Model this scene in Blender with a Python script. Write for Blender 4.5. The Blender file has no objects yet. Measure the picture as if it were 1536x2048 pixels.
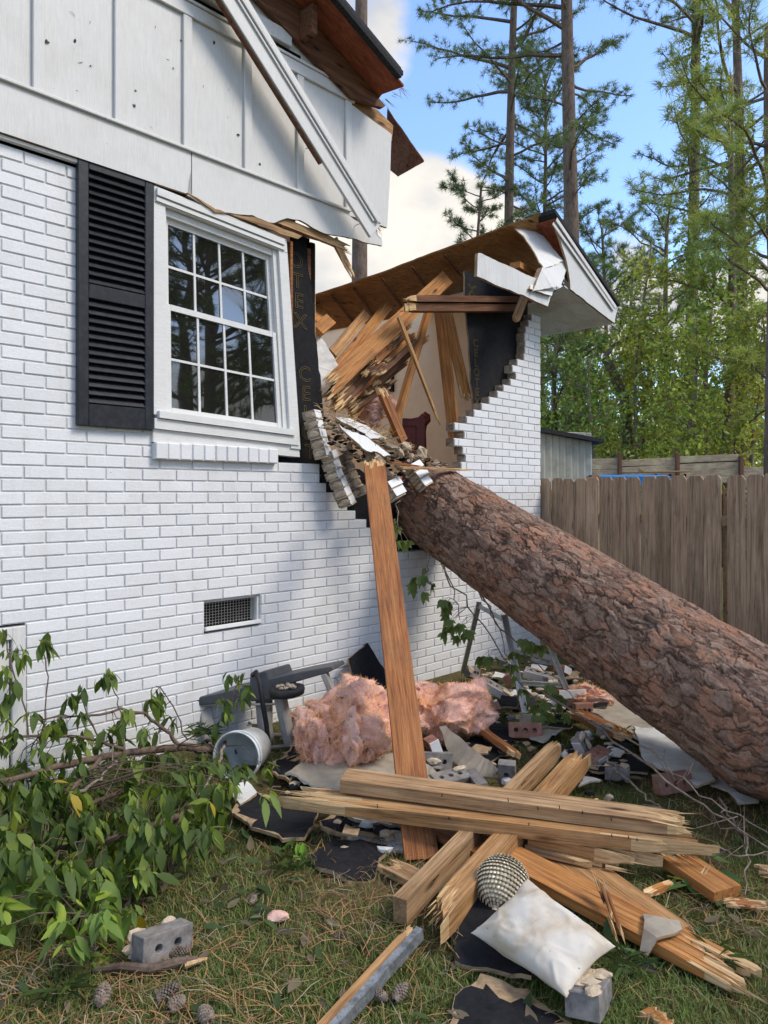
import bpy, bmesh, math, random
import numpy as np
from mathutils import Vector, Matrix
R=math.radians
SC=bpy.context.scene
COL=SC.collection
# ---------------------------------------------------------------- camera, sky, sun, exposure
F=1480.0; CX=768.0; HY=989.0; EYE=1.45
cam=bpy.data.cameras.new('camera'); camo=bpy.data.objects.new('camera',cam); COL.objects.link(camo)
cam.sensor_fit='VERTICAL'; cam.sensor_height=36.0; cam.lens=F/2048*36.0
camo.location=(0,0,EYE); camo.rotation_euler=(R(90),0,0)
cam.shift_y=-(1024-HY)/2048.0
cam.clip_start=0.05; cam.clip_end=2000
SC.camera=camo
SC.view_settings.view_transform='Standard'; SC.view_settings.look='None'
SC.view_settings.exposure=0.98; SC.view_settings.gamma=1.0
SC.cycles.max_bounces=6; SC.cycles.transparent_max_bounces=6
SUN_EL=R(48); SUN_AZ=math.atan2(-0.25,1.0)      # direction towards the sun in the ground plane
sd=Vector((math.cos(SUN_EL)*math.cos(SUN_AZ),math.cos(SUN_EL)*math.sin(SUN_AZ),math.sin(SUN_EL)))
sl=bpy.data.lights.new('sun','SUN'); sl.energy=1.5; sl.angle=R(18); sl.color=(1,0.90,0.76)
so=bpy.data.objects.new('sun',sl); COL.objects.link(so); so.rotation_euler=sd.to_track_quat('Z','Y').to_euler()

def make_world():
    w=bpy.data.worlds.new('World'); SC.world=w; w.use_nodes=True
    nt=w.node_tree; nt.nodes.clear(); N=nt.nodes.new; L=nt.links.new
    out=N('ShaderNodeOutputWorld'); bg=N('ShaderNodeBackground'); L(bg.outputs[0],out.inputs[0])
    sky=N('ShaderNodeTexSky'); sky.sky_type='NISHITA'; sky.sun_disc=False
    sky.sun_elevation=SUN_EL; sky.sun_rotation=math.pi/2-SUN_AZ
    sky.air_density=1.0; sky.dust_density=0.8; sky.ozone_density=1.6
    bg.inputs[1].default_value=0.15
    tc=N('ShaderNodeTexCoord')
    def math_(op,a,b=None,clamp=False):
        m=N('ShaderNodeMath'); m.operation=op; m.use_clamp=clamp
        for i,v in enumerate((a,b)):
            if v is None: continue
            if isinstance(v,(int,float)): m.inputs[i].default_value=v
            else: L(v,m.inputs[i])
        return m.outputs[0]
    # warm, bright cumulus: noise in world direction, plus the banks seen low in the sky
    mp=N('ShaderNodeMapping'); mp.inputs['Scale'].default_value=(1,1,1.7); L(tc.outputs['Generated'],mp.inputs[0])
    n1=N('ShaderNodeTexNoise'); n1.inputs['Scale'].default_value=3.2; n1.inputs['Detail'].default_value=9; n1.inputs['Roughness'].default_value=0.62
    n1.inputs['Distortion'].default_value=0.3
    L(mp.outputs[0],n1.inputs['Vector'])
    def blob(px,py,rad,amt):
        d=Vector(((px-CX)/F,1,(HY-py)/F)).normalized()
        sb=N('ShaderNodeVectorMath'); sb.operation='SUBTRACT'; L(tc.outputs['Generated'],sb.inputs[0]); sb.inputs[1].default_value=d
        sc=N('ShaderNodeVectorMath'); sc.operation='MULTIPLY'; L(sb.outputs[0],sc.inputs[0]); sc.inputs[1].default_value=(1/rad[0],1/rad[0],1/rad[1])
        ln=N('ShaderNodeVectorMath'); ln.operation='LENGTH'; L(sc.outputs[0],ln.inputs[0])
        mr=N('ShaderNodeMapRange'); mr.interpolation_type='SMOOTHSTEP'; L(ln.outputs['Value'],mr.inputs[0])
        mr.inputs[1].default_value=0.25; mr.inputs[2].default_value=1.0; mr.inputs[3].default_value=amt; mr.inputs[4].default_value=0
        return mr.outputs[0]
    tot=None
    for b in [(760,490,(0.23,0.15),.52),(900,450,(0.19,0.115),.36),(600,520,(.3,.2),.5),(690,30,(0.14,0.17),.42),(780,100,(.05,.08),.15),
              (905,60,(.04,.05),.2),(1235,395,(0.06,0.04),.30),(1260,480,(.05,.05),.35),(1430,620,(.22,.10),.4),(1000,640,(.4,.1),.4),(1400,230,(.25,.2),-.25),(1180,150,(.2,.2),-.25)]:
        o=blob(*b); tot=o if tot is None else math_('ADD',tot,o)
    # away from the picture the sky is half cloudy
    sx=N('ShaderNodeSeparateXYZ'); L(tc.outputs['Generated'],sx.inputs[0])
    gate=N('ShaderNodeMapRange'); L(sx.outputs['Y'],gate.inputs[0]); gate.inputs[1].default_value=0.75; gate.inputs[2].default_value=0.35
    gate.inputs[3].default_value=-0.06; gate.inputs[4].default_value=0.22
    tot=math_('ADD',tot,gate.outputs[0])
    v=math_('ADD',n1.outputs[0],tot)
    cl=N('ShaderNodeMapRange'); cl.interpolation_type='SMOOTHSTEP'; L(v,cl.inputs[0]); cl.inputs[1].default_value=0.60; cl.inputs[2].default_value=0.86
    n2=N('ShaderNodeTexNoise'); n2.inputs['Scale'].default_value=7; n2.inputs['Detail'].default_value=6; L(mp.outputs[0],n2.inputs['Vector'])
    cr=N('ShaderNodeValToRGB'); L(n2.outputs[0],cr.inputs[0])
    cr.color_ramp.elements[0].position=.35; cr.color_ramp.elements[0].color=(2.3,2.35,2.5,1)
    cr.color_ramp.elements[1].position=.62; cr.color_ramp.elements[1].color=(3.7,3.5,3.15,1)
    tint=N('ShaderNodeMix'); tint.data_type='RGBA'; tint.blend_type='MULTIPLY'; tint.inputs[0].default_value=1
    L(sky.outputs[0],tint.inputs[6]); tint.inputs[7].default_value=SKYTINT
    mx=N('ShaderNodeMix'); mx.data_type='RGBA'; L(cl.outputs[0],mx.inputs[0]); L(tint.outputs[2],mx.inputs[6]); L(cr.outputs[0],mx.inputs[7])
    L(mx.outputs[2],bg.inputs[0])
SKYTINT=(1.0,1.1,1.25,1)
make_world()

# ---------------------------------------------------------------- places: the gable wall and the ground
TH=math.atan(1417/F); D2=(math.sin(TH),math.cos(TH)); P0=(-1.846,3.557)
def W(u,y,z):                       # house frame: u along the wall, y into the house, z up
    return Vector((P0[0]+u*D2[0]-y*D2[1], P0[1]+u*D2[1]+y*D2[0], z))
def uz(px,py,y=0.0):                # photo pixel met by the plane y -> (u, z)
    k=(px-CX)/F; x0=P0[0]-D2[1]*y; y0=P0[1]+D2[0]*y
    t=(k*y0-x0)/(D2[0]-k*D2[1]); Y=y0+t*D2[1]
    return t, EYE+(HY-py)/F*Y
def PW(px,py,y=0.0):
    t,z=uz(px,py,y); return W(t,y,z)
def PG(px,py,z=0.0):
    Y=(EYE-z)*F/(py-HY); return Vector(((px-CX)/F*Y,Y,z))
def PY(px,py,Y): return Vector(((px-CX)/F*Y,Y,EYE+(HY-py)/F*Y))
RNG=np.random.default_rng(7); random.seed(7)

# ---------------------------------------------------------------- numpy noise
def _h(i,j,k,s):
    n=(i*73856093)^(j*19349663)^(k*83492791)^(s*2654435)
    n=(n^(n>>13))*1274126177; n=n&0x7fffffff; n=(n^(n>>16))*668265263&0x7fffffff
    return (n&0xffff)/65535.0
def vnoise(P,s=0):
    P=np.asarray(P,float); b=np.floor(P).astype(np.int64); f=P-b; f=f*f*(3-2*f); r=0
    for a in (0,1):
        for c in (0,1):
            for e in (0,1):
                w=(f[:,0] if a else 1-f[:,0])*(f[:,1] if c else 1-f[:,1])*(f[:,2] if e else 1-f[:,2])
                r=r+w*_h(b[:,0]+a,b[:,1]+c,b[:,2]+e,s)
    return r*2-1
def fbm(P,o=4,s=0):
    P=np.asarray(P,float); r=0; a=1
    for i in range(o): r=r+a*vnoise(P*2**i+i*17.3,s+i); a*=.5
    return r

# ---------------------------------------------------------------- mesh helpers
class MB:
    def __init__(s): s.v=[]; s.f=[]; s.m=[]; s.c=[]; s.n=0
    def add(s,V,Fs,mi=0,col=None):
        V=np.asarray(V,float).reshape(-1,3); s.v.append(V)
        for f in Fs: s.f.append(tuple(int(i)+s.n for i in f)); s.m.append(mi)
        c=np.ones((len(V),3))*.5 if col is None else np.broadcast_to(np.asarray(col,float),(len(V),3))
        s.c.append(c); s.n+=len(V); return s
    def box(s,x0,x1,y0,y1,z0,z1,mi=0,col=None,M=None):
        V=[(x,y,z) for x in(x0,x1) for y in(y0,y1) for z in(z0,z1)]
        if M is not None: V=[M@Vector(p) for p in V]
        return s.add(V,[(0,1,3,2),(4,6,7,5),(0,4,5,1),(2,3,7,6),(0,2,6,4),(1,5,7,3)],mi,col)
    def bevbox(s,x0,x1,y0,y1,z0,z1,b=.003,mi=0,col=None,M=None):
        V=[];
        for sx in(0,1):
            for sy in(0,1):
                for sz in(0,1):
                    X=(x0,x1)[sx];Y=(y0,y1)[sy];Z=(z0,z1)[sz]; ix=b*(1-2*sx);iy=b*(1-2*sy);iz=b*(1-2*sz)
                    V+=[(X,Y+iy,Z+iz),(X+ix,Y,Z+iz),(X+ix,Y+iy,Z)]
        if M is not None: V=[M@Vector(p) for p in V]
        g=lambda sx,sy,sz,a:(sx*4+sy*2+sz)*3+a
        Fs=[]
        Fs+=[(g(0,0,0,0),g(0,0,1,0),g(0,1,1,0),g(0,1,0,0)),(g(1,0,0,0),g(1,1,0,0),g(1,1,1,0),g(1,0,1,0))]
        Fs+=[(g(0,0,0,1),g(1,0,0,1),g(1,0,1,1),g(0,0,1,1)),(g(0,1,0,1),g(0,1,1,1),g(1,1,1,1),g(1,1,0,1))]
        Fs+=[(g(0,0,0,2),g(0,1,0,2),g(1,1,0,2),g(1,0,0,2)),(g(0,0,1,2),g(1,0,1,2),g(1,1,1,2),g(0,1,1,2))]
        for p in (0,1):
            for q in (0,1):
                Fs+=[(g(p,q,0,0),g(p,q,1,0),g(p,q,1,1),g(p,q,0,1)),(g(p,0,q,0),g(p,1,q,0),g(p,1,q,2),g(p,0,q,2)),(g(0,p,q,1),g(1,p,q,1),g(1,p,q,2),g(0,p,q,2))]
                for r in (0,1): Fs.append((g(p,q,r,0),g(p,q,r,1),g(p,q,r,2)))
        return s.add(V,Fs,mi,col)
    def tube(s,pts,rad,k=8,mi=0,col=None,cap=True):
        pts=[Vector(p) for p in pts]; n=len(pts)
        if not hasattr(rad,'__len__'): rad=[rad]*n
        V=[];Fs=[]; up=None
        for i,p in enumerate(pts):
            t=(pts[min(i+1,n-1)]-pts[max(i-1,0)])
            t=t.normalized() if t.length>1e-9 else Vector((0,0,1))
            if up is None: up=Vector((0,0,1)) if abs(t.z)<.9 else Vector((1,0,0))
            a=t.cross(up);
            if a.length<1e-6: a=t.orthogonal()
            a.normalize(); up=a.cross(t).normalized()
            for j in range(k):
                an=2*math.pi*j/k; V.append(p+(a*math.cos(an)+up*math.sin(an))*rad[i])
        for i in range(n-1):
            for j in range(k):
                a=i*k+j;b=i*k+(j+1)%k; Fs.append((a,b,b+k,a+k))
        if cap: Fs.append(tuple(range(k))[::-1]); Fs.append(tuple((n-1)*k+j for j in range(k)))
        return s.add(V,Fs,mi,col)
    def prism(s,poly,z0,z1,mi=0,col=None,fn=None,mi_side=None):   # poly (x,y) convex or mildly concave
        n=len(poly); V=[(x,y,z0) for x,y in poly]+[(x,y,z1) for x,y in poly]
        if fn: V=[fn(*p) for p in V]
        k=s.n; s.add(V,[tuple(range(n))[::-1],tuple(range(n,2*n))],mi,col)
        for i in range(n):
            j=(i+1)%n; s.f.append((k+i,k+j,k+n+j,k+n+i)); s.m.append(mi if mi_side is None else mi_side)
        return s
    def build(s,name,mats,parent=None,smooth=False,M=None,bevel=0,fix=True):
        V=np.concatenate(s.v) if s.v else np.zeros((0,3)); C=np.concatenate(s.c)
        me=bpy.data.meshes.new(name)
        ln=np.array([len(f) for f in s.f],np.int32); fl=np.fromiter((i for f in s.f for i in f),np.int32)
        me.vertices.add(len(V)); me.vertices.foreach_set('co',V.astype(np.float32).ravel())
        me.loops.add(len(fl)); me.loops.foreach_set('vertex_index',fl)
        me.polygons.add(len(ln)); me.polygons.foreach_set('loop_start',np.concatenate([[0],np.cumsum(ln)[:-1]]).astype(np.int32))
        me.polygons.foreach_set('material_index',np.array(s.m,np.int32))
        me.polygons.foreach_set('use_smooth',np.full(len(ln),smooth,bool))
        for m in (mats if isinstance(mats,(list,tuple)) else [mats]): me.materials.append(m)
        me.update(calc_edges=True); me.validate()
        if fix:
            bm=bmesh.new(); bm.from_mesh(me); bmesh.ops.recalc_face_normals(bm,faces=bm.faces); bm.to_mesh(me); bm.free()
        ca=me.color_attributes.new('Col','FLOAT_COLOR','POINT')
        if len(me.vertices)==len(C): ca.data.foreach_set('color',np.concatenate([C,np.ones((len(C),1))],1).astype(np.float32).ravel())
        o=bpy.data.objects.new(name,me); COL.objects.link(o)
        if parent is not None: o.parent=parent
        if M is not None: o.matrix_local=M
        if bevel:
            b=o.modifiers.new('b','BEVEL'); b.width=bevel; b.segments=1; b.limit_method='ANGLE'; b.angle_limit=R(40)
        return o
def fastmesh(name,V,Fq,mat,parent=None,cols=None,smooth=False):
    V=np.asarray(V,np.float32).reshape(-1,3); Fq=np.asarray(Fq,np.int32); k=Fq.shape[1]
    me=bpy.data.meshes.new(name); me.vertices.add(len(V)); me.vertices.foreach_set('co',V.ravel())
    me.loops.add(Fq.size); me.loops.foreach_set('vertex_index',Fq.ravel())
    me.polygons.add(len(Fq)); me.polygons.foreach_set('loop_start',(np.arange(len(Fq))*k).astype(np.int32))
    me.polygons.foreach_set('use_smooth',np.full(len(Fq),smooth,bool))
    for m in (mat if isinstance(mat,(list,tuple)) else [mat]): me.materials.append(m)
    me.update(calc_edges=True)
    if cols is not None:
        ca=me.color_attributes.new('Col','FLOAT_COLOR','POINT')
        ca.data.foreach_set('color',np.concatenate([cols,np.ones((len(V),1))],1).astype(np.float32).ravel())
    o=bpy.data.objects.new(name,me); COL.objects.link(o)
    if parent is not None: o.parent=parent
    return o
def tag(o,label=None,cat=None,group=None,kind=None):
    if label: o['label']=label
    if cat: o['category']=cat
    if group: o['group']=group
    if kind: o['kind']=kind
    return o
def empty(name,loc=(0,0,0),rz=0,label=None,cat=None,group=None):
    o=bpy.data.objects.new(name,None); COL.objects.link(o); o.location=loc; o.rotation_euler=(0,0,rz); o.empty_display_size=.1
    return tag(o,label,cat,group)
def frame(A,B,up=Vector((0,0,1)),roll=0):      # x axis along A->B, z near up
    A=Vector(A);B=Vector(B); x=(B-A).normalized(); y=up.cross(x)
    if y.length<1e-4: y=Vector((0,1,0)).cross(x)
    y.normalize(); z=x.cross(y)
    M=Matrix((x,y,z)).transposed().to_4x4(); M.translation=A
    return M@Matrix.Rotation(roll,4,'X'),(B-A).length

# ---------------------------------------------------------------- materials
class Mat:
    def __init__(s,name,rough=.8,spec=.3):
        s.m=bpy.data.materials.new(name); s.m.use_nodes=True; s.nt=s.m.node_tree; s.nt.nodes.clear()
        s.o=s.N('ShaderNodeOutputMaterial'); s.b=s.N('ShaderNodeBsdfPrincipled'); s.L(s.b.outputs[0],s.o.inputs[0])
        s.b.inputs['Roughness'].default_value=rough; s.b.inputs['Specular IOR Level'].default_value=spec
        s.tc=s.N('ShaderNodeTexCoord')
    def N(s,t): return s.nt.nodes.new(t)
    def L(s,a,b): s.nt.links.new(a,b)
    def coord(s,scale=(1,1,1),src='Object',off=None,rnd=False):
        mp=s.N('ShaderNodeMapping'); mp.inputs['Scale'].default_value=scale
        v=s.tc.outputs[src]
        if rnd:
            oi=s.N('ShaderNodeObjectInfo'); m=s.N('ShaderNodeMath'); m.operation='MULTIPLY'; m.inputs[1].default_value=37.0; s.L(oi.outputs['Random'],m.inputs[0])
            a=s.N('ShaderNodeVectorMath'); a.operation='ADD'; s.L(v,a.inputs[0]); s.L(m.outputs[0],a.inputs[1]); v=a.outputs[0]
        s.L(v,mp.inputs[0])
        if off: mp.inputs['Location'].default_value=off
        return mp.outputs[0]
    def noise(s,vec,scale,detail=5,rough=.6,dist=0):
        n=s.N('ShaderNodeTexNoise'); n.inputs['Scale'].default_value=scale; n.inputs['Detail'].default_value=detail
        n.inputs['Roughness'].default_value=rough; n.inputs['Distortion'].default_value=dist; s.L(vec,n.inputs['Vector']); return n.outputs[0]
    def ramp(s,f,*st):
        r=s.N('ShaderNodeValToRGB'); e=r.color_ramp.elements
        for i,(p,c) in enumerate(st):
            el=e[i] if i<2 else e.new(p)
            el.position=p
        for i,(p,c) in enumerate(sorted(st)): e[i].position=p; e[i].color=(c if len(c)==4 else (*c,1)) if hasattr(c,'__len__') else (c,c,c,1)
        s.L(f,r.inputs[0]); return r.outputs[0]
    def mix(s,f,a,b,mode='MIX'):
        m=s.N('ShaderNodeMix'); m.data_type='RGBA'; m.blend_type=mode
        for i,v in ((0,f),(6,a),(7,b)):
            if isinstance(v,(int,float)): m.inputs[i].default_value=v
            elif isinstance(v,tuple): m.inputs[i].default_value=(*v,1)[:4]
            else: s.L(v,m.inputs[i])
        return m.outputs[2]
    def attr(s):
        a=s.N('ShaderNodeAttribute'); a.attribute_name='Col'; return a.outputs['Color']
    def color(s,c):
        if isinstance(c,tuple): s.b.inputs['Base Color'].default_value=(*c,1)[:4]
        else: s.L(c,s.b.inputs['Base Color'])
        return s
    def bump(s,h,dist=.002,strength=1.0,prev=None):
        b=s.N('ShaderNodeBump'); b.inputs['Distance'].default_value=dist; b.inputs['Strength'].default_value=strength
        s.L(h,b.inputs['Height']); 
        if prev is not None: s.L(prev,b.inputs['Normal'])
        s.L(b.outputs[0],s.b.inputs['Normal']); return b.outputs[0]

def wood(name,dark,mid,light,grain=1.0,rough=.75,knots=True,dirt=.35):
    m=Mat(name,rough,.25)
    g=m.noise(m.coord((1.2,26*grain,26*grain),rnd=True),2.2,6,.65,.6)
    c=m.ramp(g,(.30,dark),(.47,mid),(.70,light))
    fine=m.noise(m.coord((3,130,130),rnd=True),2,3,.6)
    c=m.mix(.55,c,m.ramp(fine,(.35,.45),(.65,1.15)),'MULTIPLY')
    if knots:
        v=m.N('ShaderNodeTexVoronoi'); v.inputs['Scale'].default_value=1; v.inputs['Randomness'].default_value=1
        m.L(m.coord((2.4,9,9),rnd=True),v.inputs['Vector'])
        k=m.ramp(v.outputs['Distance'],(.05,1),(.15,0))
        c=m.mix(k,c,tuple(x*.28 for x in dark))
    if dirt:
        d=m.noise(m.coord((1,1,1),rnd=True),6,6,.7)
        c=m.mix(m.ramp(d,(.45,0),(.75,dirt)),c,(.05,.04,.035))
    oi=m.N('ShaderNodeObjectInfo'); c=m.mix(.35,c,m.ramp(oi.outputs['Random'],(0,.6),(1,1.25)),'MULTIPLY')
    m.color(c); m.bump(g,.0025,.7,m.bump(fine,.0008,.6)); return m.m
M={}
M['pine']=wood('pine_lumber',(.19,.085,.030),(.44,.23,.09),(.62,.38,.18))
M['pine_red']=wood('red_pine_lumber',(.12,.038,.014),(.30,.115,.04),(.44,.20,.075))
M['pine_orange']=wood('orange_pine_lumber',(.22,.08,.022),(.45,.19,.055),(.60,.30,.10),dirt=.3)
M['pine_gray']=wood('weathered_lumber',(.17,.09,.042),(.39,.235,.115),(.57,.39,.22))
M['splinter']=wood('fresh_split_wood',(.36,.20,.085),(.62,.40,.19),(.78,.58,.33),1.6,knots=False,dirt=.12)
M['dark_beam']=wood('dark_old_lumber',(.06,.025,.014),(.15,.065,.033),(.24,.12,.06))
def ply():
    m=Mat('roof_decking_wood',.8,.2); g=m.noise(m.coord((1.5,14,14)),2,6,.65,.8)
    c=m.ramp(g,(.3,(.15,.040,.020)),(.6,(.31,.095,.048)),(.8,(.43,.16,.08)))
    d=m.noise(m.coord(),9,6,.7); c=m.mix(m.ramp(d,(.56,0),(.68,.5)),c,(.05,.02,.015))
    m.color(c); m.bump(g,.002,.5); return m.m
M['deck']=ply()
def whitebrick():
    m=Mat('white_painted_brick',.55,.35)
    n=m.noise(m.coord(),70,5,.7); st=m.noise(m.coord((1,1,.6)),3.1,6,.65)
    c=m.mix(1.0,m.ramp(n,(.3,(.68,.685,.69)),(.7,(.76,.765,.77))),m.ramp(m.attr(),(0,.93),(1,1.05)),'MULTIPLY')
    c=m.mix(m.ramp(st,(.52,0),(.78,.5)),c,(.50,.475,.42)); dr=m.noise(m.coord((9,9,.8)),2.2,5,.6); c=m.mix(m.ramp(dr,(.60,0),(.80,.4)),c,(.46,.45,.42))
    sp=m.noise(m.coord((1,1,2.2)),26,3,.5); c=m.mix(m.ramp(sp,(.735,0),(.75,.7)),c,(.28,.2,.16))
    m.color(c); big=m.noise(m.coord((1,1,3)),30,6,.75); m.bump(big,.0025,.7,m.bump(n,.0015,.6)); return m.m
M['brick']=whitebrick()
def simple(name,a,b,scale=20,rough=.8,spec=.3,bump=.001,st=(1,1,1),dirt=None,metal=0,dscale=4,attrmul=False):
    m=Mat(name,rough,spec); n=m.noise(m.coord(st,rnd=True),scale,6,.65)
    c=m.ramp(n,(.32,a),(.68,b))
    if dirt:
        d=m.noise(m.coord(rnd=True),dscale,7,.72); c=m.mix(m.ramp(d,(.48,0),(.72,dirt[3] if len(dirt)>3 else .6)),c,dirt[:3])
    if attrmul: c=m.mix(1.0,c,m.attr(),'MULTIPLY')
    m.color(c); m.b.inputs['Metallic'].default_value=metal
    if bump: m.bump(n,bump,.8)
    return m.m
M['mortar']=simple('painted_mortar',(.56,.57,.575),(.66,.67,.675),60,dirt=(.40,.36,.30,.35))
M['rawbrick']=simple('raw_brick_and_mortar',(.16,.12,.09),(.42,.34,.25),18,.95,.1,.006,dirt=(.10,.085,.07,.7),dscale=11)
M['greybrick']=simple('grey_fired_brick',(.11,.10,.098),(.26,.245,.235),22,.9,.2,.003,dirt=(.40,.35,.28,.5),dscale=7)
M['redbrick']=simple('red_brown_brick',(.20,.09,.065),(.36,.19,.14),22,.9,.2,.003,dirt=(.40,.35,.28,.5),dscale=7)
M['chunk']=simple('mortar_chunk',(.36,.28,.19),(.62,.52,.39),26,.95,.1,.006,dirt=(.22,.17,.12,.5),dscale=9)
M['paint']=None
def paint(name,base,crack=.55,stain=.35,grain=(1,1,10)):
    m=Mat(name,.5,.35); v=m.coord(grain,rnd=True)
    g=m.noise(v,14,6,.7); c=m.mix(1.0,base,m.ramp(g,(.3,.88),(.7,1.05)),'MULTIPLY')
    d=m.noise(m.coord(rnd=True),2.6,7,.7); c=m.mix(m.ramp(d,(.5,0),(.8,stain)),c,(.42,.38,.32))
    sp=m.noise(m.coord((1,1,1),rnd=True),38,2,.5); c=m.mix(m.ramp(sp,(.77,0),(.785,crack)),c,(.12,.10,.08))
    m.color(c); m.bump(g,.0018,.5); return m.m
M['paint']=paint('white_painted_wood',(.66,.655,.63),grain=(12,12,1))
M['panelpaint']=paint('white_painted_panel',(.64,.635,.61),grain=(14,14,.8))
M['paint_cool']=paint('white_window_paint',(.70,.70,.675),.2,.2)
M['shutter']=simple('black_shutter_paint',(.006,.0075,.012),(.013,.015,.022),30,.45,.4,.0005,dirt=(.05,.05,.055,.4),dscale=30)
M['black']=simple('black_fiberboard',(.007,.0075,.009),(.016,.016,.019),40,.85,.2,.0015,dirt=(.035,.033,.033,.35),dscale=14)
M['core']=simple('brown_board_core',(.22,.15,.09),(.42,.31,.19),30,.95,.1,.003)
M['gold']=simple('faded_gold_print',(.085,.063,.022),(.17,.125,.042),60,.8,.2,0)
M['cream']=simple('cream_wall_paint',(.80,.64,.43),(.84,.68,.47),3,.7,.3,0,dirt=(.55,.42,.27,.3),dscale=7)
M['trim']=simple('white_trim',(.70,.69,.66),(.76,.75,.72),8,.5,.4,0)
M['drywall']=simple('white_drywall',(.52,.52,.50),(.70,.70,.68),6,.85,.2,.0008,dirt=(.33,.28,.22,.6),dscale=5)
M['drypaper']=simple('tan_drywall_paper',(.30,.26,.20),(.42,.37,.29),9,.9,.1,.0008,dirt=(.16,.12,.09,.6),dscale=6)
M['shingle']=simple('dark_roof_shingle',(.012,.013,.015),(.05,.05,.052),90,.95,.2,.003)
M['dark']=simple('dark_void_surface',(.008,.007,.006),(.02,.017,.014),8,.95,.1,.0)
M['mahog']=simple('dark_red_polished_wood',(.12,.012,.010),(.20,.024,.018),6,.4,.35,0,(1,1,6))
M['steel']=simple('dull_aluminium',(.42,.43,.44),(.60,.61,.62),30,.4,.5,.0005,metal=.8,dirt=(.25,.24,.22,.5))
M['galv']=simple('galvanised_metal',(.16,.17,.18),(.40,.42,.44),28,.5,.5,.002,metal=.6,dirt=(.08,.08,.08,.9),dscale=40)
M['greyplastic']=simple('dark_grey_plastic',(.055,.06,.068),(.085,.09,.10),12,.5,.4,.0004,dirt=(.16,.14,.12,.4))
M['lightplastic']=simple('pale_grey_plastic',(.27,.265,.25),(.38,.37,.35),12,.5,.4,.0004,dirt=(.18,.16,.13,.5))
M['rubber']=simple('black_rubber',(.01,.01,.011),(.022,.022,.024),30,.6,.3,.0006,dirt=(.09,.08,.07,.4))
M['rust']=simple('brown_twig_bark',(.07,.048,.034),(.17,.125,.095),30,.9,.1,.002,(1,1,1))
M['twig']=simple('grey_brown_twig',(.13,.10,.075),(.30,.245,.20),30,.9,.1,.001)
def leafmat(name,mul=1.0,tr=.35,rough=.6):
    m=Mat(name,rough,.35); c=m.attr(); m.color(c)
    t=m.N('ShaderNodeBsdfTranslucent'); mm=m.mix(1.0,c,(1.2,1.25,.6),'MULTIPLY'); m.L(mm,t.inputs[0])
    x=m.N('ShaderNodeMixShader'); x.inputs[0].default_value=tr; m.L(m.b.outputs[0],x.inputs[1]); m.L(t.outputs[0],x.inputs[2]); m.L(x.outputs[0],m.o.inputs[0])
    return m.m
M['leaf']=leafmat('green_leaf'); M['needle']=leafmat('pine_needle',1,.25,.6); M['grassm']=leafmat('grass_blade',1,.25,.7); M['straw']=leafmat('pine_straw',1,.1,.8)

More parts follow.
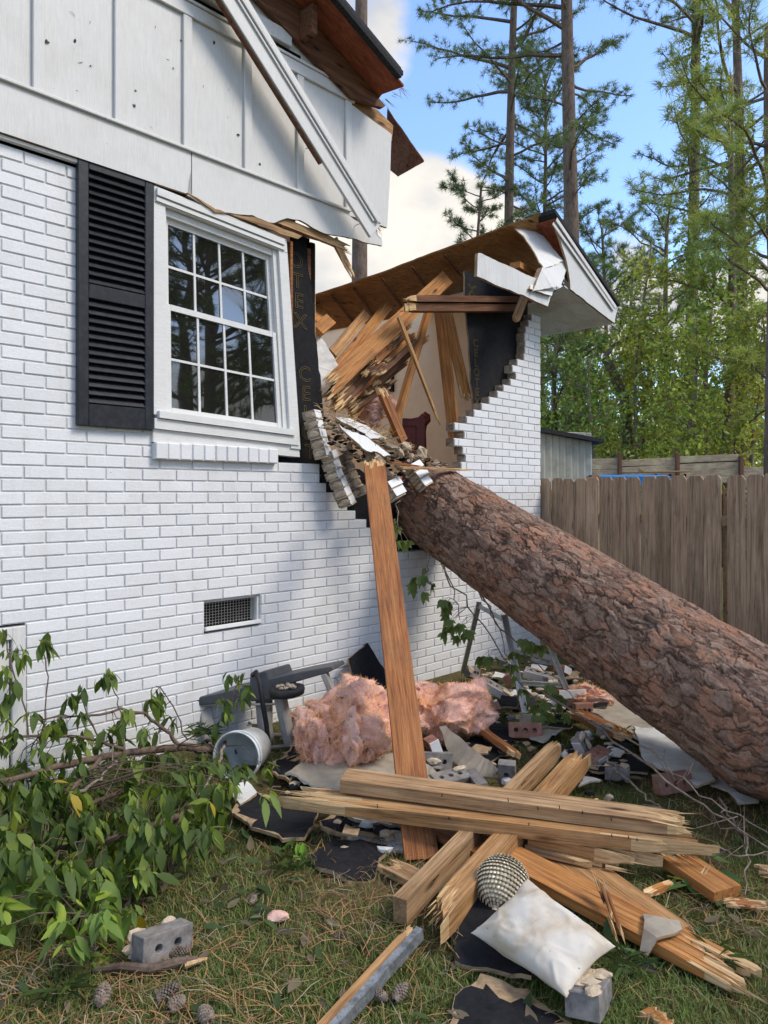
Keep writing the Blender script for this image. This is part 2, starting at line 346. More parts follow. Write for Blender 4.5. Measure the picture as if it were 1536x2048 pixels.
# ---------------------------------------------------------------- generic pieces
def plank(name,A,B,w,t,mat,roll=0,e0='cut',e1='broken',brk=.25,up=Vector((0,0,1)),seed=None,split=None,bow=0.0,parent=None,slivers=4,taper=0,sp=.5):
    rg=random.Random(seed if seed is not None else hash((round(A[0]*1000),round(B[1]*1000)))&0xffff)
    Mx,Ln=frame(A,B,up,roll); ns=max(3,int(round(w/.013))); nx=max(10,int(Ln/.035))
    ys=[]; cw_=[rg.uniform(.4,1.6) for _ in range(ns)]; tw_=sum(cw_); cuts=[-w/2]
    for q in cw_: cuts.append(cuts[-1]+q/tw_*w)
    for j in range(ns):
        a_,b_=cuts[j],cuts[j+1]; ys+=[a_+(.0003 if j else 0), a_+(b_-a_)*rg.uniform(.25,.75), b_-(.0003 if j<ns-1 else 0)]
    def prof(kind):
        d=[];v=rg.random()
        for j in range(ns):
            v=.55*v+.45*rg.random()+ (rg.random()-.5)*.35; vv=max(0,min(1,v)); pk=rg.uniform(.05,.32); d+=[vv+pk,vv,vv+pk*rg.uniform(.4,1)]
        if kind=='cut': return [0]*(3*ns),[0]*(3*ns)
        th=[ (rg.random()*.75) for j in range(ns) for _ in (0,1,2)]
        return [x*brk for x in d],th
    d0,h0=prof(e0); d1,h1=prof(e1)
    V=[];
    for layer in (1,-1):
        for i in range(nx+1):
            a=i/nx
            for j,y in enumerate(ys):
                x=a*(Ln-d1[j]-d0[j])+d0[j]
                q1=max(0,1-(Ln-d1[j]-x)/(brk*.9+1e-6)) if e1!='cut' else 0
                q0=max(0,1-(x-d0[j])/(brk*.9+1e-6)) if e0!='cut' else 0
                z=layer*t/2*(1-(h1[j]*q1*q1) - (h0[j]*q0*q0))
                ws=1-taper*a
                z+=(math.sin(a*math.pi)*bow)
                V.append((x,y*ws,z*(1 if layer>0 else 1)))
    nc=3*ns; off=(nx+1)*nc; Fs=[];mi=[]
    thj=[brk*sp*rg.uniform(.15,1.5) for _ in range(ns+1)]
    def isend(i,j): 
        th=thj[j//3]
        return (e1!='cut' and (nx-i-.5)/nx*Ln<th) or (e0!='cut' and (i+.5)/nx*Ln<th)
    mb=MB(); mb.add(V,[])
    def F_(f,m): mb.f.append(f); mb.m.append(m)
    for i in range(nx):
        for j in range(nc-1):
            e=1 if isend(i,j) else 0
            a=i*nc+j; F_((a,a+nc,a+nc+1,a+1),e); F_((off+a,off+a+1,off+a+nc+1,off+a+nc),e)
        for j in (0,nc-1):
            e=1 if (e1!='cut' and (nx-i-.5)/nx*Ln<brk*.25) or (e0!='cut' and (i+.5)/nx*Ln<brk*.25) else 0
            a=i*nc+j; F_((a,off+a,off+a+nc,a+nc),e)
    for i in (0,nx):
        kind=(e0 if i==0 else e1)
        for j in range(nc-1):
            a=i*nc+j; F_((a,a+1,off+a+1,off+a),0 if kind=='cut' else 1)
    for kind,end in ((e0,0),(e1,1)):
        if kind=='cut': continue
        for q in range(slivers):
            y=rg.uniform(-w/2,w/2)*.9; z=rg.uniform(-t/2,t/2)*.8; l=brk*rg.uniform(.12,.4); s=rg.uniform(.0015,.005)
            x0=(Ln-brk*.7 if end else brk*.7); sg=1 if end else -1
            dy=rg.uniform(-.08,.08)*l; dz=rg.uniform(-.10,.12)*l
            mb.add([(x0,y-s,z-s),(x0,y+s,z-s),(x0,y,z+s),(x0+sg*(l+brk*.2),y+dy,z+dz)],[(0,1,2),(0,1,3),(1,2,3),(2,0,3)],1)
    o=mb.build(name,[mat,M['splinter']],parent,M=Mx if parent is None else Mx)
    V=None
    return o
def nails(obj_mb,pts,d,l=.05,r=.0018,mi=0):
    for p in pts: obj_mb.tube([p,Vector(p)+Vector(d)*l],r,5,mi)
def rgseed(rg): return (rg.getstate()[1][0]%97) if hasattr(rg,'getstate') else 1
def jag(poly,step=.03,amp=.006,rg=random):
    out=[];n=len(poly)
    for i in range(n):
        a=Vector(poly[i]);b=Vector(poly[(i+1)%n]); k=max(1,int((b-a).length/step))
        for q in range(k):
            p=a.lerp(b,q/k)
            if len(p)==3 or q:
                w=p.to_3d() if len(p)==2 else p; s_=rgseed(rg); o_=[2.2*amp*float(fbm([[w.x*9+s_+31*c,w.y*9+17*c,w.z*9]],3,c)[0]) for c in range(3)]
                p=p+Vector([o_[c]+rg.uniform(-amp,amp)*.25 for c in range(len(p))])
            out.append(p)
    return out
def slab(name,poly,th,mats,nrm=Vector((0,0,1)),edge=.0,step=.03,amp=.007,seed=1,parent=None,warp=.004):
    """flat torn sheet: poly = world points of its upper face; mats = [face, core/side, border, underside]"""
    rg=random.Random(seed); P=jag(poly,step,amp,rg); c=sum(P,Vector())/len(P)
    bm=bmesh.new()
    Lp=[p-c for p in P]
    vs=[bm.verts.new(p) for p in Lp]; n=len(vs)
    es=[bm.edges.new((vs[i],vs[(i+1)%n])) for i in range(n)]
    if edge>0:
        inn=[]
        for i,p in enumerate(Lp):
            t=(Lp[(i+1)%n]-Lp[i-1]).normalized(); side=nrm.cross(t)
            if side.dot(-p)<0 and False: side=-side
            k=edge*max(.04,.25+2.2*float(fbm([[p.x*7+seed,p.y*7,p.z*7]],3,seed+3)[0]))
            inn.append(bm.verts.new(p*(1-min(.5,k/max(p.length,.05))) ))
        es2=[bm.edges.new((inn[i],inn[(i+1)%n])) for i in range(n)]
        for i in range(n):
            f=bm.faces.new((vs[i],vs[(i+1)%n],inn[(i+1)%n],inn[i])); f.material_index=2
        r=bmesh.ops.triangle_fill(bm,edges=es2,use_beauty=True)
    else:
        r=bmesh.ops.triangle_fill(bm,edges=es,use_beauty=True)
    bmesh.ops.subdivide_edges(bm,edges=[e for e in bm.edges if e.calc_length()>.12],cuts=2,use_grid_fill=False)
    bmesh.ops.triangulate(bm,faces=bm.faces)
    top=list(bm.faces)
    for v in bm.verts:
        q=(v.co+c); v.co+=nrm*float(vnoise([[q.x*4,q.y*4,q.z*4]],seed)[0])*warp
    ex=bmesh.ops.extrude_face_region(bm,geom=top)
    nv=[g for g in ex['geom'] if isinstance(g,bmesh.types.BMVert)]
    for v in nv: v.co+=nrm*th       # extruded copy is the upper face, original the underside
    upper=set(g for g in ex['geom'] if isinstance(g,bmesh.types.BMFace))
    for f in bm.faces:
        if f in upper: pass
        elif f in top: f.material_index=3 if len(mats)>3 else 1
        else: f.material_index=1
    for v in bm.verts: v.co-=nrm*th
    bmesh.ops.recalc_face_normals(bm,faces=bm.faces)
    me=bpy.data.meshes.new(name); bm.to_mesh(me); bm.free()
    for m in mats: me.materials.append(m)
    o=bpy.data.objects.new(name,me); COL.objects.link(o); o.location=c
    if parent is not None: o.parent=parent
    return o
def brickmesh(L=.2,Wd=.09,Hh=.057,holes=3,hr=.013,painted=0,seed=0,rough=.0015):
    """cored brick: x length, y depth, z height, holes along z. slots: 0 body, 1 paint on -y face, 2 mortar on some faces"""
    bm=bmesh.new(); rg=random.Random(seed)
    o=[bm.verts.new((x,y,0)) for x,y in ((-L/2,-Wd/2),(L/2,-Wd/2),(L/2,Wd/2),(-L/2,Wd/2))]
    es=[bm.edges.new((o[i],o[(i+1)%4])) for i in range(4)]
    for h in range(holes):
        cx=(h-(holes-1)/2)*L/(holes+.6); vs=[bm.verts.new((cx+hr*math.cos(a*math.pi/5),hr*math.sin(a*math.pi/5),0)) for a in range(10)]
        es+=[bm.edges.new((vs[i],vs[(i+1)%10])) for i in range(10)]
    bmesh.ops.triangle_fill(bm,edges=es,use_beauty=True)
    bm.verts.ensure_lookup_table()
    ex=bmesh.ops.extrude_face_region(bm,geom=list(bm.faces))
    for g in ex['geom']:
        if isinstance(g,bmesh.types.BMVert): g.co.z+=Hh
    for v in bm.verts: v.co.z-=Hh/2
    bmesh.ops.recalc_face_normals(bm,faces=bm.faces)
    for f in bm.faces:
        f.normal_update(); n=f.normal
        if n.y<-.9 and abs(f.calc_center_median().y+Wd/2)<1e-4: f.material_index=1 if painted else 0
    bm.normal_update()
    me=bpy.data.meshes.new('brick'); bm.to_mesh(me); bm.free(); return me
def lump(mb,c,r,seed=0,mi=0,n=2,amp=.35,col=None,M=None):
    bm=bmesh.new(); bmesh.ops.create_icosphere(bm,subdivisions=n,radius=1)
    V=np.array([v.co[:] for v in bm.verts]); Fs=[tuple(v.index for v in f.verts) for f in bm.faces]; bm.free()
    d=1+amp*fbm(V*1.3+seed*7.7,3,seed); V=V*d[:,None]*np.array(r)
    if M is not None: V=V@np.array(M.to_3x3()).T
    mb.add(V+np.array(c),Fs,mi,col)
def leafcloud(O,Dr,Up,Ln,Wd,C,bend=.25,fold=.3,seg=4):
    """arrays of leaves -> (V,F,C). O,Dr,Up (n,3)"""
    O=np.asarray(O,float);Dr=np.asarray(Dr,float);Up=np.asarray(Up,float); n=len(O)
    Dr/=np.linalg.norm(Dr,axis=1,keepdims=True)+1e-9
    S=np.cross(Dr,Up); S/=np.linalg.norm(S,axis=1,keepdims=True)+1e-9; Nn=np.cross(S,Dr)
    Ln=np.broadcast_to(Ln,(n,));Wd=np.broadcast_to(Wd,(n,)); bend=np.broadcast_to(bend,(n,))
    rows=[];prof=[.10,.85,1.0,.62,.03] if seg==4 else [.2,1,.05]
    for i,p in enumerate(prof):
        a=i/(len(prof)-1)
        base=O+Dr*(Ln*a)[:,None]-Nn*(bend*Ln*a*a)[:,None]
        wv=(Wd*.5*p)[:,None]
        rows+=[base-S*wv+Nn*wv*fold,base,base+S*wv+Nn*wv*fold]
    V=np.stack(rows,1).reshape(-1,3); k=len(rows); Fs=[]
    for i in range(len(prof)-1):
        for j in (0,1):
            a=i*3+j; Fs.append((a,a+1,a+4,a+3))
    Fs=np.array(Fs)[None]+(np.arange(n)*k)[:,None,None]
    return V,Fs.reshape(-1,4),np.repeat(np.asarray(C,float),k,axis=0)
def randdir(n,rng=RNG):
    v=rng.normal(size=(n,3)); return v/np.linalg.norm(v,axis=1,keepdims=True)
# ================================================================ GROUND
def ground():
    n=220; xs=np.concatenate([np.linspace(-400,-12,14)[:-1],np.linspace(-12,14,n),np.linspace(14,400,14)[1:]])
    ys=np.concatenate([np.linspace(-300,-6,12)[:-1],np.linspace(-6,16,n),np.linspace(16,700,16)[1:]])
    X,Yg=np.meshgrid(xs,ys,indexing='ij'); P=np.stack([X.ravel(),Yg.ravel(),np.zeros(X.size)],1)
    near=np.clip(1-np.maximum(0,np.hypot(P[:,0],P[:,1]-5)-10)/10,0,1)
    P[:,2]=(fbm(P*1.1,3,5)*.018+fbm(P*7,3,9)*.006)*near-.02
    a,b=len(xs),len(ys); I=np.arange(a*b).reshape(a,b)
    Fq=np.stack([I[:-1,:-1],I[1:,:-1],I[1:,1:],I[:-1,1:]],-1).reshape(-1,4)
    m=Mat('lawn_soil',.95,.1); big=m.noise(m.coord(),1.4,6,.65); fine=m.noise(m.coord(),45,6,.75)
    c=m.mix(m.ramp(big,(.42,0),(.6,1)),m.ramp(fine,(.3,(.05,.062,.018)),(.7,(.10,.115,.038))),m.ramp(fine,(.3,(.065,.045,.024)),(.7,(.17,.115,.06))))
    m.color(c); m.bump(fine,.012,.8)
    o=fastmesh('ground',P,Fq,m.m,smooth=True); tag(o,'grassy yard ground covered with pine straw','ground',kind='structure')
ground()
# ================================================================ HOUSE
house=empty('brick_house',(P0[0],P0[1],0),math.atan2(D2[1],D2[0]),'white painted brick house with its corner and roof smashed open by the fallen pine','house')
HP=house
CH=.0645; BL=.2095; ZB=-.02; ZT=3.175; UC=4.83
rg=random.Random(3)
# ---- brick wall: every course cut back to the broken edge read from the photo
_le=[(1.566,2.04),(1.50,2.12),(1.44,2.19),(1.375,2.30),(1.31,2.38),(1.247,2.49),(1.18,2.58),(1.12,2.66),(1.05,2.78),(.99,2.95)]  # z(top of course), end u
_re=[(3.22,4.78),(3.155,4.66),(3.09,4.60),(3.03,4.56),(2.97,4.54),(2.90,4.55),(2.84,4.55),(2.775,4.54),(2.71,4.42),(2.65,4.36),(2.585,4.41),(2.52,4.32),(2.455,4.22),(2.39,4.12),(2.33,4.0),(2.265,3.88),(2.20,3.77),(2.135,3.66),(2.07,3.52),(2.005,3.63),(1.94,3.51),(1.875,3.61),(1.81,3.66),(1.75,3.60),(1.68,3.48),(1.62,3.47),(1.55,3.45),(1.49,3.46),(1.42,3.44),(1.36,3.42),(1.29,3.40),(1.23,3.36),(1.17,3.32),(1.10,3.26),(1.04,3.2),(.99,3.05)]
def near_val(tab,z): return min(tab,key=lambda p:abs(p[0]-z))[1]
def brick_wall():
    mb=MB(); k=0
    while True:
        z0=ZB+k*CH; z1=z0+CH
        if z1>ZT+.02: break
        zt=min(z1,ZT); zc=(z0+z1)/2
        iv=[]
        if zc>3.0: iv=[(-3.2,.80)]
        if zc>1.745: iv=[(-3.2,.80)]
        elif zc>1.575: iv=[(-3.2,.80)] if zc>1.64 else [(-3.2,2.04)]
        elif zc>.985: iv=[(-3.2,near_val(_le,z1))]
        else: iv=[(-3.2,UC)]
        if zc>.985: iv.append((near_val(_re,z1)+rg.uniform(-.012,.012),UC))
        out=[]
        for a,b in iv:
            if .625<zc<.8: out+=[(a,1.135),(1.545,b)] if b>2 else [(a,b)]
            else: out.append((a,b))
        iv=[(max(a,.12) if (zc<.80 and a<0) else a,b) for a,b in out]
        if zc<.80: iv.append((-3.2,-.72))
        ph=.0055 if k%2 else .110
        for a,b in iv:
            j0=int(math.floor((a-ph)/BL)); j1=int(math.ceil((b-ph)/BL))
            for j in range(j0,j1+1):
                x0=max(a,ph+j*BL); x1=min(b,ph+(j+1)*BL)
                if x1-x0<.028: continue
                broken=(x0==a and a>2.5) or (x1==b and 1.9<b<4.5)
                c=rg.uniform(.1,.9); g=.0046
                # mortar body of the cell (joint face 5 mm behind the brick face)
                n0=mb.n
                mb.box(x0,x1,.0068,.092,z0,zt,1 if not broken else 1,(c,)*3)
                if broken: mb.m[-6]=2; mb.m[-5]=2
                jy=rg.uniform(-.0015,.0015); wob=rg.uniform(-.001,.001)
                mb.bevbox(x0+g,x1-g,0+jy,.088,z0+g,zt-g+wob,.0020,0,(c,)*3)
                if broken and rg.random()<.65:      # loose mortar left on the torn end
                    xe=x0 if x0==a else x1
                    lump(mb,(xe+(-.006 if x0==a else .006),rg.uniform(.03,.07),z0+rg.uniform(.01,.05)),(.014,.03,.014),rg.randint(0,99),2,1,.5)
        k+=1
    for f_i,(f,mi) in enumerate(zip(mb.f,mb.m)): pass
    # end faces of the white bricks on the torn edge show raw clay
    V=np.concatenate(mb.v)
    for i,(f,mi) in enumerate(zip(mb.f,mb.m)):
        if mi in (0,1) and len(f)==4:
            p=V[list(f)]; xm=p[:,0]; zc=p[:,2].mean()
            if np.ptp(xm)<1e-4 and zc>.98:
                x=xm[0]; el=near_val(_le,zc+.032); er=near_val(_re,zc+.032)
                if abs(x-er)<.024 or (abs(x-el)<.02 and zc<1.6): mb.m[i]=2
    # return wall round the corner
    for k in range(50):
        z0=ZB+k*CH
        if z0+CH>ZT: break
        for j in range(13):
            y0=.092+(.1 if k%2 else 0)+j*BL; c=rg.uniform(.1,.9)
            mb.box(UC-.092,UC-.006,y0,y0+BL,z0,z0+CH,1,(c,)*3)
            mb.bevbox(UC-.088,UC,y0+.0055,y0+BL-.0055,z0+.0055,z0+CH-.0055,.0028,0,(c,)*3)
    return mb.build('brick_wall',[M['brick'],M['mortar'],M['rawbrick']],HP)
brick_wall()
# cracked brick face lines near the right corner and hairline cracks
# ---- sheathing boards (black fibreboard), framing behind, dark room shells
def poly_prism(name,pts,y0,y1,mats,parent=HP,side=None,seed=1,step=.05,amp=.0):
    rr=random.Random(seed); P=[Vector((a,b)) for a,b in pts]
    if amp: P=jag(P,step,amp,rr)
    bm=bmesh.new(); n=len(P)
    vs=[bm.verts.new((p[0],y0,p[1])) for p in P]; es=[bm.edges.new((vs[i],vs[(i+1)%n])) for i in range(n)]
    bmesh.ops.triangle_fill(bm,edges=es,use_beauty=True); fr=list(bm.faces)
    ex=bmesh.ops.extrude_face_region(bm,geom=fr)
    for g in ex['geom']:
        if isinstance(g,bmesh.types.BMVert): g.co.y=y1
    bmesh.ops.recalc_face_normals(bm,faces=bm.faces)
    for f in bm.faces:
        f.normal_update(); f.material_index=1 if abs(f.normal.y)<.5 and len(mats)>1 else 0
    me=bpy.data.meshes.new(name); bm.to_mesh(me); bm.free()
    for m in mats: me.materials.append(m)
    o=bpy.data.objects.new(name,me); COL.objects.link(o); o.parent=parent; return o
def U(px,py,y=0): return uz(px,py,y)
sh=poly_prism('sheathing_board',[(1.70,3.19),U(612,478,.1),U(616,540,.1),U(624,600,.1),U(628,650,.1),U(634,700,.1),U(637,740,.1),U(644,800,.1),U(650,860,.1),U(652,910,.1),(2.30,1.40),(2.34,1.2),(2.3,1.0),(1.70,1.0)],.097,.112,[M['black'],M['core']],amp=.009,step=.035,seed=4)
sh['label']='torn black fiberboard beside the window with faded gold lettering'
shr=poly_prism('sheathing_board',[U(928,543,.1),U(990,552,.1),(4.74,3.42),(4.74,1.0),(3.9,1.0),U(944,800,.1),U(941,740,.1),U(933,640,.1)],.097,.112,[M['black'],M['core']],amp=.006,step=.05,seed=8)
poly_prism('sheathing_board',[(-3.1,0),(1.60,0),(1.60,3.17),(-3.1,3.17)],.099,.111,[M['black'],M['core']])
poly_prism('sheathing_board',[(1.62,0),(4.72,0),(4.72,.98),(1.62,.98)],.099,.111,[M['black'],M['core']])
poly_prism('sheathing_board',[U(642,905,.115),U(700,935,.115),U(760,965,.115),U(830,960,.115),U(900,940,.115),(3.6,.95),(2.2,.95)],.114,.126,[M['black'],M['core']],amp=.012,step=.04,seed=14)  # torn black board put in to darken the gaps low in the breach
def letters(txt,us,z0,dz,parent,y=.0945,h=.105,order=1):
    for i,ch in enumerate(txt):
        if ch==' ': continue
        cu=bpy.data.curves.new('lettering','FONT'); cu.body=ch; cu.size=h*1.35; cu.align_x='CENTER'; cu.fill_mode='NONE'; cu.bevel_depth=.0022; cu.bevel_resolution=0
        t=bpy.data.objects.new('t',cu); COL.objects.link(t)
        dg=bpy.context.evaluated_depsgraph_get(); me=bpy.data.meshes.new_from_object(t.evaluated_get(dg)); bpy.data.objects.remove(t)
        for v in me.vertices: v.co.z*=.15; v.co.x*=1.15
        me.materials.clear(); me.materials.append(M['gold'])
        # serifs: short bars at the letter's foot and head
        o=bpy.data.objects.new('lettering',me); COL.objects.link(o); o.parent=parent
        o.location=(us(i),y,z0-i*dz); o.rotation_euler=(R(90),0,0)
letters('OTEX',lambda i:1.905+i*.014,2.985,.135,sh)
letters('CELOTE',lambda i:1.985+i*.012,2.225,.132,sh)
letters('X',lambda i:3.87,3.17,.13,shr)
letters('CELOTEX',lambda i:3.925+i*.004,2.74,.085,shr,h=.07)
def studs():
    mb=MB(); 
    for u in (1.82,2.02): mb.bevbox(u,u+.038,.114,.2,1.0,3.15,.002)
    mb.build('wall_stud',M['pine_red'],HP)
studs()
mbs=MB(); mbs.bevbox(1.80,1.822,.02,.095,1.70,3.12,.002); mbs.build('window_side_stud',M['pine_red'],HP)
def rooms():
    zc=3.43; mb=MB()
    # side wall inner face (cream), crown, back wall, floor
    mb.box(4.5,4.53,.2,4.6,.55,zc); mb.box(2.1,4.5,4.5,4.53,.55,zc)
    mb.build('interior_wall',M['cream'],HP)
    t=MB(); t.box(2.101,2.12,.14,4.5,.55,3.2); t.build('interior_wall',M['cream'],HP)  # cream face added on the partition to bounce light into the room
    t=MB(); t.bevbox(4.46,4.499,.62,4.5,zc-.035,zc,.004); t.bevbox(4.475,4.4995,.62,4.5,zc-.075,zc-.037,.004); t.bevbox(2.2,4.46,4.44,4.49,zc-.07,zc,.004)
    t.build('crown_molding',M['trim'],HP)
    f=MB(); f.box(1.9,4.5,.115,4.5,.50,.55); f.build('interior_floor',M['pine_red'],HP)
    d=MB(); d.box(2.06,2.10,.12,4.5,.5,3.2); d.box(-3.1,2.05,4.5,4.53,0,3.3); d.box(-3.12,-3.09,.12,4.5,0,3.3); d.box(-3.1,2.05,.12,4.5,3.19,3.22); d.box(-3.1,2.05,.12,4.5,.5,.52)  # near-black surfaces stand in for the unlit room behind the window
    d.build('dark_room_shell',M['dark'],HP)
rooms()
# ---- rowlock sill
def sill():
    mb=MB(); n=11; a,b=.795,1.655
    for i in range(n):
        x0=a+(b-a)*i/n; x1=a+(b-a)*(i+1)/n; zt=1.742-(x0-a)*.004; zb=1.647
        c=rg.uniform(.1,.9); M_=Matrix.Translation((0,0,0))
        mb.bevbox(x0+.004,x1-.004,-.042+rg.uniform(-.003,.003),.09,zb+.002,zt+rg.uniform(-.003,.002),.004,0,(c,)*3)
        mb.box(x0,x1,-.034,.089,zb,zt-.006,1,(c,)*3)
    mb.build('brick_sill',[M['brick'],M['mortar']],HP)
    t=MB()
    for i in range(14): lump(t,(1.67+i*.026,rg.uniform(.0,.06),1.585+rg.uniform(0,.03)),(.022,.02,.013),i,0,1,.5)
    t.build('broken_mortar',M['chunk'],HP)
sill()
# ---- window, racked out of square
win=bpy.data.objects.new('window',None); COL.objects.link(win); win.parent=HP
TLc,TRc,BRc,BLc=(.79,3.165),(1.726,3.10),(1.843,1.744),(.79,1.79)
def wm(s,y,t):   # s,t in unit square of the casing, t up
    a=np.array(BLc)*(1-s)*(1-t)+np.array(BRc)*s*(1-t)+np.array(TLc)*(1-s)*t+np.array(TRc)*s*t
    return (a[0],y,a[1])
def wbox(mb,s0,s1,y0,y1,t0,t1,mi=0,b=.003):
    k=mb.n; mb.bevbox(0,1,y0,y1,0,1,b,mi)
    V=mb.v[-1]; out=[]
    ds,dt=(s1-s0),(t1-t0)
    for x,y,z in V: out.append(wm(s0+x*ds,y,t0+z*dt))
    mb.v[-1]=np.array(out)
c=MB()
wbox(c,0,.075,-.032,.06,.075,.935); wbox(c,.925,1,-.032,.06,.0,.935); wbox(c,0,1,-.034,.06,.935,1.0)
wbox(c,.0,.985,-.040,.06,.02,.062); wbox(c,.02,.95,-.055,.05,.064,.092)
wbox(c,.01,.97,-.052,-.034,.962,.99); wbox(c,.01,.97,-.044,-.034,.94,.955)
wbox(c,.888,.924,-.012,.07,.093,.933); wbox(c,.076,.092,-.012,.07,.093,.933); wbox(c,.093,.887,-.006,.07,.905,.933)
wbox(c,0,1.0,-.022,.08,-.035,.019); c.build('window_frame',M['paint_cool'],win)
def sash(t0,t1,y,nm):
    m=MB(); s0,s1=.094,.886; r=.028; rt=.024
    wbox(m,s0,s0+r,y,y+.035,t0,t1); wbox(m,s1-r*1.1,s1,y,y+.035,t0,t1)
    wbox(m,s0+r,s1-r*1.1,y+.001,y+.034,t0,t0+rt); wbox(m,s0+r,s1-r*1.1,y+.001,y+.034,t1-rt,t1)
    o=m.build(nm,M['paint_cool'],win)
    g=MB(); a0,a1,b0,b1=s0+r,s1-r*1.1,t0+rt,t1-rt
    for i in range(1,4): x=a0+(a1-a0)*i/4; wbox(g,x-.007,x+.007,y+.008,y+.022,b0,b1,0,.0015)
    mid=(b0+b1)/2; wbox(g,a0,a1,y+.0085,y+.0215,mid-.005,mid+.005,0,.0015)
    g.build('muntins',M['paint_cool'],o)
    p=MB(); n=16; V=[]
    for i in range(n+1):
        for j in range(n+1): 
            q=wm(a0+(a1-a0)*i/n,y+.015,b0+(b1-b0)*j/n); V.append(q)
    V=np.array(V); V[:,1]+=fbm(V*2.5,2,int(t0*10)+3)*.0016
    V2=V.copy(); V2[:,1]+=.003
    Fs=[(i*(n+1)+j,(i+1)*(n+1)+j,(i+1)*(n+1)+j+1,i*(n+1)+j+1) for i in range(n) for j in range(n)]
    p.add(V,Fs); p.build('pane',M['glass'],o,smooth=True)
mg=Mat('window_glass',.02,.5); mg.b.inputs['IOR'].default_value=1.9; mg.color((.012,.012,.010)); mg.b.inputs['Coat Weight'].default_value=1.0; mg.b.inputs['Coat Roughness'].default_value=.01; M['glass']=mg.m
sash(.51,.905,.020,'upper_sash'); sash(.093,.545,-.002,'lower_sash')
# ---- shutter
def shutter():
    o=bpy.data.objects.new('shutter',None); COL.objects.link(o); o.parent=HP; o.location=(0,-.004,0)
    a,b,z0,z1=.362,.785,1.806,3.212; f=MB()
    f.bevbox(a,a+.058,-.034,-.002,z0,z1,.004); f.bevbox(b-.050,b,-.034,-.002,z0,z1-.01,.004)
    f.bevbox(a+.058,b-.05,-.033,-.003,z0,z0+.115,.003); f.bevbox(a+.058,b-.05,-.033,-.003,z1-.075,z1-.004,.003); f.bevbox(a+.058,b-.05,-.033,-.003,2.47,2.545,.003)
    f.build('shutter_frame',M['shutter'],o)
    l=MB()
    for zz0,zz1 in ((z0+.118,2.468),(2.547,z1-.078)):
        n=int((zz1-zz0)/.0405)
        for i in range(n):
            z=zz0+(i+.5)*(zz1-zz0)/n; Mx=Matrix.Translation(((a+b)/2+.004,-.017,z))@Matrix.Rotation(R(-38),4,'X')
            l.bevbox(-(b-a-.108)/2,(b-a-.108)/2,-.0035,.0035,-.024,.024,.0012,0,None,Mx)
    l.build('louvers',M['shutter'],o)
    bk=MB(); bk.box(a+.05,b-.045,-.0015,.001,z0+.1,z1-.07); bk.build('shutter_back',M['shutter'],o)
shutter()
# ---- foundation vent and crawl-space door
def vent():
    o=bpy.data.objects.new('foundation_vent',None); COL.objects.link(o); o.parent=HP
    m=MB(); m.box(1.137,1.543,.087,.092,.62,.82); m.build('vent_back',M['dark'],o)
    f=MB()
    f.bevbox(1.137,1.150,.03,.085,.66,.81,.002); f.bevbox(1.527,1.543,.018,.085,.655,.815,.002); f.bevbox(1.137,1.543,.03,.085,.802,.817,.002)
    Mx=Matrix.Translation((1.34,.03,.645))@Matrix.Rotation(R(-14),4,'X'); f.bevbox(-.203,.203,-.042,.06,-.014,.012,.003,0,None,Mx)
    f.build('vent_frame',M['paint_cool'],o)
    w=MB()
    for i in range(18): w.box(1.1525+i*.0213,1.1545+i*.0213,.041,.044,.664,.802)
    for i in range(8): w.box(1.15,1.527,.0445,.0475,.672+i*.0172,.6738+i*.0172)
    w.build('vent_grille',M['steel'],o)
vent()
def access():
    o=bpy.data.objects.new('crawl_space_door',None); COL.objects.link(o); o.parent=HP
    m=MB(); m.bevbox(.055,.117,-.006,.06,-.02,.805,.003); m.bevbox(-.72,-.66,-.006,.06,-.02,.805,.003); m.bevbox(-.66,.055,-.006,.06,.745,.805,.003); m.build('door_frame',M['paint'],o)
    m=MB(); 
    for i in range(5): m.bevbox(-.655+i*.141,-.655+i*.141+.138,.012,.035,-.01,.74,.003)
    m.build('door_boards',M['paint'],o)
    m=MB(); m.tube([(.085,-.012,.69),(.10,-.03,.69),(.085,-.04,.70)],.004,6); m.build('latch',M['steel'],o)
access()
# ---- siding above
ZS0,ZS1=3.43,4.205
rb=lambda u:4.441-.37*(u-1.674)        # underside of the rafter
def siding():
    top=[(-3.1,6.0)]
    pts=[(-3.1,ZS0-.02),(2.3,ZS0-.02)]+[U(776,455,-.03)]+[U(781,360,-.03),U(785,268,-.03),U(700,205,-.03)]+[(2.2,rb(2.2)+.05),(.5,rb(.5)+.05),(-3.1,rb(-3.1)+.05)]
    poly_prism('panel_siding',pts,-.022,.0,[M['panelpaint'],M['core']],seed=5,amp=.0015)
    tan=poly_prism('sheathing_board',[U(697,192,-.012),U(757,218,-.012),U(789,250,-.012),U(786,282,-.012),U(740,245,-.012)],-.0,.018,[M['pine'],M['pine']])
    tan['label']='bare tan wood exposed at the torn peak of the siding'
    b=MB()
    for px,py in ((78,100),(240,150),(376,180),(497,230),(602,300),(698,330)):
        u=U(px,py,-.04)[0]; b.bevbox(u-.028,u+.028,-.042,-.0225,ZS0+.004,min(ZS1-.004,rb(u)),.003)
    b.build('battens',M['panelpaint'],HP)
    t=MB(); t.bevbox(-3.1,2.33,-.042,-.0225,ZS1,ZS1+.075,.003); t.bevbox(-3.1,2.2,-.052,-.0228,ZS1+.077,ZS1+.095,.003)
    t.build('trim_board',M['paint'],HP)
    t=MB(); t.bevbox(-3.1,1.85,-.0245,-.0226,ZS1+.097,ZS1+.135,.0005); t.build('shadow_gap',M['dark'],HP)  # solid dark strip painted as the shade between the trim boards
    t=MB(); t.bevbox(-3.1,1.75,-.058,-.0228,ZS1+.137,ZS1+.23,.003); t.build('upper_trim_board',M['paint'],HP)
siding()
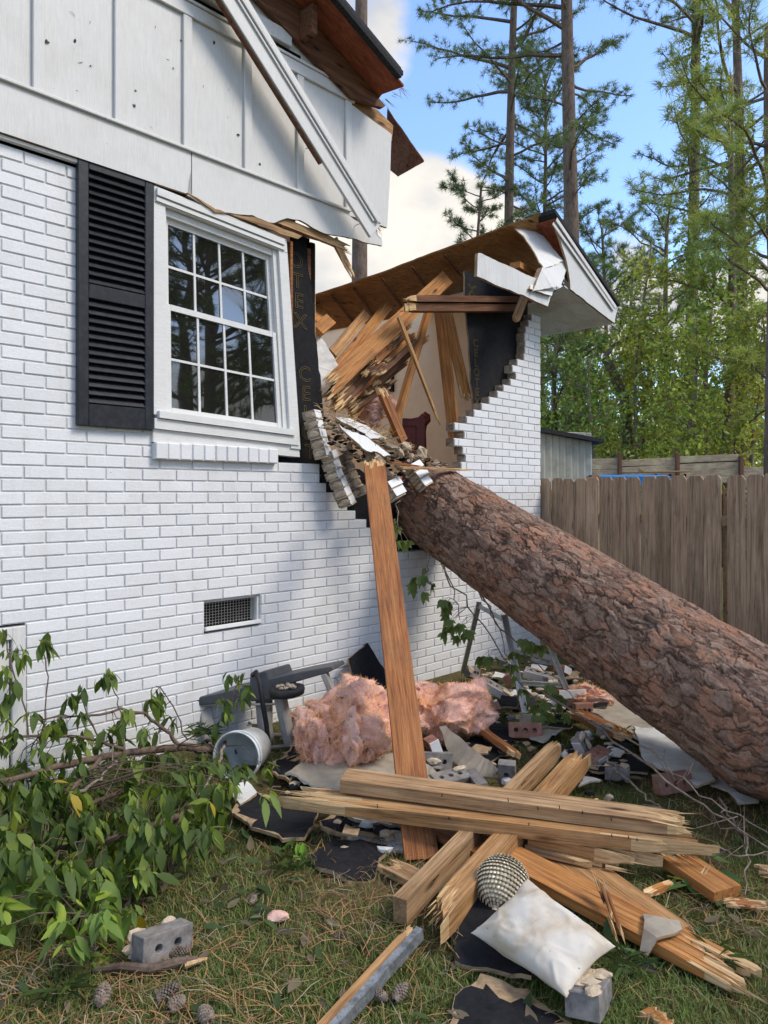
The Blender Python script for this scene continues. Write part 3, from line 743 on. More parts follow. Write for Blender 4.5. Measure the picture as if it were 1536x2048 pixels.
poly_prism('frieze_board',[(-3.1,3.174),(1.017,3.174),(1.017,3.432),(-3.1,3.432)],-.045,-.024,[M['paint'],M['core']])
fr=poly_prism('frieze_board',[U(375,391,-.045),U(425,424,-.045),U(505,430,-.045),U(530,442,-.045),U(548,446,-.045),U(575,436,-.045),U(600,440,-.045),U(625,455,-.045),U(655,468,-.045),U(700,476,-.045),U(765,492,-.045),U(763,474,-.045),U(695,430,-.045),(2.2,3.43),(1.0195,3.432)],-.045,-.024,[M['paint'],M['core']],seed=6,amp=.0025,step=.03)
t=MB(); t.bevbox(-3.1,.79,-.030,-.001,3.152,3.172,.003); t.build('bed_moulding',M['paint'],HP)
t=MB(); t.bevbox(-3.1,2.27,-.062,-.0455,3.418,3.438,.004); t.build('drip_moulding',M['paint'],HP)
t=MB(); t.box(1.018,1.022,-.0458,-.044,3.18,3.43); t.build('board_joint',M['dark'],HP)
# torn flap and dark gap over the window
poly_prism('torn_flap_board',[(.98,3.172),U(430,425,-.06),U(520,437,-.06),U(560,455,-.06),U(604,472,-.06),U(596,478,-.06),U(520,452,-.06),U(430,418,-.06)],-.062,-.05,[M['pine_gray'],M['core']],amp=.003,seed=2,step=.03)
t=MB(); t.bevbox(.8,1.78,.0,.09,3.10,3.3,.002); t.build('window_header',M['dark_beam'],HP)
# ---- left roof: rafter, deck overhanging the gable, shingles
rt=lambda u:4.516-.41*(u-2.068)
def sheet_u(name,u0,u1,y0,y1,dz0,dz1,mats,jagend=0,seed=1,fn=rt,n=40):
    """sloping sheet following fn(u), end at u1 optionally torn"""
    rr=random.Random(seed); m=MB(); ny=14; V=[]
    for lay in (dz0,dz1):
        for i in range(n+1):
            for j in range(ny+1):
                y=y0+(y1-y0)*j/ny; ue=u1-(jagend*(fbm([[y*6,seed,0]],3,seed)[0]+.5) if jagend else 0)
                u=u0+(ue-u0)*i/n; V.append((u,y,fn(u)+lay))
    k=(n+1)*(ny+1); Fs=[];w=ny+1
    for i in range(n):
        for j in range(ny): a=i*w+j; Fs+=[(a,a+w,a+w+1,a+1),(k+a,k+a+1,k+a+w+1,k+a+w)]
    for i in range(n):
        for a in (i*w,i*w+ny): Fs.append((a,a+w,k+a+w,k+a))
    for i in (0,n):
        for j in range(ny): a=i*w+j; Fs.append((a,a+1,k+a+1,k+a))
    m.add(V,Fs); return m.build(name,mats,HP)
m=MB(); pts=[(-3.1,rt(-3.1)),(2.61,rt(2.61)-.01),(2.585,rt(2.585)-.045),(2.27,rb(2.27)-.01),(-3.1,rb(-3.1)-.01)]
poly_prism('rafter',pts,-.072,-.034,[M['dark_beam'],M['dark_beam']])
m=MB(); m.bevbox(1.80,1.845,-.20,-.075,rt(1.86)-.20,rt(1.86)-.012,.003); m.build('lookout_block',M['dark_beam'],HP)
sheet_u('roof_deck',-3.1,2.62,-.30,2.4,.0,.014,M['deck'],.10,3)
sheet_u('roof_shingles',-3.1,2.50,-.345,2.4,.0145,.045,M['shingle'],.03,9)
t=MB(); t.bevbox(0,0.001,0,.001,0,.001)
def drip():
    m=MB(); V=[];n=30
    for i in range(n+1):
        u=-3.1+(2.48+3.1)*i/n
        for y,z in ((-.352,.012),(-.346,.05),(-.30,.052),(-.302,-.018),(-.35,-.02)): V.append((u,y,rt(u)+z))
    Fs=[(i*5+j,(i+1)*5+j,(i+1)*5+(j+1)%5,i*5+(j+1)%5) for i in range(n) for j in range(5)]+[tuple(range(5)),tuple(n*5+j for j in range(5))]
    m.add(V,Fs); m.build('shingle_edge',M['shingle'],HP)
drip()
# deck remnant hanging behind the torn panel
slab('hanging_deck_piece',[Vector((p[0],y,p[1])) for p,y in ((U(775,215,.12),.12),(U(848,320,-.05),-.05),(U(796,351,.25),.25),(U(770,330,.4),.4))],.014,[M['dark_beam'],M['dark_beam']],amp=.002,seed=3,parent=HP)
# splinters at the torn deck end
m=MB()
for i in range(14):
    px,py=rg.uniform(762,803),0; py=205-(px-762)*.75+rg.uniform(-4,4); u,z=U(px,py,-.2); l=rg.uniform(.03,.12)
    m.tube([(u,-.2,z),(u+l,-.2+rg.uniform(-.05,.02),z-.41*l+rg.uniform(-.04,.05))],[.0025,.0008],4)
m.build('splinters',M['splinter'],HP)
# ---- right-hand roof: gable return, soffit, shingle edge
ret=[U(1113,428,-.4),U(1121,434,-.4),U(1236,613,-.4),U(1229,646,-.4),U(1141,578,-.4),U(1138,548,-.4),U(1133,520,-.4),U(1122,484,-.4),U(1111,452,-.4)]
poly_prism('rake_return_board',ret,-.4,-.38,[M['paint'],M['core']],amp=.003,seed=3)
def rake_strips():
    m=MB()
    for o,w,y in ((8,9,-.418),(22,7,-.410)):
        a=U(1116-o*.5,434+o*.6,y);b=U(1234-o*.35,614+o*.25,y)
        A=Vector((a[0],y,a[1]));B=Vector((b[0],y,b[1])); Mx,L=frame(A,B,Vector((0,-1,0)))
        m.bevbox(0,L,-w*.0022,w*.0022,-.0,.008,.002,0,None,Mx)
    m.build('rake_moulding',M['paint'],HP)
rake_strips()
a=U(1110,424,-.43); b=U(1240,612,-.43); sl_=(b[1]-a[1])/(b[0]-a[0]); rr_=lambda u:a[1]+sl_*(u-a[0])
sheet_u('roof_shingles',a[0],b[0],-.43,-.12,.0,.035,M['shingle'],0,2,fn=lambda u:rr_(u)-.005)
sheet_u('roof_deck',a[0]+.05,b[0]-.03,-.40,-.12,-.02,-.004,M['deck'],0,2,fn=lambda u:rr_(u)-.005)
sheet_u('roof_shingles',5.25,b[0],-.12,2.2,.0,.035,M['shingle'],.04,2,fn=lambda u:rr_(u)-.005)
sheet_u('roof_deck',5.25,b[0]-.03,-.12,2.2,-.02,-.004,M['deck'],0,2,fn=lambda u:rr_(u)-.005)
s1=U(1229,648,-.4); s2=U(1133,572,-.4); s3=(s2[0]-.03,s2[1])
m=MB(); m.add([(s1[0],-.378,s1[1]),(s2[0],-.378,s2[1]),(4.86,0.02,s2[1]-.02),(4.86,2.2,s2[1]-.02),(s1[0],2.2,s1[1]),
   (s1[0],-.378,s1[1]+.012),(s2[0],-.378,s2[1]+.012),(4.86,.02,s2[1]-.008),(4.86,2.2,s2[1]-.008),(s1[0],2.2,s1[1]+.012)],
   [(0,1,2,3,4),(9,8,7,6,5),(0,1,6,5),(1,2,7,6),(2,3,8,7),(3,4,9,8),(4,0,5,9)]); m.build('soffit',M['drywall'],HP)
m=MB(); m.add([(s1[0],-.38,s1[1]),(s1[0],2.2,s1[1]),(b[0],2.2,b[1]-.02),(b[0],-.38,b[1]-.02),(s1[0]-.02,-.38,s1[1]),(s1[0]-.02,2.2,s1[1]),(b[0]-.02,2.2,b[1]-.02),(b[0]-.02,-.38,b[1]-.02)],
   [(0,1,2,3),(7,6,5,4),(0,1,5,4),(1,2,6,5),(2,3,7,6),(3,0,4,7)]); m.build('eave_fascia',M['paint'],HP)
# boxed return block and the curved torn strip above it
def pxp(pts,y): 
    return [Vector((U(px,py,yy)[0],yy,U(px,py,yy)[1])) for px,py,yy in [(p[0],p[1],p[2] if len(p)>2 else y) for p in pts]]
def hslab(name,pts,y,th,mats,seed=1,amp=.003,label=None,parent=HP,edge=0,nrm=Vector((0,-1,0)),warp=.004):
    o=slab(name,pxp(pts,y),th,mats,nrm=nrm,seed=seed,amp=amp,parent=parent,edge=edge,warp=warp)
    if label: o['label']=label
    return o
hslab('cornice_block',[(1066,583),(1084,535,-.42),(1128,521,-.36),(1137,532,-.36),(1122,570)],-.46,.05,[M['paint'],M['core']],2)
hslab('torn_soffit_strip',[(1024,452,-.1),(1060,444,-.1),(1085,470,-.2),(1108,500,-.3),(1128,522,-.38),(1088,536,-.42),(1070,505,-.3),(1046,472,-.2)],-.2,.012,[M['paint'],M['splinter']],4,.005)
deckpts=[(1103,418,-.35),(1112,450,-.3),(1130,520,.0),(1090,560,.6),(940,600,1.0),(760,640,1.3),(640,662,1.6),(624,640,1.5),(618,592,1.0),(760,544,.55),(930,481,.1)]
hslab('collapsed_roof_deck',deckpts,0,.016,[M['deck'],M['pine']],11,.0012,'reddish brown underside of the collapsed roof deck over the hole',nrm=Vector((-.3,-.5,.8)).normalized(),warp=.003)
def deckribs():
    m=MB()
    for (x0,y0,q0),(x1,y1,q1) in (((656,584,.98),(706,648,1.5)),((700,570,.85),(748,636,1.3)),((755,551,.6),(800,612,1.1)),((815,528,.45),(860,590,.95)),((880,504,.3),(925,560,.8)),((945,478,.2),(985,535,.7)),((1000,456,.1),(1035,520,.5))):
        A=Vector((U(x0,y0,q0-.03)[0],q0-.03,U(x0,y0,q0-.03)[1]));B=Vector((U(x1,y1,q1-.03)[0],q1-.03,U(x1,y1,q1-.03)[1]))
        A.z-=.035; B.z-=.035; A.y-=.05; B.y-=.05; Mx,L=frame(A,B); m.bevbox(0,L,-.011,.011,-.006,.006,.001,0,None,Mx)
    m.build('deck_seams',M['dark_beam'],HP)
deckribs()
# rake board remnant: long white board at the corner (lying on the broken top plate)
hslab('frieze_board',[(957,505),(1090,565),(1108,578),(1096,613),(954,552)],-.42,.028,[M['paint'],M['core']],5,.003,'torn white cornice board sticking out left over the broken corner')
hslab('frieze_board',[(1062,566,-.41),(1108,578,-.41),(1104,592,-.45),(1060,578,-.45)],-.42,.03,[M['paint'],M['core']],5,.002)
# dark top plates of the broken corner
A=PW(806,602,.0);B=PW(1042,594,.03); 
def hplank(nm,p0,p1,w,t,mat,roll=0,e0='broken',e1='broken',brk=.15,seed=1,up=None,**k):
    """a plank belonging to the house, from photo pixels (px,py,y)"""
    Am=Vector((U(*p0)[0],p0[2],U(*p0)[1]));Bm=Vector((U(*p1)[0],p1[2],U(*p1)[1]))
    o=plank(nm,Am,Bm,w,t,mat,roll,e0,e1,brk,up or Vector((0,0,1)),seed,parent=HP,**k); return o
hplank('top_plate',(800,598,-.02),(1040,600,.02),.085,.05,M['dark_beam'],0,seed=3,e1='cut')
hplank('top_plate',(795,616,.0),(1036,617,.04),.085,.06,M['dark_beam'],0,seed=4,e1='cut')
hplank('leaning_stud',(880,622,.35),(912,905,.2),.10,.038,M['pine_orange'],R(90),'cut','broken',seed=5)
hplank('leaning_stud',(894,625,.3),(936,812,.16),.09,.038,M['pine_orange'],R(80),'cut','broken',seed=6)
hplank('corner_block',(1049,594,-.12),(1030,643,-.10),.05,.06,M['pine_gray'],0,'cut','broken',.03,seed=7)
hplank('roof_block',(1030,530,-.2),(1078,560,.0),.09,.05,M['pine_orange'],0,'cut','cut',seed=8)
# splintered framing sticking out under the frieze board
for i,(a_,b_,w,t_) in enumerate((((548,437,-.015),(705,500,.0),.05,.03),((560,446,.0),(690,492,.01),.06,.035),((590,452,.01),(715,512,.03),.03,.02))):
    hplank('splintered_top_plate',a_,b_,w,t_,M['pine_red' if i else 'pine_gray'],R(90),'cut','broken',.3,seed=20+i,slivers=9)
hplank('hanging_splinter',(668,478,.0),(720,582,.0),.07,.022,M['pine'],R(80),'cut','broken',.3,seed=31,slivers=6)
# long white rake board hanging diagonally across the siding
def rake():
    o=bpy.data.objects.new('hanging_rake_board',None); COL.objects.link(o); o.parent=HP; o['label']='long white rake board hanging loose diagonally across the siding'
    y=-.16; a=U(440,-40,y);b=U(750,462,y-.02); A=Vector((a[0],y,a[1]));B=Vector((b[0],y-.02,b[1]))
    Mx,L=frame(A,B,Vector((0,-1,0)))
    m=MB(); m.bevbox(-.6,L,-.080,.060,-.012,.012,.003,0,None,Mx); m.build('board',M['paint'],o)
    m=MB(); m.bevbox(-.6,L-.03,.035,.052,.013,.034,.003,0,None,Mx); m.bevbox(-.6,L-.06,.012,.030,.013,.024,.003,0,None,Mx); m.bevbox(-.6,L-.01,.063,.10,-.02,.02,.003,0,None,Mx); m.build('moulding',M['paint'],o)
    m=MB(); m.bevbox(-.6,L*.66,-.097,-.081,-.03,.0,.003,0,None,Mx); m.build('dark_edge_strip',M['dark_beam'],o)
    m=MB()
    for i in range(12):
        l=rg.uniform(.02,.07); yy=rg.uniform(-.05,.08); m.tube([Mx@Vector((L-.02,yy,0)),Mx@Vector((L+l,yy+rg.uniform(-.02,.02),rg.uniform(-.02,.02)))],[.003,.0008],4)
    m.build('splinters',M['pine_gray'],o)
    m=MB()
    for q in (.05,.6,.95):  # brackets that still tie it to the wall
        p=Mx@Vector((L*q,0,-.012)); m.tube([p,(p.x,-.03,p.z)],.003,5)
    m.build('nail',M['galv'],o)
rake()

def bits():
    rs=np.random.default_rng(4); n=34; O=[];D=[];U_=[]
    P_=[(150,35),(138,22),(158,38),(180,48),(148,95),(156,125),(182,130),(340,120),(345,135),(457,232),(312,50),(90,85),(300,250),(270,215),(385,285),(480,270),(515,255),(430,330),(520,325)]
    for i in range(n):
        p=P_[i] if i<len(P_) else (rs.uniform(20,600),rs.uniform(60,300))
        u,z=U(p[0],p[1],-.026); O.append((u,-.026,z)); D.append(rs.normal(size=3)*[1,.1,1]); U_.append((0,-1,.2))
    l=.012+.03*rs.random(n)**2
    V,Fq,C=leafcloud(O,D,U_,l,l*np.where(rs.random(n)<.5,.5,.08),np.ones((n,3))*[.035,.035,.025],bend=.3,fold=.2)
    o=fastmesh('stuck_leaf_bits',V,Fq,M['leaf'],HP,C)  # dark leaf shapes stand in for leaf shadows and debris specks
bits()
t=MB(); t.box(-3.1,1.0,-.0215,.09,3.178,3.40); t.box(1.0,1.8,.002,.09,3.178,3.5); t.box(-3.1,1.9,.09,.1,3.17,4.4); t.build('gap_lining',M['dark'],HP)  # added dark fill that blocks the sky behind frieze and siding
# ================================================================ FALLEN PINE TRUNK
def bark_mat(name,tint=(1,1,1),attr=True):
    m=Mat(name,.9,.15); c=m.attr() if attr else None
    f=m.noise(m.coord((1,1,1) if attr else (1,1,.35)),60 if attr else 14,6,.75); f2=m.noise(m.coord(),220,3,.7); g=m.noise(m.coord(),5,5,.6)
    if attr: c=m.mix(1.0,c,m.ramp(f,(.3,.72),(.72,1.25)),'MULTIPLY')
    else: c=m.ramp(f,(.3,(.07*tint[0],.052*tint[1],.040*tint[2])),(.7,(.25*tint[0],.19*tint[1],.15*tint[2])))
    lich=m.ramp(g,(.58,0),(.76,.22)); c=m.mix(lich,c,(.25,.23,.21))
    m.color(c); m.bump(f,.004 if attr else .03,.9,m.bump(f2,.001,.6)); return m.m
M['bark']=bark_mat('pine_bark')
def cell(P,per,scale,seed):
    """2-D jittered cells with wrap in the second coordinate -> F1,F2,id of nearest cell"""
    q=P*scale; b=np.floor(q).astype(int); best=np.full(len(q),9.);sec=np.full(len(q),9.);idx=np.zeros(len(q))
    n=int(round(per*scale[1]))
    for di in (-1,0,1):
        for dj in (-1,0,1):
            ci=b[:,0]+di;cj=b[:,1]+dj;cw=np.mod(cj,n)
            jx=_h(ci,cw,np.zeros_like(ci),seed);jy=_h(ci,cw,np.ones_like(ci),seed+5)
            d=np.maximum(abs(ci+.5+(jx-.5)*.95-q[:,0])*1.0,0)**2+(cj+.5+(jy-.5)*.95-q[:,1])**2; d=np.sqrt(d)
            hv=_h(ci,cw,np.full_like(ci,3),seed+9)
            m=d<best; sec=np.where(m,best,np.minimum(sec,d)); idx=np.where(m,hv,idx); best=np.where(m,d,best)
    return best,sec,idx
def trunk():
    A=Vector((.43,5.7,1.33)); B=Vector((1.82,3.5,.35)); d=(B-A).normalized(); S=A-d*.22; E=B+d*2.2
    Mx,L=frame(S,E); nx,na=1080,540; rad0,rad1=.325,.350
    x=np.linspace(0,L,nx+1); a=np.arange(na)/na
    X,Aa=np.meshgrid(x,a,indexing='ij'); X=X.ravel();Aa=Aa.ravel(); circ=2*math.pi*.34
    # domain: along, round.  plates ~ 10 cm long x 6 cm wide in overlapping layers
    an=Aa*2*math.pi; C3=np.stack([X*1.6,np.cos(an)*.55,np.sin(an)*.55],1)
    w1=fbm(C3*7,4,11)*.040; w2=fbm(C3*7+50,4,12)*.034; w3=fbm(C3*30,3,13)*.008; w4=fbm(C3*30+9,3,14)*.008
    P=np.stack([X+w1+w3,np.mod(Aa*circ+w2+w4,circ)],1)
    per=circ
    def sc(lx,ly): n=round(per*ly); return np.array([lx,n/per])
    f1,f2,i1=cell(P,per,sc(4.6,14.5),1); e1=f2-f1
    g1,g2,i2=cell(np.stack([P[:,0]+w2*.8,np.mod(P[:,1]+w1*.5,circ)],1),per,sc(8.5,28),2); e2=g2-g1
    wd_=.05+.10*np.clip(.5+fbm(C3*10,2,61),0,1)
    big=np.clip(e1/wd_,0,1); big=big*big*(3-2*big); med=np.clip(e2/(wd_*.8),0,1)
    # papery layers: terraces of a stretched noise, their rims are the flake edges
    St=np.stack([X*3.0,np.cos(an)*4.2,np.sin(an)*4.2],1)
    tn=(fbm(St*1.4,4,71)*.5+.5)*3.2+i2*2.6+i1*1.6; fl=np.floor(tn); fr=tn-fl; ter=fl+np.clip(fr/.22,0,1)
    tn2=(fbm(St*4.5,4,73)*.5+.5)*5; fl2=np.floor(tn2); fr2=tn2-fl2; ter2=fl2+np.clip(fr2/.25,0,1)
    rim=np.clip(1-np.abs(fr-.11)/.11,0,1)
    ridge=fbm(np.stack([X*.8,np.cos(an)*2.6,np.sin(an)*2.6],1)*2,3,5)
    hgt=big*.012+med*.0062+ter*.0040+ter2*.0009+ridge*.008+fbm(C3*60,3,6)*.0010-.012
    hgt*=.72
    r=rad0+(rad1-rad0)*X/L + hgt-.018 + np.cos(an*2+1)*.008+np.clip((X-L+.3)/.3,0,1)*.03
    r=np.where(X<.12,r*(.25+.75*np.sqrt(np.clip(X/.12,0,1))),r)
    V=np.stack([X,np.cos(an)*r,np.sin(an)*r],1)
    # colours of the plates themselves: grey-tan faces, rusty flaked patches, dark furrows
    c0=np.array([.105,.058,.040]);c1=np.array([.335,.225,.165]);c2=np.array([.36,.175,.105]);c3=np.array([.055,.036,.028])
    mixv=np.clip(0.5+.22*fbm(C3*9,3,31)+.85*(_h(fl.astype(int),(i2*60).astype(int),(i1*40).astype(int),3)-.5)+.12*fbm(C3*50,2,33),0,1)[:,None]
    col=c0*(1-mixv)+c1*mixv
    rust=np.clip((_h((fl+7).astype(int),(i2*50).astype(int),(i1*50).astype(int),9)*.9+.5*fbm(C3*4,2,40)-.62)*4,0,1)[:,None]*.65; col=col*(1-rust)+c2*rust
    fur=(1-big)[:,None]*.8; fur2=(1-med)[:,None]*.4
    col=col*(1-fur)+c3*fur; col=col*(1-fur2)+c3*fur2
    col=col*(1-.35*rim[:,None])
    # world placement, slightly bowed
    R3=np.array(Mx.to_3x3()); Wd=V@R3.T+np.array(Mx.translation)
    Xax=S.z+d.z*X; Wd[:,2]+=np.maximum(0,.335-Xax)*1.0
    I=np.arange((nx+1)*na).reshape(nx+1,na); Fq=np.stack([I[:-1],I[1:],np.roll(I[1:],-1,1),np.roll(I[:-1],-1,1)],-1).reshape(-1,4)
    root=empty('fallen_pine_trunk',(B.x,B.y,0),0,'huge fallen pine trunk with scaly reddish bark leaning into the broken wall','tree trunk')
    V2=Wd-np.array([B.x,B.y,0])
    fastmesh('bark',V2,Fq,M['bark'],root,col,True)
    # broken butt: ragged disc of torn wood
    m=MB(); n=40; rr=random.Random(5); ring=[]
    Vv=[];
    for q,(k,dx) in enumerate(((1.0,.0),(.8,.03),(.5,.05),(.2,.07))):
        for j in range(n):
            an_=2*math.pi*j/n; Vv.append(Mx@Vector((L+dx+rr.uniform(-.01,.05),math.cos(an_)*.355*k,math.sin(an_)*.355*k))-Vector((B.x,B.y,0))+Vector((0,0,.335-E.z)))
    Fs=[(q*n+j,q*n+(j+1)%n,(q+1)*n+(j+1)%n,(q+1)*n+j) for q in range(3) for j in range(n)]+[tuple(3*n+j for j in range(n))]
    m.add(Vv,Fs); m.build('torn_end',M['splinter'],root)
trunk()
# ================================================================ FENCES AND SHED
def picket(name,p,w,h,dirv,mat,seed,parent):
    rr=random.Random(seed); c=.028; q=w/2-.0025
    poly=[(-q,0),(q,0),(q,h-c*1.1),(q-c*.8,h),(-q+c*.8,h),(-q,h-c*1.1)]
    m=MB(); m.prism(poly,-.008,.008,fn=lambda x,y,z:(x,z,y))
    o=m.build(name,mat,parent,bevel=.002); 
    o.location=p; o.rotation_euler=(rr.uniform(-.008,.008),rr.uniform(-.008,.008),math.atan2(dirv.y,dirv.x)+rr.uniform(-.03,.03)); return o
M['fence']=wood('weathered_fence_board',(.085,.062,.052),(.185,.14,.118),(.30,.245,.21),1,.9,True,.3)
_fc=wood('weathered_fence_board_vertical',(.085,.062,.052),(.185,.14,.118),(.30,.245,.21),1,.9,True,.3)
def vert_wood(name,dark,mid,light,dirt=(.05,.04,.035),knots=True):
    m=Mat(name,.92,.15); g=m.noise(m.coord((24,24,1.1),rnd=True),2.2,6,.65,.7); fine=m.noise(m.coord((140,140,3),rnd=True),2,3,.6)
    c=m.ramp(g,(.3,dark),(.5,mid),(.72,light)); c=m.mix(.5,c,m.ramp(fine,(.35,.5),(.65,1.15)),'MULTIPLY')
    v=m.N('ShaderNodeTexVoronoi'); m.L(m.coord((8,8,2.1),rnd=True),v.inputs['Vector']); v.inputs['Scale'].default_value=1
    c=m.mix(m.ramp(v.outputs['Distance'],(.05,1),(.13,0)),c,tuple(x*.35 for x in dark))
    d=m.noise(m.coord((3,3,1),rnd=True),3,6,.7); c=m.mix(m.ramp(d,(.5,0),(.78,.55)),c,dirt)
    oi=m.N('ShaderNodeObjectInfo'); c=m.mix(.6,c,m.ramp(oi.outputs['Random'],(0,.62),(1,1.25)),'MULTIPLY')
    m.color(c); m.bump(g,.002,.7,m.bump(fine,.0008,.6)); return m.m
M['fence']=vert_wood('weathered_fence_board',(.22,.145,.09),(.42,.295,.195),(.56,.42,.30))
fence=empty('picket_fence',(1.52,7.2,0),0,'weathered brown dog-ear picket fence running right from the house corner','fence')
def mkfence():
    st=Vector((1.505,7.15,0)); en=Vector((2.56,5.62,0)); d=(en-st).normalized(); L=(en-st).length
    n=13; rr=random.Random(2); root=fence.location
    for i in range(n):
        p=st+d*(L*(i+.5)/n)-Vector(root); picket('picket',p,L/n,1.60+rr.uniform(-.006,.006),d,M['fence'],i,fence)
    st2=st+d*(L+.055); 
    for i in range(9):
        p=st2+d*(.142*(i+.5))-Vector(root); picket('picket',p,.142,1.595+rr.uniform(-.006,.006),d,M['fence'],i+50,fence)
    nrm=Vector((-d.y,d.x,0)); nrm=nrm if nrm.dot(Vector((0,1,0)))>0 else -nrm
    m=MB()
    for z in (.35,1.25):
        Mx,LL=frame(st-Vector(root)+nrm*.03+Vector((0,0,z)),st2+d*1.25-Vector(root)+nrm*.03+Vector((0,0,z))); m.bevbox(0,LL,-.02,.02,-.04,.04,.003,0,None,Mx)
        m.build('fence_rail',M['pine_gray'],fence); m=MB()
    for q in (0.02,L+.03,L+1.3):
        p=st+d*q-Vector(root)+nrm*.09; m=MB(); m.bevbox(p.x-.045,p.x+.045,p.y-.045,p.y+.045,-.05,1.5,.004); m.build('fence_post',M['pine_gray'],fence)
mkfence()
# metal shed behind the fence
def shed():
    o=empty('metal_shed',(2.3,10.6,0),0,'pale grey ribbed metal shed with a dark flat roof behind the picket fence','shed')
    m=MB(); x0=PY(1060,900,9.5).x; x1=PY(1181,900,9.9).x; z1=EYE+(989-884)/F*9.9
    n=9; L=Vector((x1-x0,.4,0))
    M['shed']=simple('pale_painted_metal',(.38,.37,.31),(.48,.47,.40),5,.5,.4,0,(1,1,.4),dirt=(.16,.15,.11,.6),dscale=3)
    ang=math.atan2(.4,x1-x0); 
    for i in range(n):
        a=i/n;b=(i+1)/n; w=(x1-x0)/n
        m.bevbox(x0+a*(x1-x0)+.02-2.3,x0+b*(x1-x0)-2.3,-1.1+.4*a,-1.05+.4*a,0,z1+.12,.008)
        m.bevbox(x0+a*(x1-x0)-.012-2.3,x0+a*(x1-x0)+.018-2.3,-1.125+.4*a,-1.05+.4*a,0,z1+.12,.005)
    m.build('wall_panels',M['shed'],o)
    m=MB(); m.bevbox(x1-2.35,x1-2.3+.02,-.7,1.2,0,z1+.05,.005); m.box(x0-2.3,x1-2.33,1.15,1.2,0,z1); m.build('side_wall',M['shed'],o)
    zr=EYE+(989-858)/F*9.5; m=MB(); Mx=Matrix.Translation((0,0,0))
    xa=x0-2.42; xb=x1-2.3+.14; za=zr+.02; zb=z1+.03
    m.add([(xa,-1.25,za+.03),(xb,-.85,zb),(xb,1.3,zb),(xa,1.3,za+.03),(xa,-1.25,za-.03),(xb,-.85,zb-.05),(xb,1.3,zb-.05),(xa,1.3,za-.03)],[(0,1,2,3),(7,6,5,4),(0,1,5,4),(1,2,6,5),(2,3,7,6),(3,0,4,7)])
    m.build('roof',M['shingle'],o)
shed()
M['oldwood']=simple('lichen_covered_old_wood',(.24,.18,.13),(.44,.37,.27),7,.95,.1,.003,(1,1,5),dirt=(.55,.54,.34,.8),dscale=3)
M['redwood']=simple('red_brown_post',(.12,.06,.045),(.2,.11,.08),7,.95,.1,.003,(8,8,1))
def backfence():
    o=empty('board_fence',(5,12.4,0),0,'old lichen-stained horizontal board fence far behind the picket fence','fence')
    Y=12.4; P=lambda x,y,dy=0:PY(x,y,Y)-Vector((5,12.4,0))+Vector((0,dy,0))
    def hb(x0,y0,x1,y1,h):
        a=P(x0,y0);b=P(x1,y1); Mx,L=frame(a,b); m=MB(); m.bevbox(0,L,-.02,.02,-h/2,h/2,.004,0,None,Mx); m.build('board',M['oldwood'],o)
    for r in ((1170,924,1236,923,.10),(1170,934,1236,934,.09),(1170,946,1236,946,.10),(1170,958,1236,958,.09),
              (1242,928,1350,922,.12),(1242,940,1350,936,.13),(1242,952,1350,951,.12),(1242,964,1350,963,.1),
              (1356,921,1476,916,.13),(1356,934,1476,929,.14),(1356,948,1476,944,.10),(1356,960,1476,958,.12),
              (1486,941,1600,945,.13),(1486,955,1600,958,.12),(1486,968,1600,969,.1)): hb(*r)
    for x,yt in ((1238,908),(1353,906),(1480,912)):
        a=P(x,yt); m=MB(); m.bevbox(a.x-.03,a.x+.03,-.07,.05,0,a.z,.005); m.build('post',M['redwood'],o)
backfence()
def bench():
    Y=12.1; o=empty('wall_shelf',(PY(1330,943,Y).x,Y,0),0,'narrow wooden shelf on brackets in front of the old board fence','shelf')
    a=PY(1283,944,Y)-o.location;b=PY(1376,943,Y)-o.location; Mx,L=frame(a,b); m=MB(); m.bevbox(0,L,-.12,.12,-.012,.012,.003,0,None,Mx); m.build('shelf_board',M['pine_gray'],o)
    for x in (1312,1340,1370):
        p=PY(x,948,Y)-o.location; m=MB(); m.prism([(-.1,0),(.1,0),(.1,-.16)],-.015,.015,fn=lambda q,w,e:(p.x+e+q*.3,p.y+q,p.z+w)); m.build('bracket',M['dark_beam'],o)
    for x in (1290,1370):
        p=PY(x,950,Y)-o.location; m=MB(); m.bevbox(p.x-.03,p.x+.03,.05,.11,0,p.z,.003); m.build('leg',M['oldwood'],o)
bench()
def pool():
    Y=9.5; z0=1.60; m=MB()
    o=empty('blue_tarp',(PY(1270,960,Y).x,Y,0),0,'bright blue tarp edge showing just above the picket fence','tarp')
    M['blue']=simple('blue_tarp_fabric',(.02,.20,.55),(.04,.30,.70),8,.5,.4,.002)
    V=[];n=40
    for i in range(n+1):
        x=PY(1192+i*(1343-1192)/n,958,Y).x-o.location.x; sc_=.018*abs(math.sin(i*.62))
        for y,z in ((.0,EYE+(989-953)/F*Y),(.25,EYE+(989-952)/F*Y+.02),(1.4,EYE+(989-958)/F*Y),(0.01,EYE+(989-962)/F*Y-.03-sc_)): V.append((x,y,z))
    Fs=[]
    for i in range(n):
        a=i*4; Fs+=[(a,a+4,a+5,a+1),(a+1,a+5,a+6,a+2),(a+3,a+7,a+4,a)]
    m.add(V,Fs); m.build('cover',M['blue'],o)
    f=MB()
    for x in (1195,1343):
        p=PY(x,960,Y)-o.location; f=MB(); f.tube([(p.x,.05,0),(p.x,.05,p.z)],.02,8); f.build('support_leg',M['steel'],o)
pool()
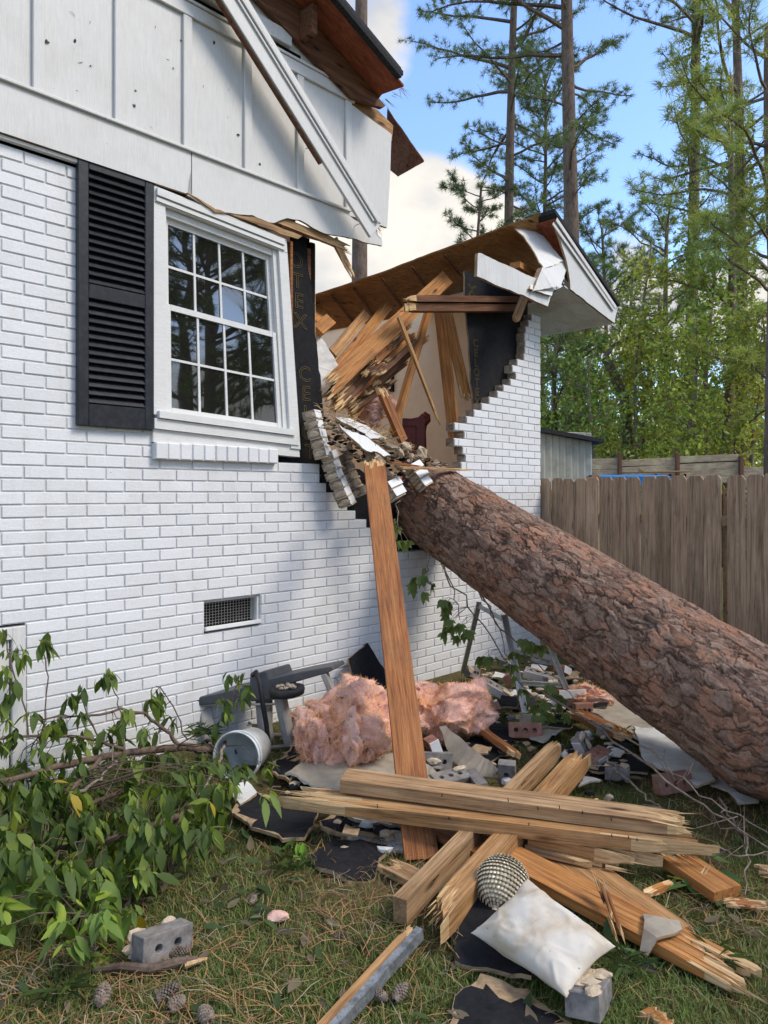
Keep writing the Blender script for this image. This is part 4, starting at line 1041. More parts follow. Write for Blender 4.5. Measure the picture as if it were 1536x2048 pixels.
def stump():
    Y=9.0; p=PY(1186,957,Y); m=MB(); m.tube([p+Vector((-.06,0,-.06)),p+Vector((.02,-.02,-.02)),p+Vector((.07,-.03,.02))],[.06,.055,.05],12)
    m.tube([(p.x,p.y,0),(p.x,p.y,p.z-.03)],.03,8)
    o=m.build('cut_log',M['pine_orange'],None); tag(o,'short cut log end on a pole behind the picket fence beside the shed','log')
stump()
# ================================================================ TREES
M['treebark']=bark_mat('standing_pine_bark',(1,.97,.95),False)
LEAFK=2.15
def vcol(rg_,base,n,var=.35): 
    b=np.array(base)*LEAFK*np.array([1.12,1.04,.82]); k=1+var*(rg_.random((n,1))-.5)*2; h=(rg_.random((n,1))-.5)*.25
    return np.clip(b*k*np.array([1,1,1])+np.concatenate([h*b[0],h*0,-h*b[2]],1),0,1)
def curve(p0,d0,L,n,droop,rs,wig=.12):
    pts=[np.array(p0,float)]; d=np.array(d0,float); d/=np.linalg.norm(d)
    for i in range(n):
        d=d+rs.normal(size=3)*wig+np.array([0,0,droop]); d/=np.linalg.norm(d); pts.append(pts[-1]+d*L/n)
    return pts
def tufts(pts,dirs,rs,k,ln,wd,base,var=.4):
    n=len(pts); O=np.repeat(np.array(pts),k,0); Dm=np.repeat(np.array(dirs),k,0); Dm/=np.linalg.norm(Dm,axis=1,keepdims=True)+1e-9
    D=Dm*.55+rs.normal(size=(n*k,3))*.62; D/=np.linalg.norm(D,axis=1,keepdims=True)
    S=np.cross(D,rs.normal(size=(n*k,3))); S/=np.linalg.norm(S,axis=1,keepdims=True)
    l=(ln*(.6+.6*rs.random((n*k,1)))); O=O+rs.normal(size=O.shape)*ln*.10
    V=np.stack([O-S*wd/2,O+S*wd/2,O+D*l-np.array([0,0,1])*l*.12],1).reshape(-1,3)
    c=np.repeat(vcol(rs,base,n,var),k,0)*(.8+.4*rs.random((n*k,1))); C=np.repeat(c,3,0)
    return V,C
def pine(px,pytop,Y,rbase,clear,label,seed,xlean=0,limbs=26,blen=2.2,dens=1.0,base=(.055,.085,.035),group='tall pines behind the house',name='pine_tree',ybase=None,tuftn=22,tl=.21,skipside=None,zmax=None,vine=0,wd=.014):
    rs=np.random.default_rng(seed); X=(px-CX)/F*Y; H=EYE+(HY-pytop)/F*Y
    root=empty(name,(X,Y,0),0,label,'tree',group)
    H=zmax or H
    n=22; sp=[]; ph=rs.random()*6
    for i in range(n+1):
        a=i/n; sp.append(np.array([xlean*a+.12*math.sin(a*5+ph)*a,.1*math.sin(a*4+ph*2)*a,a*H]))
    rad=lambda a:rbase*(1-.72*a)+.012
    m=MB(); m.tube(sp,[rad(i/n)*(1.25 if i==0 else 1) for i in range(n+1)],12); m.build('trunk',M['treebark'],root,smooth=True)
    bm_=MB(); tp=[];td=[]
    for b in range(limbs):
        a=clear+(1-clear)*((b+rs.random()*.8)/limbs)**.9; a=min(a,.995)
        i=min(int(a*n),n-1); f=a*n-i; p=sp[i]*(1-f)+sp[i+1]*f
        az=rs.random()*2*math.pi; 
        if skipside is not None and math.cos(az-skipside)>.3: az+=math.pi
        rel=(a-clear)/(1-clear)
        L=blen*(.45+.75*math.sin(math.pi*min(1,.18+.82*(1-rel))))*(.55+.75*rs.random())
        d=np.array([math.cos(az),math.sin(az),.15+.5*rel+rs.normal()*.15])
        bp=curve(p,d,L,7,.03,rs,.13); r0=min(rad(a)*.5,.012+L*.013)
        bm_.tube(bp,[r0*(1-.8*q/7)+.003 for q in range(8)],5,cap=False)
        nsb=max(4,int(L*7.5*dens))
        for s_ in range(nsb):
            q=.25+.75*(s_+rs.random())/nsb; k=min(int(q*7),6); ff=q*7-k; bpnt=bp[k]*(1-ff)+bp[k+1]*ff; bd=bp[k+1]-bp[k]; bd/=np.linalg.norm(bd)
            sd_=np.cross(bd,[0,0,1])*(1 if s_%2 else -1)*(.5+rs.random())+bd*.8+rs.normal(size=3)*.25+np.array([0,0,.15])
            sl2=(.25+.5*rs.random())*min(1,L*.5)*(1.1-.5*q); sb=curve(bpnt,sd_,sl2,4,.05,rs,.2)
            bm_.tube(sb,[.008,.006,.005,.004,.003],3,cap=False)
            for kk in (2,3,4):
                if rs.random()<.85: tp.append(sb[kk]+rs.normal(size=3)*.02); td.append(sb[kk]-sb[kk-1]+np.array([0,0,.03]))
        tp.append(bp[-1]);td.append(bp[-1]-bp[-2])
    tp.append(sp[-1]);td.append(np.array([0,0,1.]))
    bm_.build('branches',M['treebark'],root,fix=False)
    V,C=tufts(tp,td,rs,tuftn,tl,wd,base); fastmesh('needles',V,np.arange(len(V)).reshape(-1,3),M['needle'],root,C)
    if vine:
        nv=int(vine); z=rs.random(nv)**.8*H*.62; an=rs.random(nv)*2*math.pi; rr_=rbase*(1.15+rs.random(nv)*.9)
        ii=np.clip((z/H*n).astype(int),0,n-1); cx_=np.array(sp)[ii]; O=np.stack([cx_[:,0]+np.cos(an)*rr_,cx_[:,1]+np.sin(an)*rr_,z],1)
        V,Fq,C=leafcloud(O,randdir(nv,rs)*.7+np.array([0,-.3,-.4]),randdir(nv,rs),.09,.06,vcol(rs,(.10,.125,.03),nv,.5),seg=2); fastmesh('vine_leaves',V,Fq,M['leaf'],root,C)
    return root
def broad(px,pytop,Y,rbase,label,seed,spread=1.2,nl=3500,clear=.35,base=(.12,.15,.035),lean=0,group='slender trees in the woods',name='leafy_tree',tall=None,bark='twig',lsz=.10,limbs=16,crownw=1.0):
    rs=np.random.default_rng(seed); X=(px-CX)/F*Y; H=tall or EYE+(HY-pytop)/F*Y
    root=empty(name,(X,Y,0),0,label,'tree',group); n=14; ph=rs.random()*6
    sp=[np.array([lean*(i/n)**1.3+.16*math.sin(i/n*6+ph)*(i/n),.12*math.sin(i/n*5)*(i/n),i/n*H]) for i in range(n+1)]
    m=MB(); m.tube(sp,[rbase*(1-.8*i/n)+.008 for i in range(n+1)],9); m.build('trunk',M[bark],root,smooth=True)
    b_=MB(); ends=[]
    for b in range(limbs):
        a=clear+(1-clear)*(b+rs.random())/limbs; i=min(int(a*n),n-1); p=sp[i]; az=rs.random()*6.283
        L=spread*(.5+.8*rs.random())*(1.15-.6*a)*crownw; d=np.array([math.cos(az),math.sin(az),.5]); bp=curve(p,d,L,5,.04,rs,.22)
        b_.tube(bp,[.018,.014,.011,.008,.006,.004],4,cap=False)
        for q in range(5):
            s_=curve(bp[1+q%5],randdir(1,rs)[0]+np.array([0,0,.3]),L*.45,3,.02,rs,.3); b_.tube(s_,[.006,.005,.004,.003],3,cap=False); ends+=s_[1:]
        ends+=bp[1:]
    b_.build('branches',M[bark],root,fix=False)
    E_=np.array(ends); O=E_[rs.integers(0,len(E_),nl)]+rs.normal(size=(nl,3))*.16
    V,Fq,C=leafcloud(O,randdir(nl,rs)+np.array([0,0,-.35]),randdir(nl,rs),lsz*(.6+.7*rs.random(nl)),lsz*.62,vcol(rs,base,nl,.5),seg=2); fastmesh('leaves',V,Fq,M['leaf'],root,C)
    return root
# the tall pines (photo x, top, distance)
pine(1013,-420,24,.20,.42,'slim tall pine left of the thick pine above the house roof',1,.3,limbs=50,blen=3.1,dens=.9,base=(.085,.115,.06))
pine(1150,-620,20,.26,.40,'thick straight pine trunk rising behind the broken roof corner',2,-.25,limbs=42,blen=3.2,dens=.8,base=(.07,.10,.05))
pine(1372,-560,21,.19,.40,'tall dark pine with a vine-wrapped trunk right of the open sky',3,.5,limbs=38,blen=2.6,dens=.62,base=(.065,.09,.045),vine=3500)
pine(1482,-300,17,.16,.26,'pine with ivy-covered trunk second from the right edge',4,-.1,limbs=30,blen=2.2,dens=.6,base=(.10,.13,.05),vine=3500)
pine(722,-900,15.5,.19,.80,'bare reddish pine trunk standing right behind the house',5,-.1,limbs=12,blen=3.5,dens=.7)
pine(1537,-500,9.2,.085,.8,'warm lit pine trunk at the right edge behind the fence',6,.35,limbs=8,blen=1.6,dens=.8,base=(.11,.14,.05))
pine(1085,150,27,.12,.45,'short ivy-clad pine between the slim and the thick pine',7,0,limbs=44,blen=2.0,dens=1.3,base=(.055,.085,.04),vine=2500)
pine(940,372,24,.09,.50,'small bushy pine top showing above the collapsed roof deck',8,.3,limbs=28,blen=1.2,dens=1.3,base=(.055,.085,.04))
pine(1205,455,24,.10,.45,'low pine with an open top right of the roof corner',9,.1,limbs=28,blen=1.5,dens=1.1,base=(.06,.09,.045))
pine(1445,150,15,.11,.25,'dense young pine with bright soft needles near the right edge',10,.3,limbs=28,blen=1.5,dens=.75,base=(.12,.15,.05),tl=.26)
pine(1560,60,13,.12,.2,'bright bushy pine cut off by the right edge of the picture',11,-.2,limbs=30,blen=1.4,dens=.9,base=(.13,.16,.055),tl=.26)
0 and pine(1110,-60,30,.12,.5,'thin distant pine crown behind the thick pine',12,.2,limbs=36,blen=2.2,dens=.8,base=(.08,.11,.055))
for i,(px,yt,Y,lb) in enumerate(((1108,640,17,'ivy-wrapped trunk just right of the house corner'),(1150,560,21,'brownish trunk under the eave beside the ivy-wrapped one'),(1330,430,19,'straight slender trunk in the middle of the woods'),(1255,520,26,'dark pine deep in the woods left of the slender trunks'))):
    pine(px,yt,Y,.10,.5,lb,30+i,.1,limbs=20,blen=1.7,dens=.9,base=(.08,.11,.04),vine=2600,group='pines deep in the woods')
bl=[(1292,590,16,.055,'pale slender trunk with thin leaves above the back fence',.1),(1425,450,15,.07,'grey crooked leafy tree right of the slender trunk',-.15),(1212,670,18,.05,'leaning thin sapling behind the shed roof',-1.1),
    (1370,630,13.6,.04,'yellow-green sapling in front of the dark pine trunk',.1),(1180,720,15,.04,'leafy sapling filling the gap below the soffit',.1),(1240,690,17,.05,'yellow-green leafy tree beyond the metal shed',.2),
    (1310,710,20,.06,'shaded leafy tree deep between two slender trunks',0),(1460,670,18,.06,'leafy tree behind the ivy-covered pine',.1),(1510,630,14,.05,'leafy tree beside the warm trunk at the right edge',.0),(1130,770,20,.05,'low leafy tree against the house corner',0),
    (1400,770,22,.05,'dark green leafy tree low in the woods',0),(1275,490,15.5,.05,'tall airy tree with yellow leaves over the board fence',.1)]
for i,(px,yt,Y,r_,lb,le) in enumerate(bl):
    broad(px,yt,Y,r_,lb,60+i,lean=le,spread=1.5,nl=2000,base=[(.13,.165,.038),(.085,.13,.04),(.18,.195,.05)][i%3],clear=.25)
lt=empty('leaning_dead_trunk',(4.6,16,0),0,'broken dark trunk leaning left in the middle of the woods','tree'); m=MB()
m.tube([PY(1250,800,16)-lt.location,PY(1228,750,16)-lt.location,PY(1210,715,16)-lt.location],[.11,.10,.09],9); m.tube([PY(1210,715,16)-lt.location,PY(1228,690,16)-lt.location,PY(1268,668,16)-lt.location],[.06,.04,.03],7); m.tube([(PY(1250,800,16)-lt.location),(.9,.2,0)],[.11,.12],9); m.build('trunk',M['treebark'],lt)
def farwoods():
    rs=np.random.default_rng(99); n=60000; X=rs.uniform(-14,60,n); Yd=rs.uniform(27,46,n); Yd=np.where(rs.random(n)<.35,rs.uniform(19,27,n),Yd)
    top=2.0+Yd*.095+1.8*fbm(np.stack([X*.25,Yd*.1,X*0],1),3,8); c_=0;top=np.where(X<4,top*.8,top); Z=rs.random(n)*np.maximum(top,1)
    c=vcol(rs,(.075,.10,.03),n,.55); y=rs.random(n)<.3; c[y]=c[y]*np.array([1.8,1.5,.9])
    V,Fq,C=leafcloud(np.stack([X,Yd,Z],1),randdir(n,rs)+np.array([0,0,-.3]),randdir(n,rs),.34,.22,c,seg=2)
    o=fastmesh('undergrowth',V,Fq,M['leaf'],None,C); tag(o,'dense green undergrowth and vines filling the woods','undergrowth',kind='stuff')
farwoods()
# pines standing out of frame to the right: mirrored in the window panes
YL=['nearest yard pine seen only in the window panes','forked yard pine seen only mirrored in the panes behind the camera','yard pine closest behind the viewer','yard pine level with the fence far right','tall yard pine far behind the viewer','farthest yard pine to the right','yard pine beyond the right end of the fence']
for i,(x,y,h) in enumerate(((11,2.2,8.5),(13,-3,10),(9,-6.5,12),(16,0.5,11.5),(13,-9,13),(19,-3,13),(12.5,5,8.5))):
    pine(CX+F*x/5,0,5,.2,.22,YL[i],80+i,.2,zmax=h,limbs=46,blen=2.8,dens=.95,group='yard pines outside the picture',base=(.09,.12,.05)).location=(x,y,0)
# ================================================================ DEBRIS ON THE GROUND
def gplank(nm,a,b,w,t,mat,label,roll=0,e0='broken',e1='broken',brk=.2,seed=1,cat='plank',group='broken boards on the lawn',**k):
    o=plank(nm,PG(*a),PG(*b),w,t,M[mat],roll,e0,e1,brk,seed=seed,**k); return tag(o,label,cat,group)
lp=plank('leaning_plank',PY(747,914,4.85),PG(843,1722,.0),.135,.036,M['pine_red'],0,'broken','cut',.10,seed=12,slivers=3); tag(lp,'long reddish brown plank leaning from the broken wall down to the lawn','plank','broken boards on the lawn')
G=gplank
G('timber_beam',(688,1560,.235),(1420,1655,.185),.125,.052,'pine_gray','upper of two long split timbers lying across the debris in front',R(2),'cut','broken',.20,3,'timber',slivers=8)
G('timber_beam',(500,1585,.175),(1435,1692,.13),.13,.055,'pine','lower of two long split timbers, its fresh torn end sticking out left',R(2),'broken','broken',.45,4,'timber',slivers=9)
G('splintered_beam',(1060,1668,.10),(1335,1728,.07),.10,.05,'pine','short shattered beam end just below the two long timbers',R(4),'cut','broken',.30,5,'timber',slivers=12)
G('splintered_beam',(1055,1690,.06),(1290,1752,.04),.08,.03,'pine_gray','thin split board beneath the shattered beam end',R(-3),'cut','broken',.2,6,'timber',slivers=8)
G('crossing_beam',(800,1822,.06),(1118,1492,.13),.052,.088,'pine_gray','narrow left beam of the pair running diagonally under the long timbers',0,'cut','broken',.10,7,'timber')
G('crossing_beam',(858,1862,.06),(1168,1512,.13),.088,.085,'pine','thick right beam of the diagonal pair with a split upper end and white flecks',0,'broken','broken',.16,8,'timber',slivers=12)
G('long_plank',(1012,1712,.06),(1600,2018,.03),.135,.038,'pine_orange','long orange plank running from the ornament to the bottom right corner',R(3),'cut','broken',.3,9)
G('wide_board',(1105,1700,.025),(1335,1872,.02),.20,.022,'pine','wide board with bold grain lying under the long orange plank',0,'cut','cut',.1,10)
G('short_plank',(1325,1700,.05),(1455,1788,.03),.13,.038,'pine_orange','short square-cut plank lying right of the shattered beam ends',0,'broken','cut',.1,11)
G('thin_splinter',(1180,1702,.17),(1258,1930,.03),.032,.014,'pine_red','thin dark split strip resting on the plank beside the pillow',R(20),'broken','broken',.25,12,'splinter',sp=.3)
G('short_plank',(748,1716,.03),(856,1772,.02),.09,.03,'pine_gray','short grey brown board end at the left foot of the crossing beams',0,'broken','cut',.1,13)
G('grained_board',(745,1602,.06),(975,1700,.05),.14,.022,'pine_red','striped board lying under the two long timbers behind the leaning plank',0,'cut','cut',.1,14)
G('red_plank',(903,1418,.13),(1042,1516,.07),.075,.03,'pine_red','narrow red brown plank poking out of the insulation towards the beams',R(-20),'cut','broken',.08,15)
G('red_plank',(1135,1418,.07),(1262,1478,.05),.12,.03,'pine_red','red brown plank under the drywall beside the fallen trunk',0,'broken','broken',.12,16)
G('wood_stake',(1392,1772,.02),(1426,1718,.10),.025,.014,'pine_orange','small pointed wood sliver standing right of the short square-cut plank',0,'cut','broken',.1,17,'splinter')
G('wood_fragment',(1395,1800,.01),(1560,1812,.012),.06,.016,'pine_red','flat split fragment lying at the right edge of the lawn',0,'broken','broken',.15,18,'splinter')
G('wood_fragment',(1285,1790,.02),(1372,1756,.02),.03,.02,'pine_orange','small split stick lying below the short square-cut plank',0,'broken','broken',.1,19,'splinter')
G('wood_fragment',(1505,1738,.01),(1575,1748,.012),.07,.02,'pine_gray','grey board scrap at the right edge above the flat fragment',0,'broken','broken',.1,20,'splinter')
G('wood_fragment',(1060,1648,.05),(1210,1600,.06),.06,.02,'pine_gray','pale board scrap behind the two long timbers right of the beam pair',0,'broken','broken',.1,21,'splinter')
G('wood_fragment',(1290,2052,.01),(1350,2040,.01),.09,.03,'pine_orange','orange wood scrap at the bottom edge right of the brick',0,'broken','broken',.04,22,'splinter')
G('wood_fragment',(700,1480,.05),(560,1530,.03),.07,.02,'pine_gray','grey board scrap under the pink insulation',0,'broken','broken',.1,23,'splinter')
def lath():
    o=empty('metal_edged_strip',PG(735,1950,.0),0,'long wooden strip with a dented metal edge at the bottom centre','strip','broken boards on the lawn')
    A=PG(628,2075,.02)-o.location;B=PG(830,1852,.075)-o.location; up=Vector((0,0,1))
    plank('wood_strip',A,B,.028,.022,M['pine'],0,'cut','broken',.05,seed=3,parent=o)
    Mx,L=frame(A,B); m=MB(); n=26; rr=random.Random(4); V=[]
    for i in range(n+1):
        w=rr.uniform(-.002,.002); 
        for y,z in ((-.0155,.014),(-.038,.013+w),(-.040,-.022+w),(-.0385,-.022+w),(-.0365,.011+w),(-.0155,.0125)): V.append(Mx@Vector((i/n*L*.97,y,z)))
    m.add(V,[(i*6+j,(i+1)*6+j,(i+1)*6+(j+1)%6,i*6+(j+1)%6) for i in range(n) for j in range(6)]); m.build('metal_edge',M['galv'],o)
lath()
def S(nm,pts,th,mats,label,seed=1,cat='sheet',group=None,edge=.0,z=.015,amp=.008,nrm=Vector((0,0,1)),warp=.012,step=.03):
    P=[PG(p[0],p[1],p[2] if len(p)>2 else z) for p in pts]
    o=slab(nm,P,th,[M[k] for k in mats],nrm,edge,step,amp,seed,None,warp); return tag(o,label,cat,group)
BM=['black','core','core']; GB='torn black fiberboard pieces'
S('fiberboard_piece',[(463,1624),(500,1580),(560,1598),(640,1612),(634,1640),(612,1682),(565,1684),(508,1662)],.014,BM,'large torn black board under the left end of the long timbers',1,'board',GB,.03,.035)
S('fiberboard_piece',[(636,1648),(662,1632),(710,1612),(800,1636),(812,1662),(700,1668)],.014,BM,'long dusty black board strip below the long timbers',2,'board',GB,.02,.03)
S('fiberboard_piece',[(624,1716),(660,1682),(762,1684),(772,1700),(745,1744),(692,1752),(640,1738)],.016,BM,'cracked black board lying nearest the grass left of the leaning plank',3,'board',GB,.0,.03)
S('fiberboard_piece',[(538,1542),(580,1488),(612,1470),(622,1540),(575,1562)],.014,BM,'black board scrap between the bucket and the pink insulation',4,'board',GB,.02,.05)
S('fiberboard_piece',[(897,1838,.03),(935,1790,.06),(1020,1790,.06),(1080,1900,.03),(1060,1960,.02),(915,1920,.02)],.014,BM,'black board under the white pillow and the ornament',5,'board',GB,.0,.02)
S('fiberboard_piece',[(903,2032,.012),(962,1958,.012),(1062,1984,.012),(1150,2056,.012),(1120,2120,.012),(900,2110,.012)],.014,BM,'black board with torn tan edge at the bottom of the picture',6,'board',GB,.04,.02)
S('fiberboard_piece',[(1250,1905,.012),(1300,1930,.012),(1330,1950,.012),(1240,1925,.012)],.01,BM,'thin black board sliver right of the pillow',7,'board',GB,.0,.012)
S('fiberboard_piece',[(930,1455,.04),(1010,1440,.05),(1030,1500,.04),(960,1530,.04)],.012,BM,'black board scrap behind the diagonal beams',8,'board',GB,.0,.04)
S('fiberboard_piece',[(1130,1500,.03),(1260,1490,.03),(1290,1540,.03),(1180,1545,.03)],.012,BM,'black board scrap half hidden under the white drywall beside the trunk',9,'board',GB,.0,.03)
# board leaning on the wall above the insulation
o=slab('fiberboard_piece',[PW(696,1318,-.10),PW(737,1287,-.02),PW(752,1315,-.03),PW(772,1348,-.04),PW(775,1400,-.16),PW(712,1400,-.2)],.014,[M['black'],M['core'],M['core']],Vector((.65,-.65,.35)).normalized(),.0,.03,.006,6,None,.003); tag(o,'torn black board leaning against the white brick wall above the insulation','board',GB)
DG='broken drywall pieces'
S('drywall_piece',[(456,1574,.05),(500,1562,.06),(520,1585,.05),(480,1608,.04)],.012,['drywall','core'],'white drywall corner left of the torn end of the long timber',11,'drywall',DG)
S('drywall_piece',[(685,1672,.01),(742,1664,.015),(815,1662,.015),(812,1704,.01),(750,1700,.01)],.010,['drywall','chunk'],'white drywall scrap between two black boards left of the leaning plank',12,'drywall',DG)
S('drywall_piece',[(570,1545,.07),(640,1500,.10),(800,1490,.12),(880,1555,.07),(790,1580,.06),(650,1580,.06)],.012,['drypaper','drywall'],'broad tan drywall sheet lying under the pink insulation',13,'drywall',DG)
S('drywall_piece',[(570,1598,.06),(700,1600,.06),(830,1622,.05),(800,1648,.04),(690,1628,.05)],.014,['drywall','chunk'],'white drywall strip edge showing below the long timbers',14,'drywall',DG,)
S('drywall_piece',[(1145,1402,.05),(1225,1388,.05),(1310,1450,.05),(1385,1505,.04),(1300,1500,.04),(1215,1442,.05)],.012,['drypaper','drywall'],'tan drywall sheet lying along the foot of the fallen trunk',15,'drywall',DG)
S('drywall_piece',[(1270,1450,.07),(1345,1462,.07),(1430,1560,.05),(1400,1572,.04),(1285,1520,.05)],.012,['drywall','chunk'],'broken white drywall on the lawn beside the fallen trunk',16,'drywall',DG)
S('drywall_piece',[(1415,1560,.03),(1450,1555,.03),(1520,1598,.02),(1480,1600,.02)],.012,['drywall','chunk'],'narrow white drywall strip disappearing under the trunk at right',17,'drywall',DG)
S('drywall_piece',[(1290,1830,.075),(1355,1848,.075),(1365,1862,.07),(1318,1880,.07),(1298,1900,.04),(1282,1890,.05),(1290,1860,.07)],.008,['drypaper','core'],'torn tan paper scrap on the long orange plank',18,'drywall',DG)
S('drywall_piece',[(1040,1430,.05),(1100,1418,.06),(1140,1450,.05),(1090,1480,.05),(1050,1465,.05)],.012,['drypaper','drywall'],'tan drywall scrap behind the cored brick under the creeper',19,'drywall',DG)
o=slab('drywall_piece',[PG(878,1452,.17),PG(890,1450,.18),PG(996,1538,.07),PG(988,1560,.02),PG(932,1552,.02),PG(905,1520,.05)],.011,[M['drypaper'],M['drywall']],Vector((-.35,-.55,.76)).normalized(),.0,.03,.005,20,None,.02); tag(o,'pointed curved drywall shard standing behind the leaning plank','drywall',DG)
for i,(x,y,lb) in enumerate(((1110,1405,'small drywall crumb near the ladder feet'),(1040,1385,'drywall crumb beside the far insulation'),(985,1600,'pale scrap behind the long timbers'),(1085,1612,'pale scrap beside the diagonal beams'))):
    S('drywall_piece',[(x-22,y+6),(x-5,y-7),(x+26,y-3),(x+16,y+9)],.01,['drywall','chunk'],lb,40+i,'drywall',DG,z=.03)
# ---- loose bricks
def BR(nm,pos,rot,mats,label,seed=0,holes=3,painted=0,mort=0,dims=(.195,.09,.057),group='loose bricks',cat='brick'):
    me=brickmesh(*dims,holes=holes,painted=painted,seed=seed); 
    for k in mats: me.materials.append(M[k])
    o=bpy.data.objects.new(nm,me); COL.objects.link(o)
    if mort:
        m=MB(); rr=random.Random(seed)
        for i in range(mort): lump(m,(rr.uniform(-.08,.08),rr.uniform(-.03,.03),dims[2]/2+.004),(rr.uniform(.015,.04),rr.uniform(.012,.03),.010),seed+i,0,2,.4)
        e=m.build('mortar_crust',M['chunk'],o)
    o.location=pos; o.rotation_euler=[R(a) for a in rot]; b=o.modifiers.new('b','BEVEL'); b.width=.002; b.segments=1; b.limit_method='ANGLE'; b.angle_limit=R(50)
    return tag(o,label,cat,group)
BR('brick',PG(325,1885,.05),(-98,8,48),['greybrick','brick'],'grey cored brick lying alone on the grass at lower left',1,mort=7,holes=2,dims=(.175,.085,.07))
BR('brick',PG(1178,1992,.045),(-6,14,62),['greybrick','brick'],'mortar-topped brick under the corner of the white pillow',2,mort=14,dims=(.17,.095,.065))
BR('cored_brick',PG(1050,1462,.06),(62,0,-5),['redbrick','brick'],'pinkish cored brick showing three holes behind the diagonal beams',3)
BR('cored_brick',PG(1014,1545,.07),(0,80,75),['greybrick','brick'],'grey brick standing on end behind the diagonal beams',4,holes=1,dims=(.11,.085,.055))
WB=[((868,1498,.10),(0,70,20),'white painted brick end right of the leaning plank',1),((866,1522,.06),(80,5,10),'second white painted brick end low beside the leaning plank',1),
((1165,1492,.09),(70,60,30),'white faced brick standing at the split end of the thick beam',1),((1195,1515,.05),(10,0,50),'grey white brick lying right of the split beam end',1),
((945,1345,.06),(80,20,40),'grey brick at the foot of the wall by the ladder',0),((990,1378,.07),(20,30,10),'brick half lying between the insulation and the ladder',1),((1020,1360,.08),(60,0,70),'white faced brick leaning near the ladder',1),
((1075,1350,.10),(10,10,-20),'flat brick on the rubble under the trunk',1),((1105,1365,.08),(75,0,30),'brick on edge in the rubble under the trunk',1),((1125,1340,.10),(0,20,60),'brick tucked close beneath the fallen trunk',1),
((1050,1400,.05),(0,0,15),'brick lying flat in front of the ladder foot',0),((925,1400,.05),(30,0,80),'brick at the right edge of the far insulation',1),((1165,1420,.06),(85,0,12),'brick beside the small pink insulation tuft',1),
((900,1560,.05),(15,0,30),'dusty brick just behind the long timbers',0),((1235,1545,.03),(0,0,-20),'greyish brick on the pine straw near the white drywall',0),((1345,1565,.03),(80,0,20),'cored brick below the white drywall beside the trunk',0),
((1010,1325,.06),(10,0,60),'brick against the foot of the white wall under the trunk',1),((1085,1318,.07),(70,10,0),'brick under the trunk nearest the house corner',1),((980,1420,.05),(0,40,120),'brick between the red plank and the rubble',0),
((955,1570,.03),(80,0,100),'brick hidden in the gap behind the crossing beams',0),((1210,1460,.05),(5,10,70),'brick lying on the tan drywall edge',1),((1140,1385,.12),(0,0,10),'brick on top of the rubble below the trunk',1)]
for i,(p,r_,lb,pt) in enumerate(WB):
    BR('brick',PG(*p),r_,['greybrick' if i%3 else 'redbrick','brick'],lb,10+i,painted=pt,mort=(i%3),dims=(.195 if i%2 else .12,.09,.057))
def rubble():
    rs=random.Random(8); m=MB()
    regs=[((960,1330),(1200,1440),150),((560,1500),(900,1600),70),((880,1400),(1260,1600),170),((640,1640),(820,1720),25),((420,1430),(620,1500),40)]
    for (a,b),(c,d),n in regs:
        for i in range(n):
            p=PG(rs.uniform(a,c),rs.uniform(b,d),.0); s=rs.uniform(.008,.035)
            lump(m,(p.x,p.y,s*.5+rs.uniform(0,.03)),(s,s*rs.uniform(.5,1),s*rs.uniform(.3,.7)),i,rs.choice([0,0,1,2,3,4]),1,.5)
    o=m.build('rubble',[M['chunk'],M['greybrick'],M['drywall'],M['core'],M['black']]); tag(o,'crumbs of mortar, brick and board scattered between the debris','rubble',kind='stuff')
rubble()
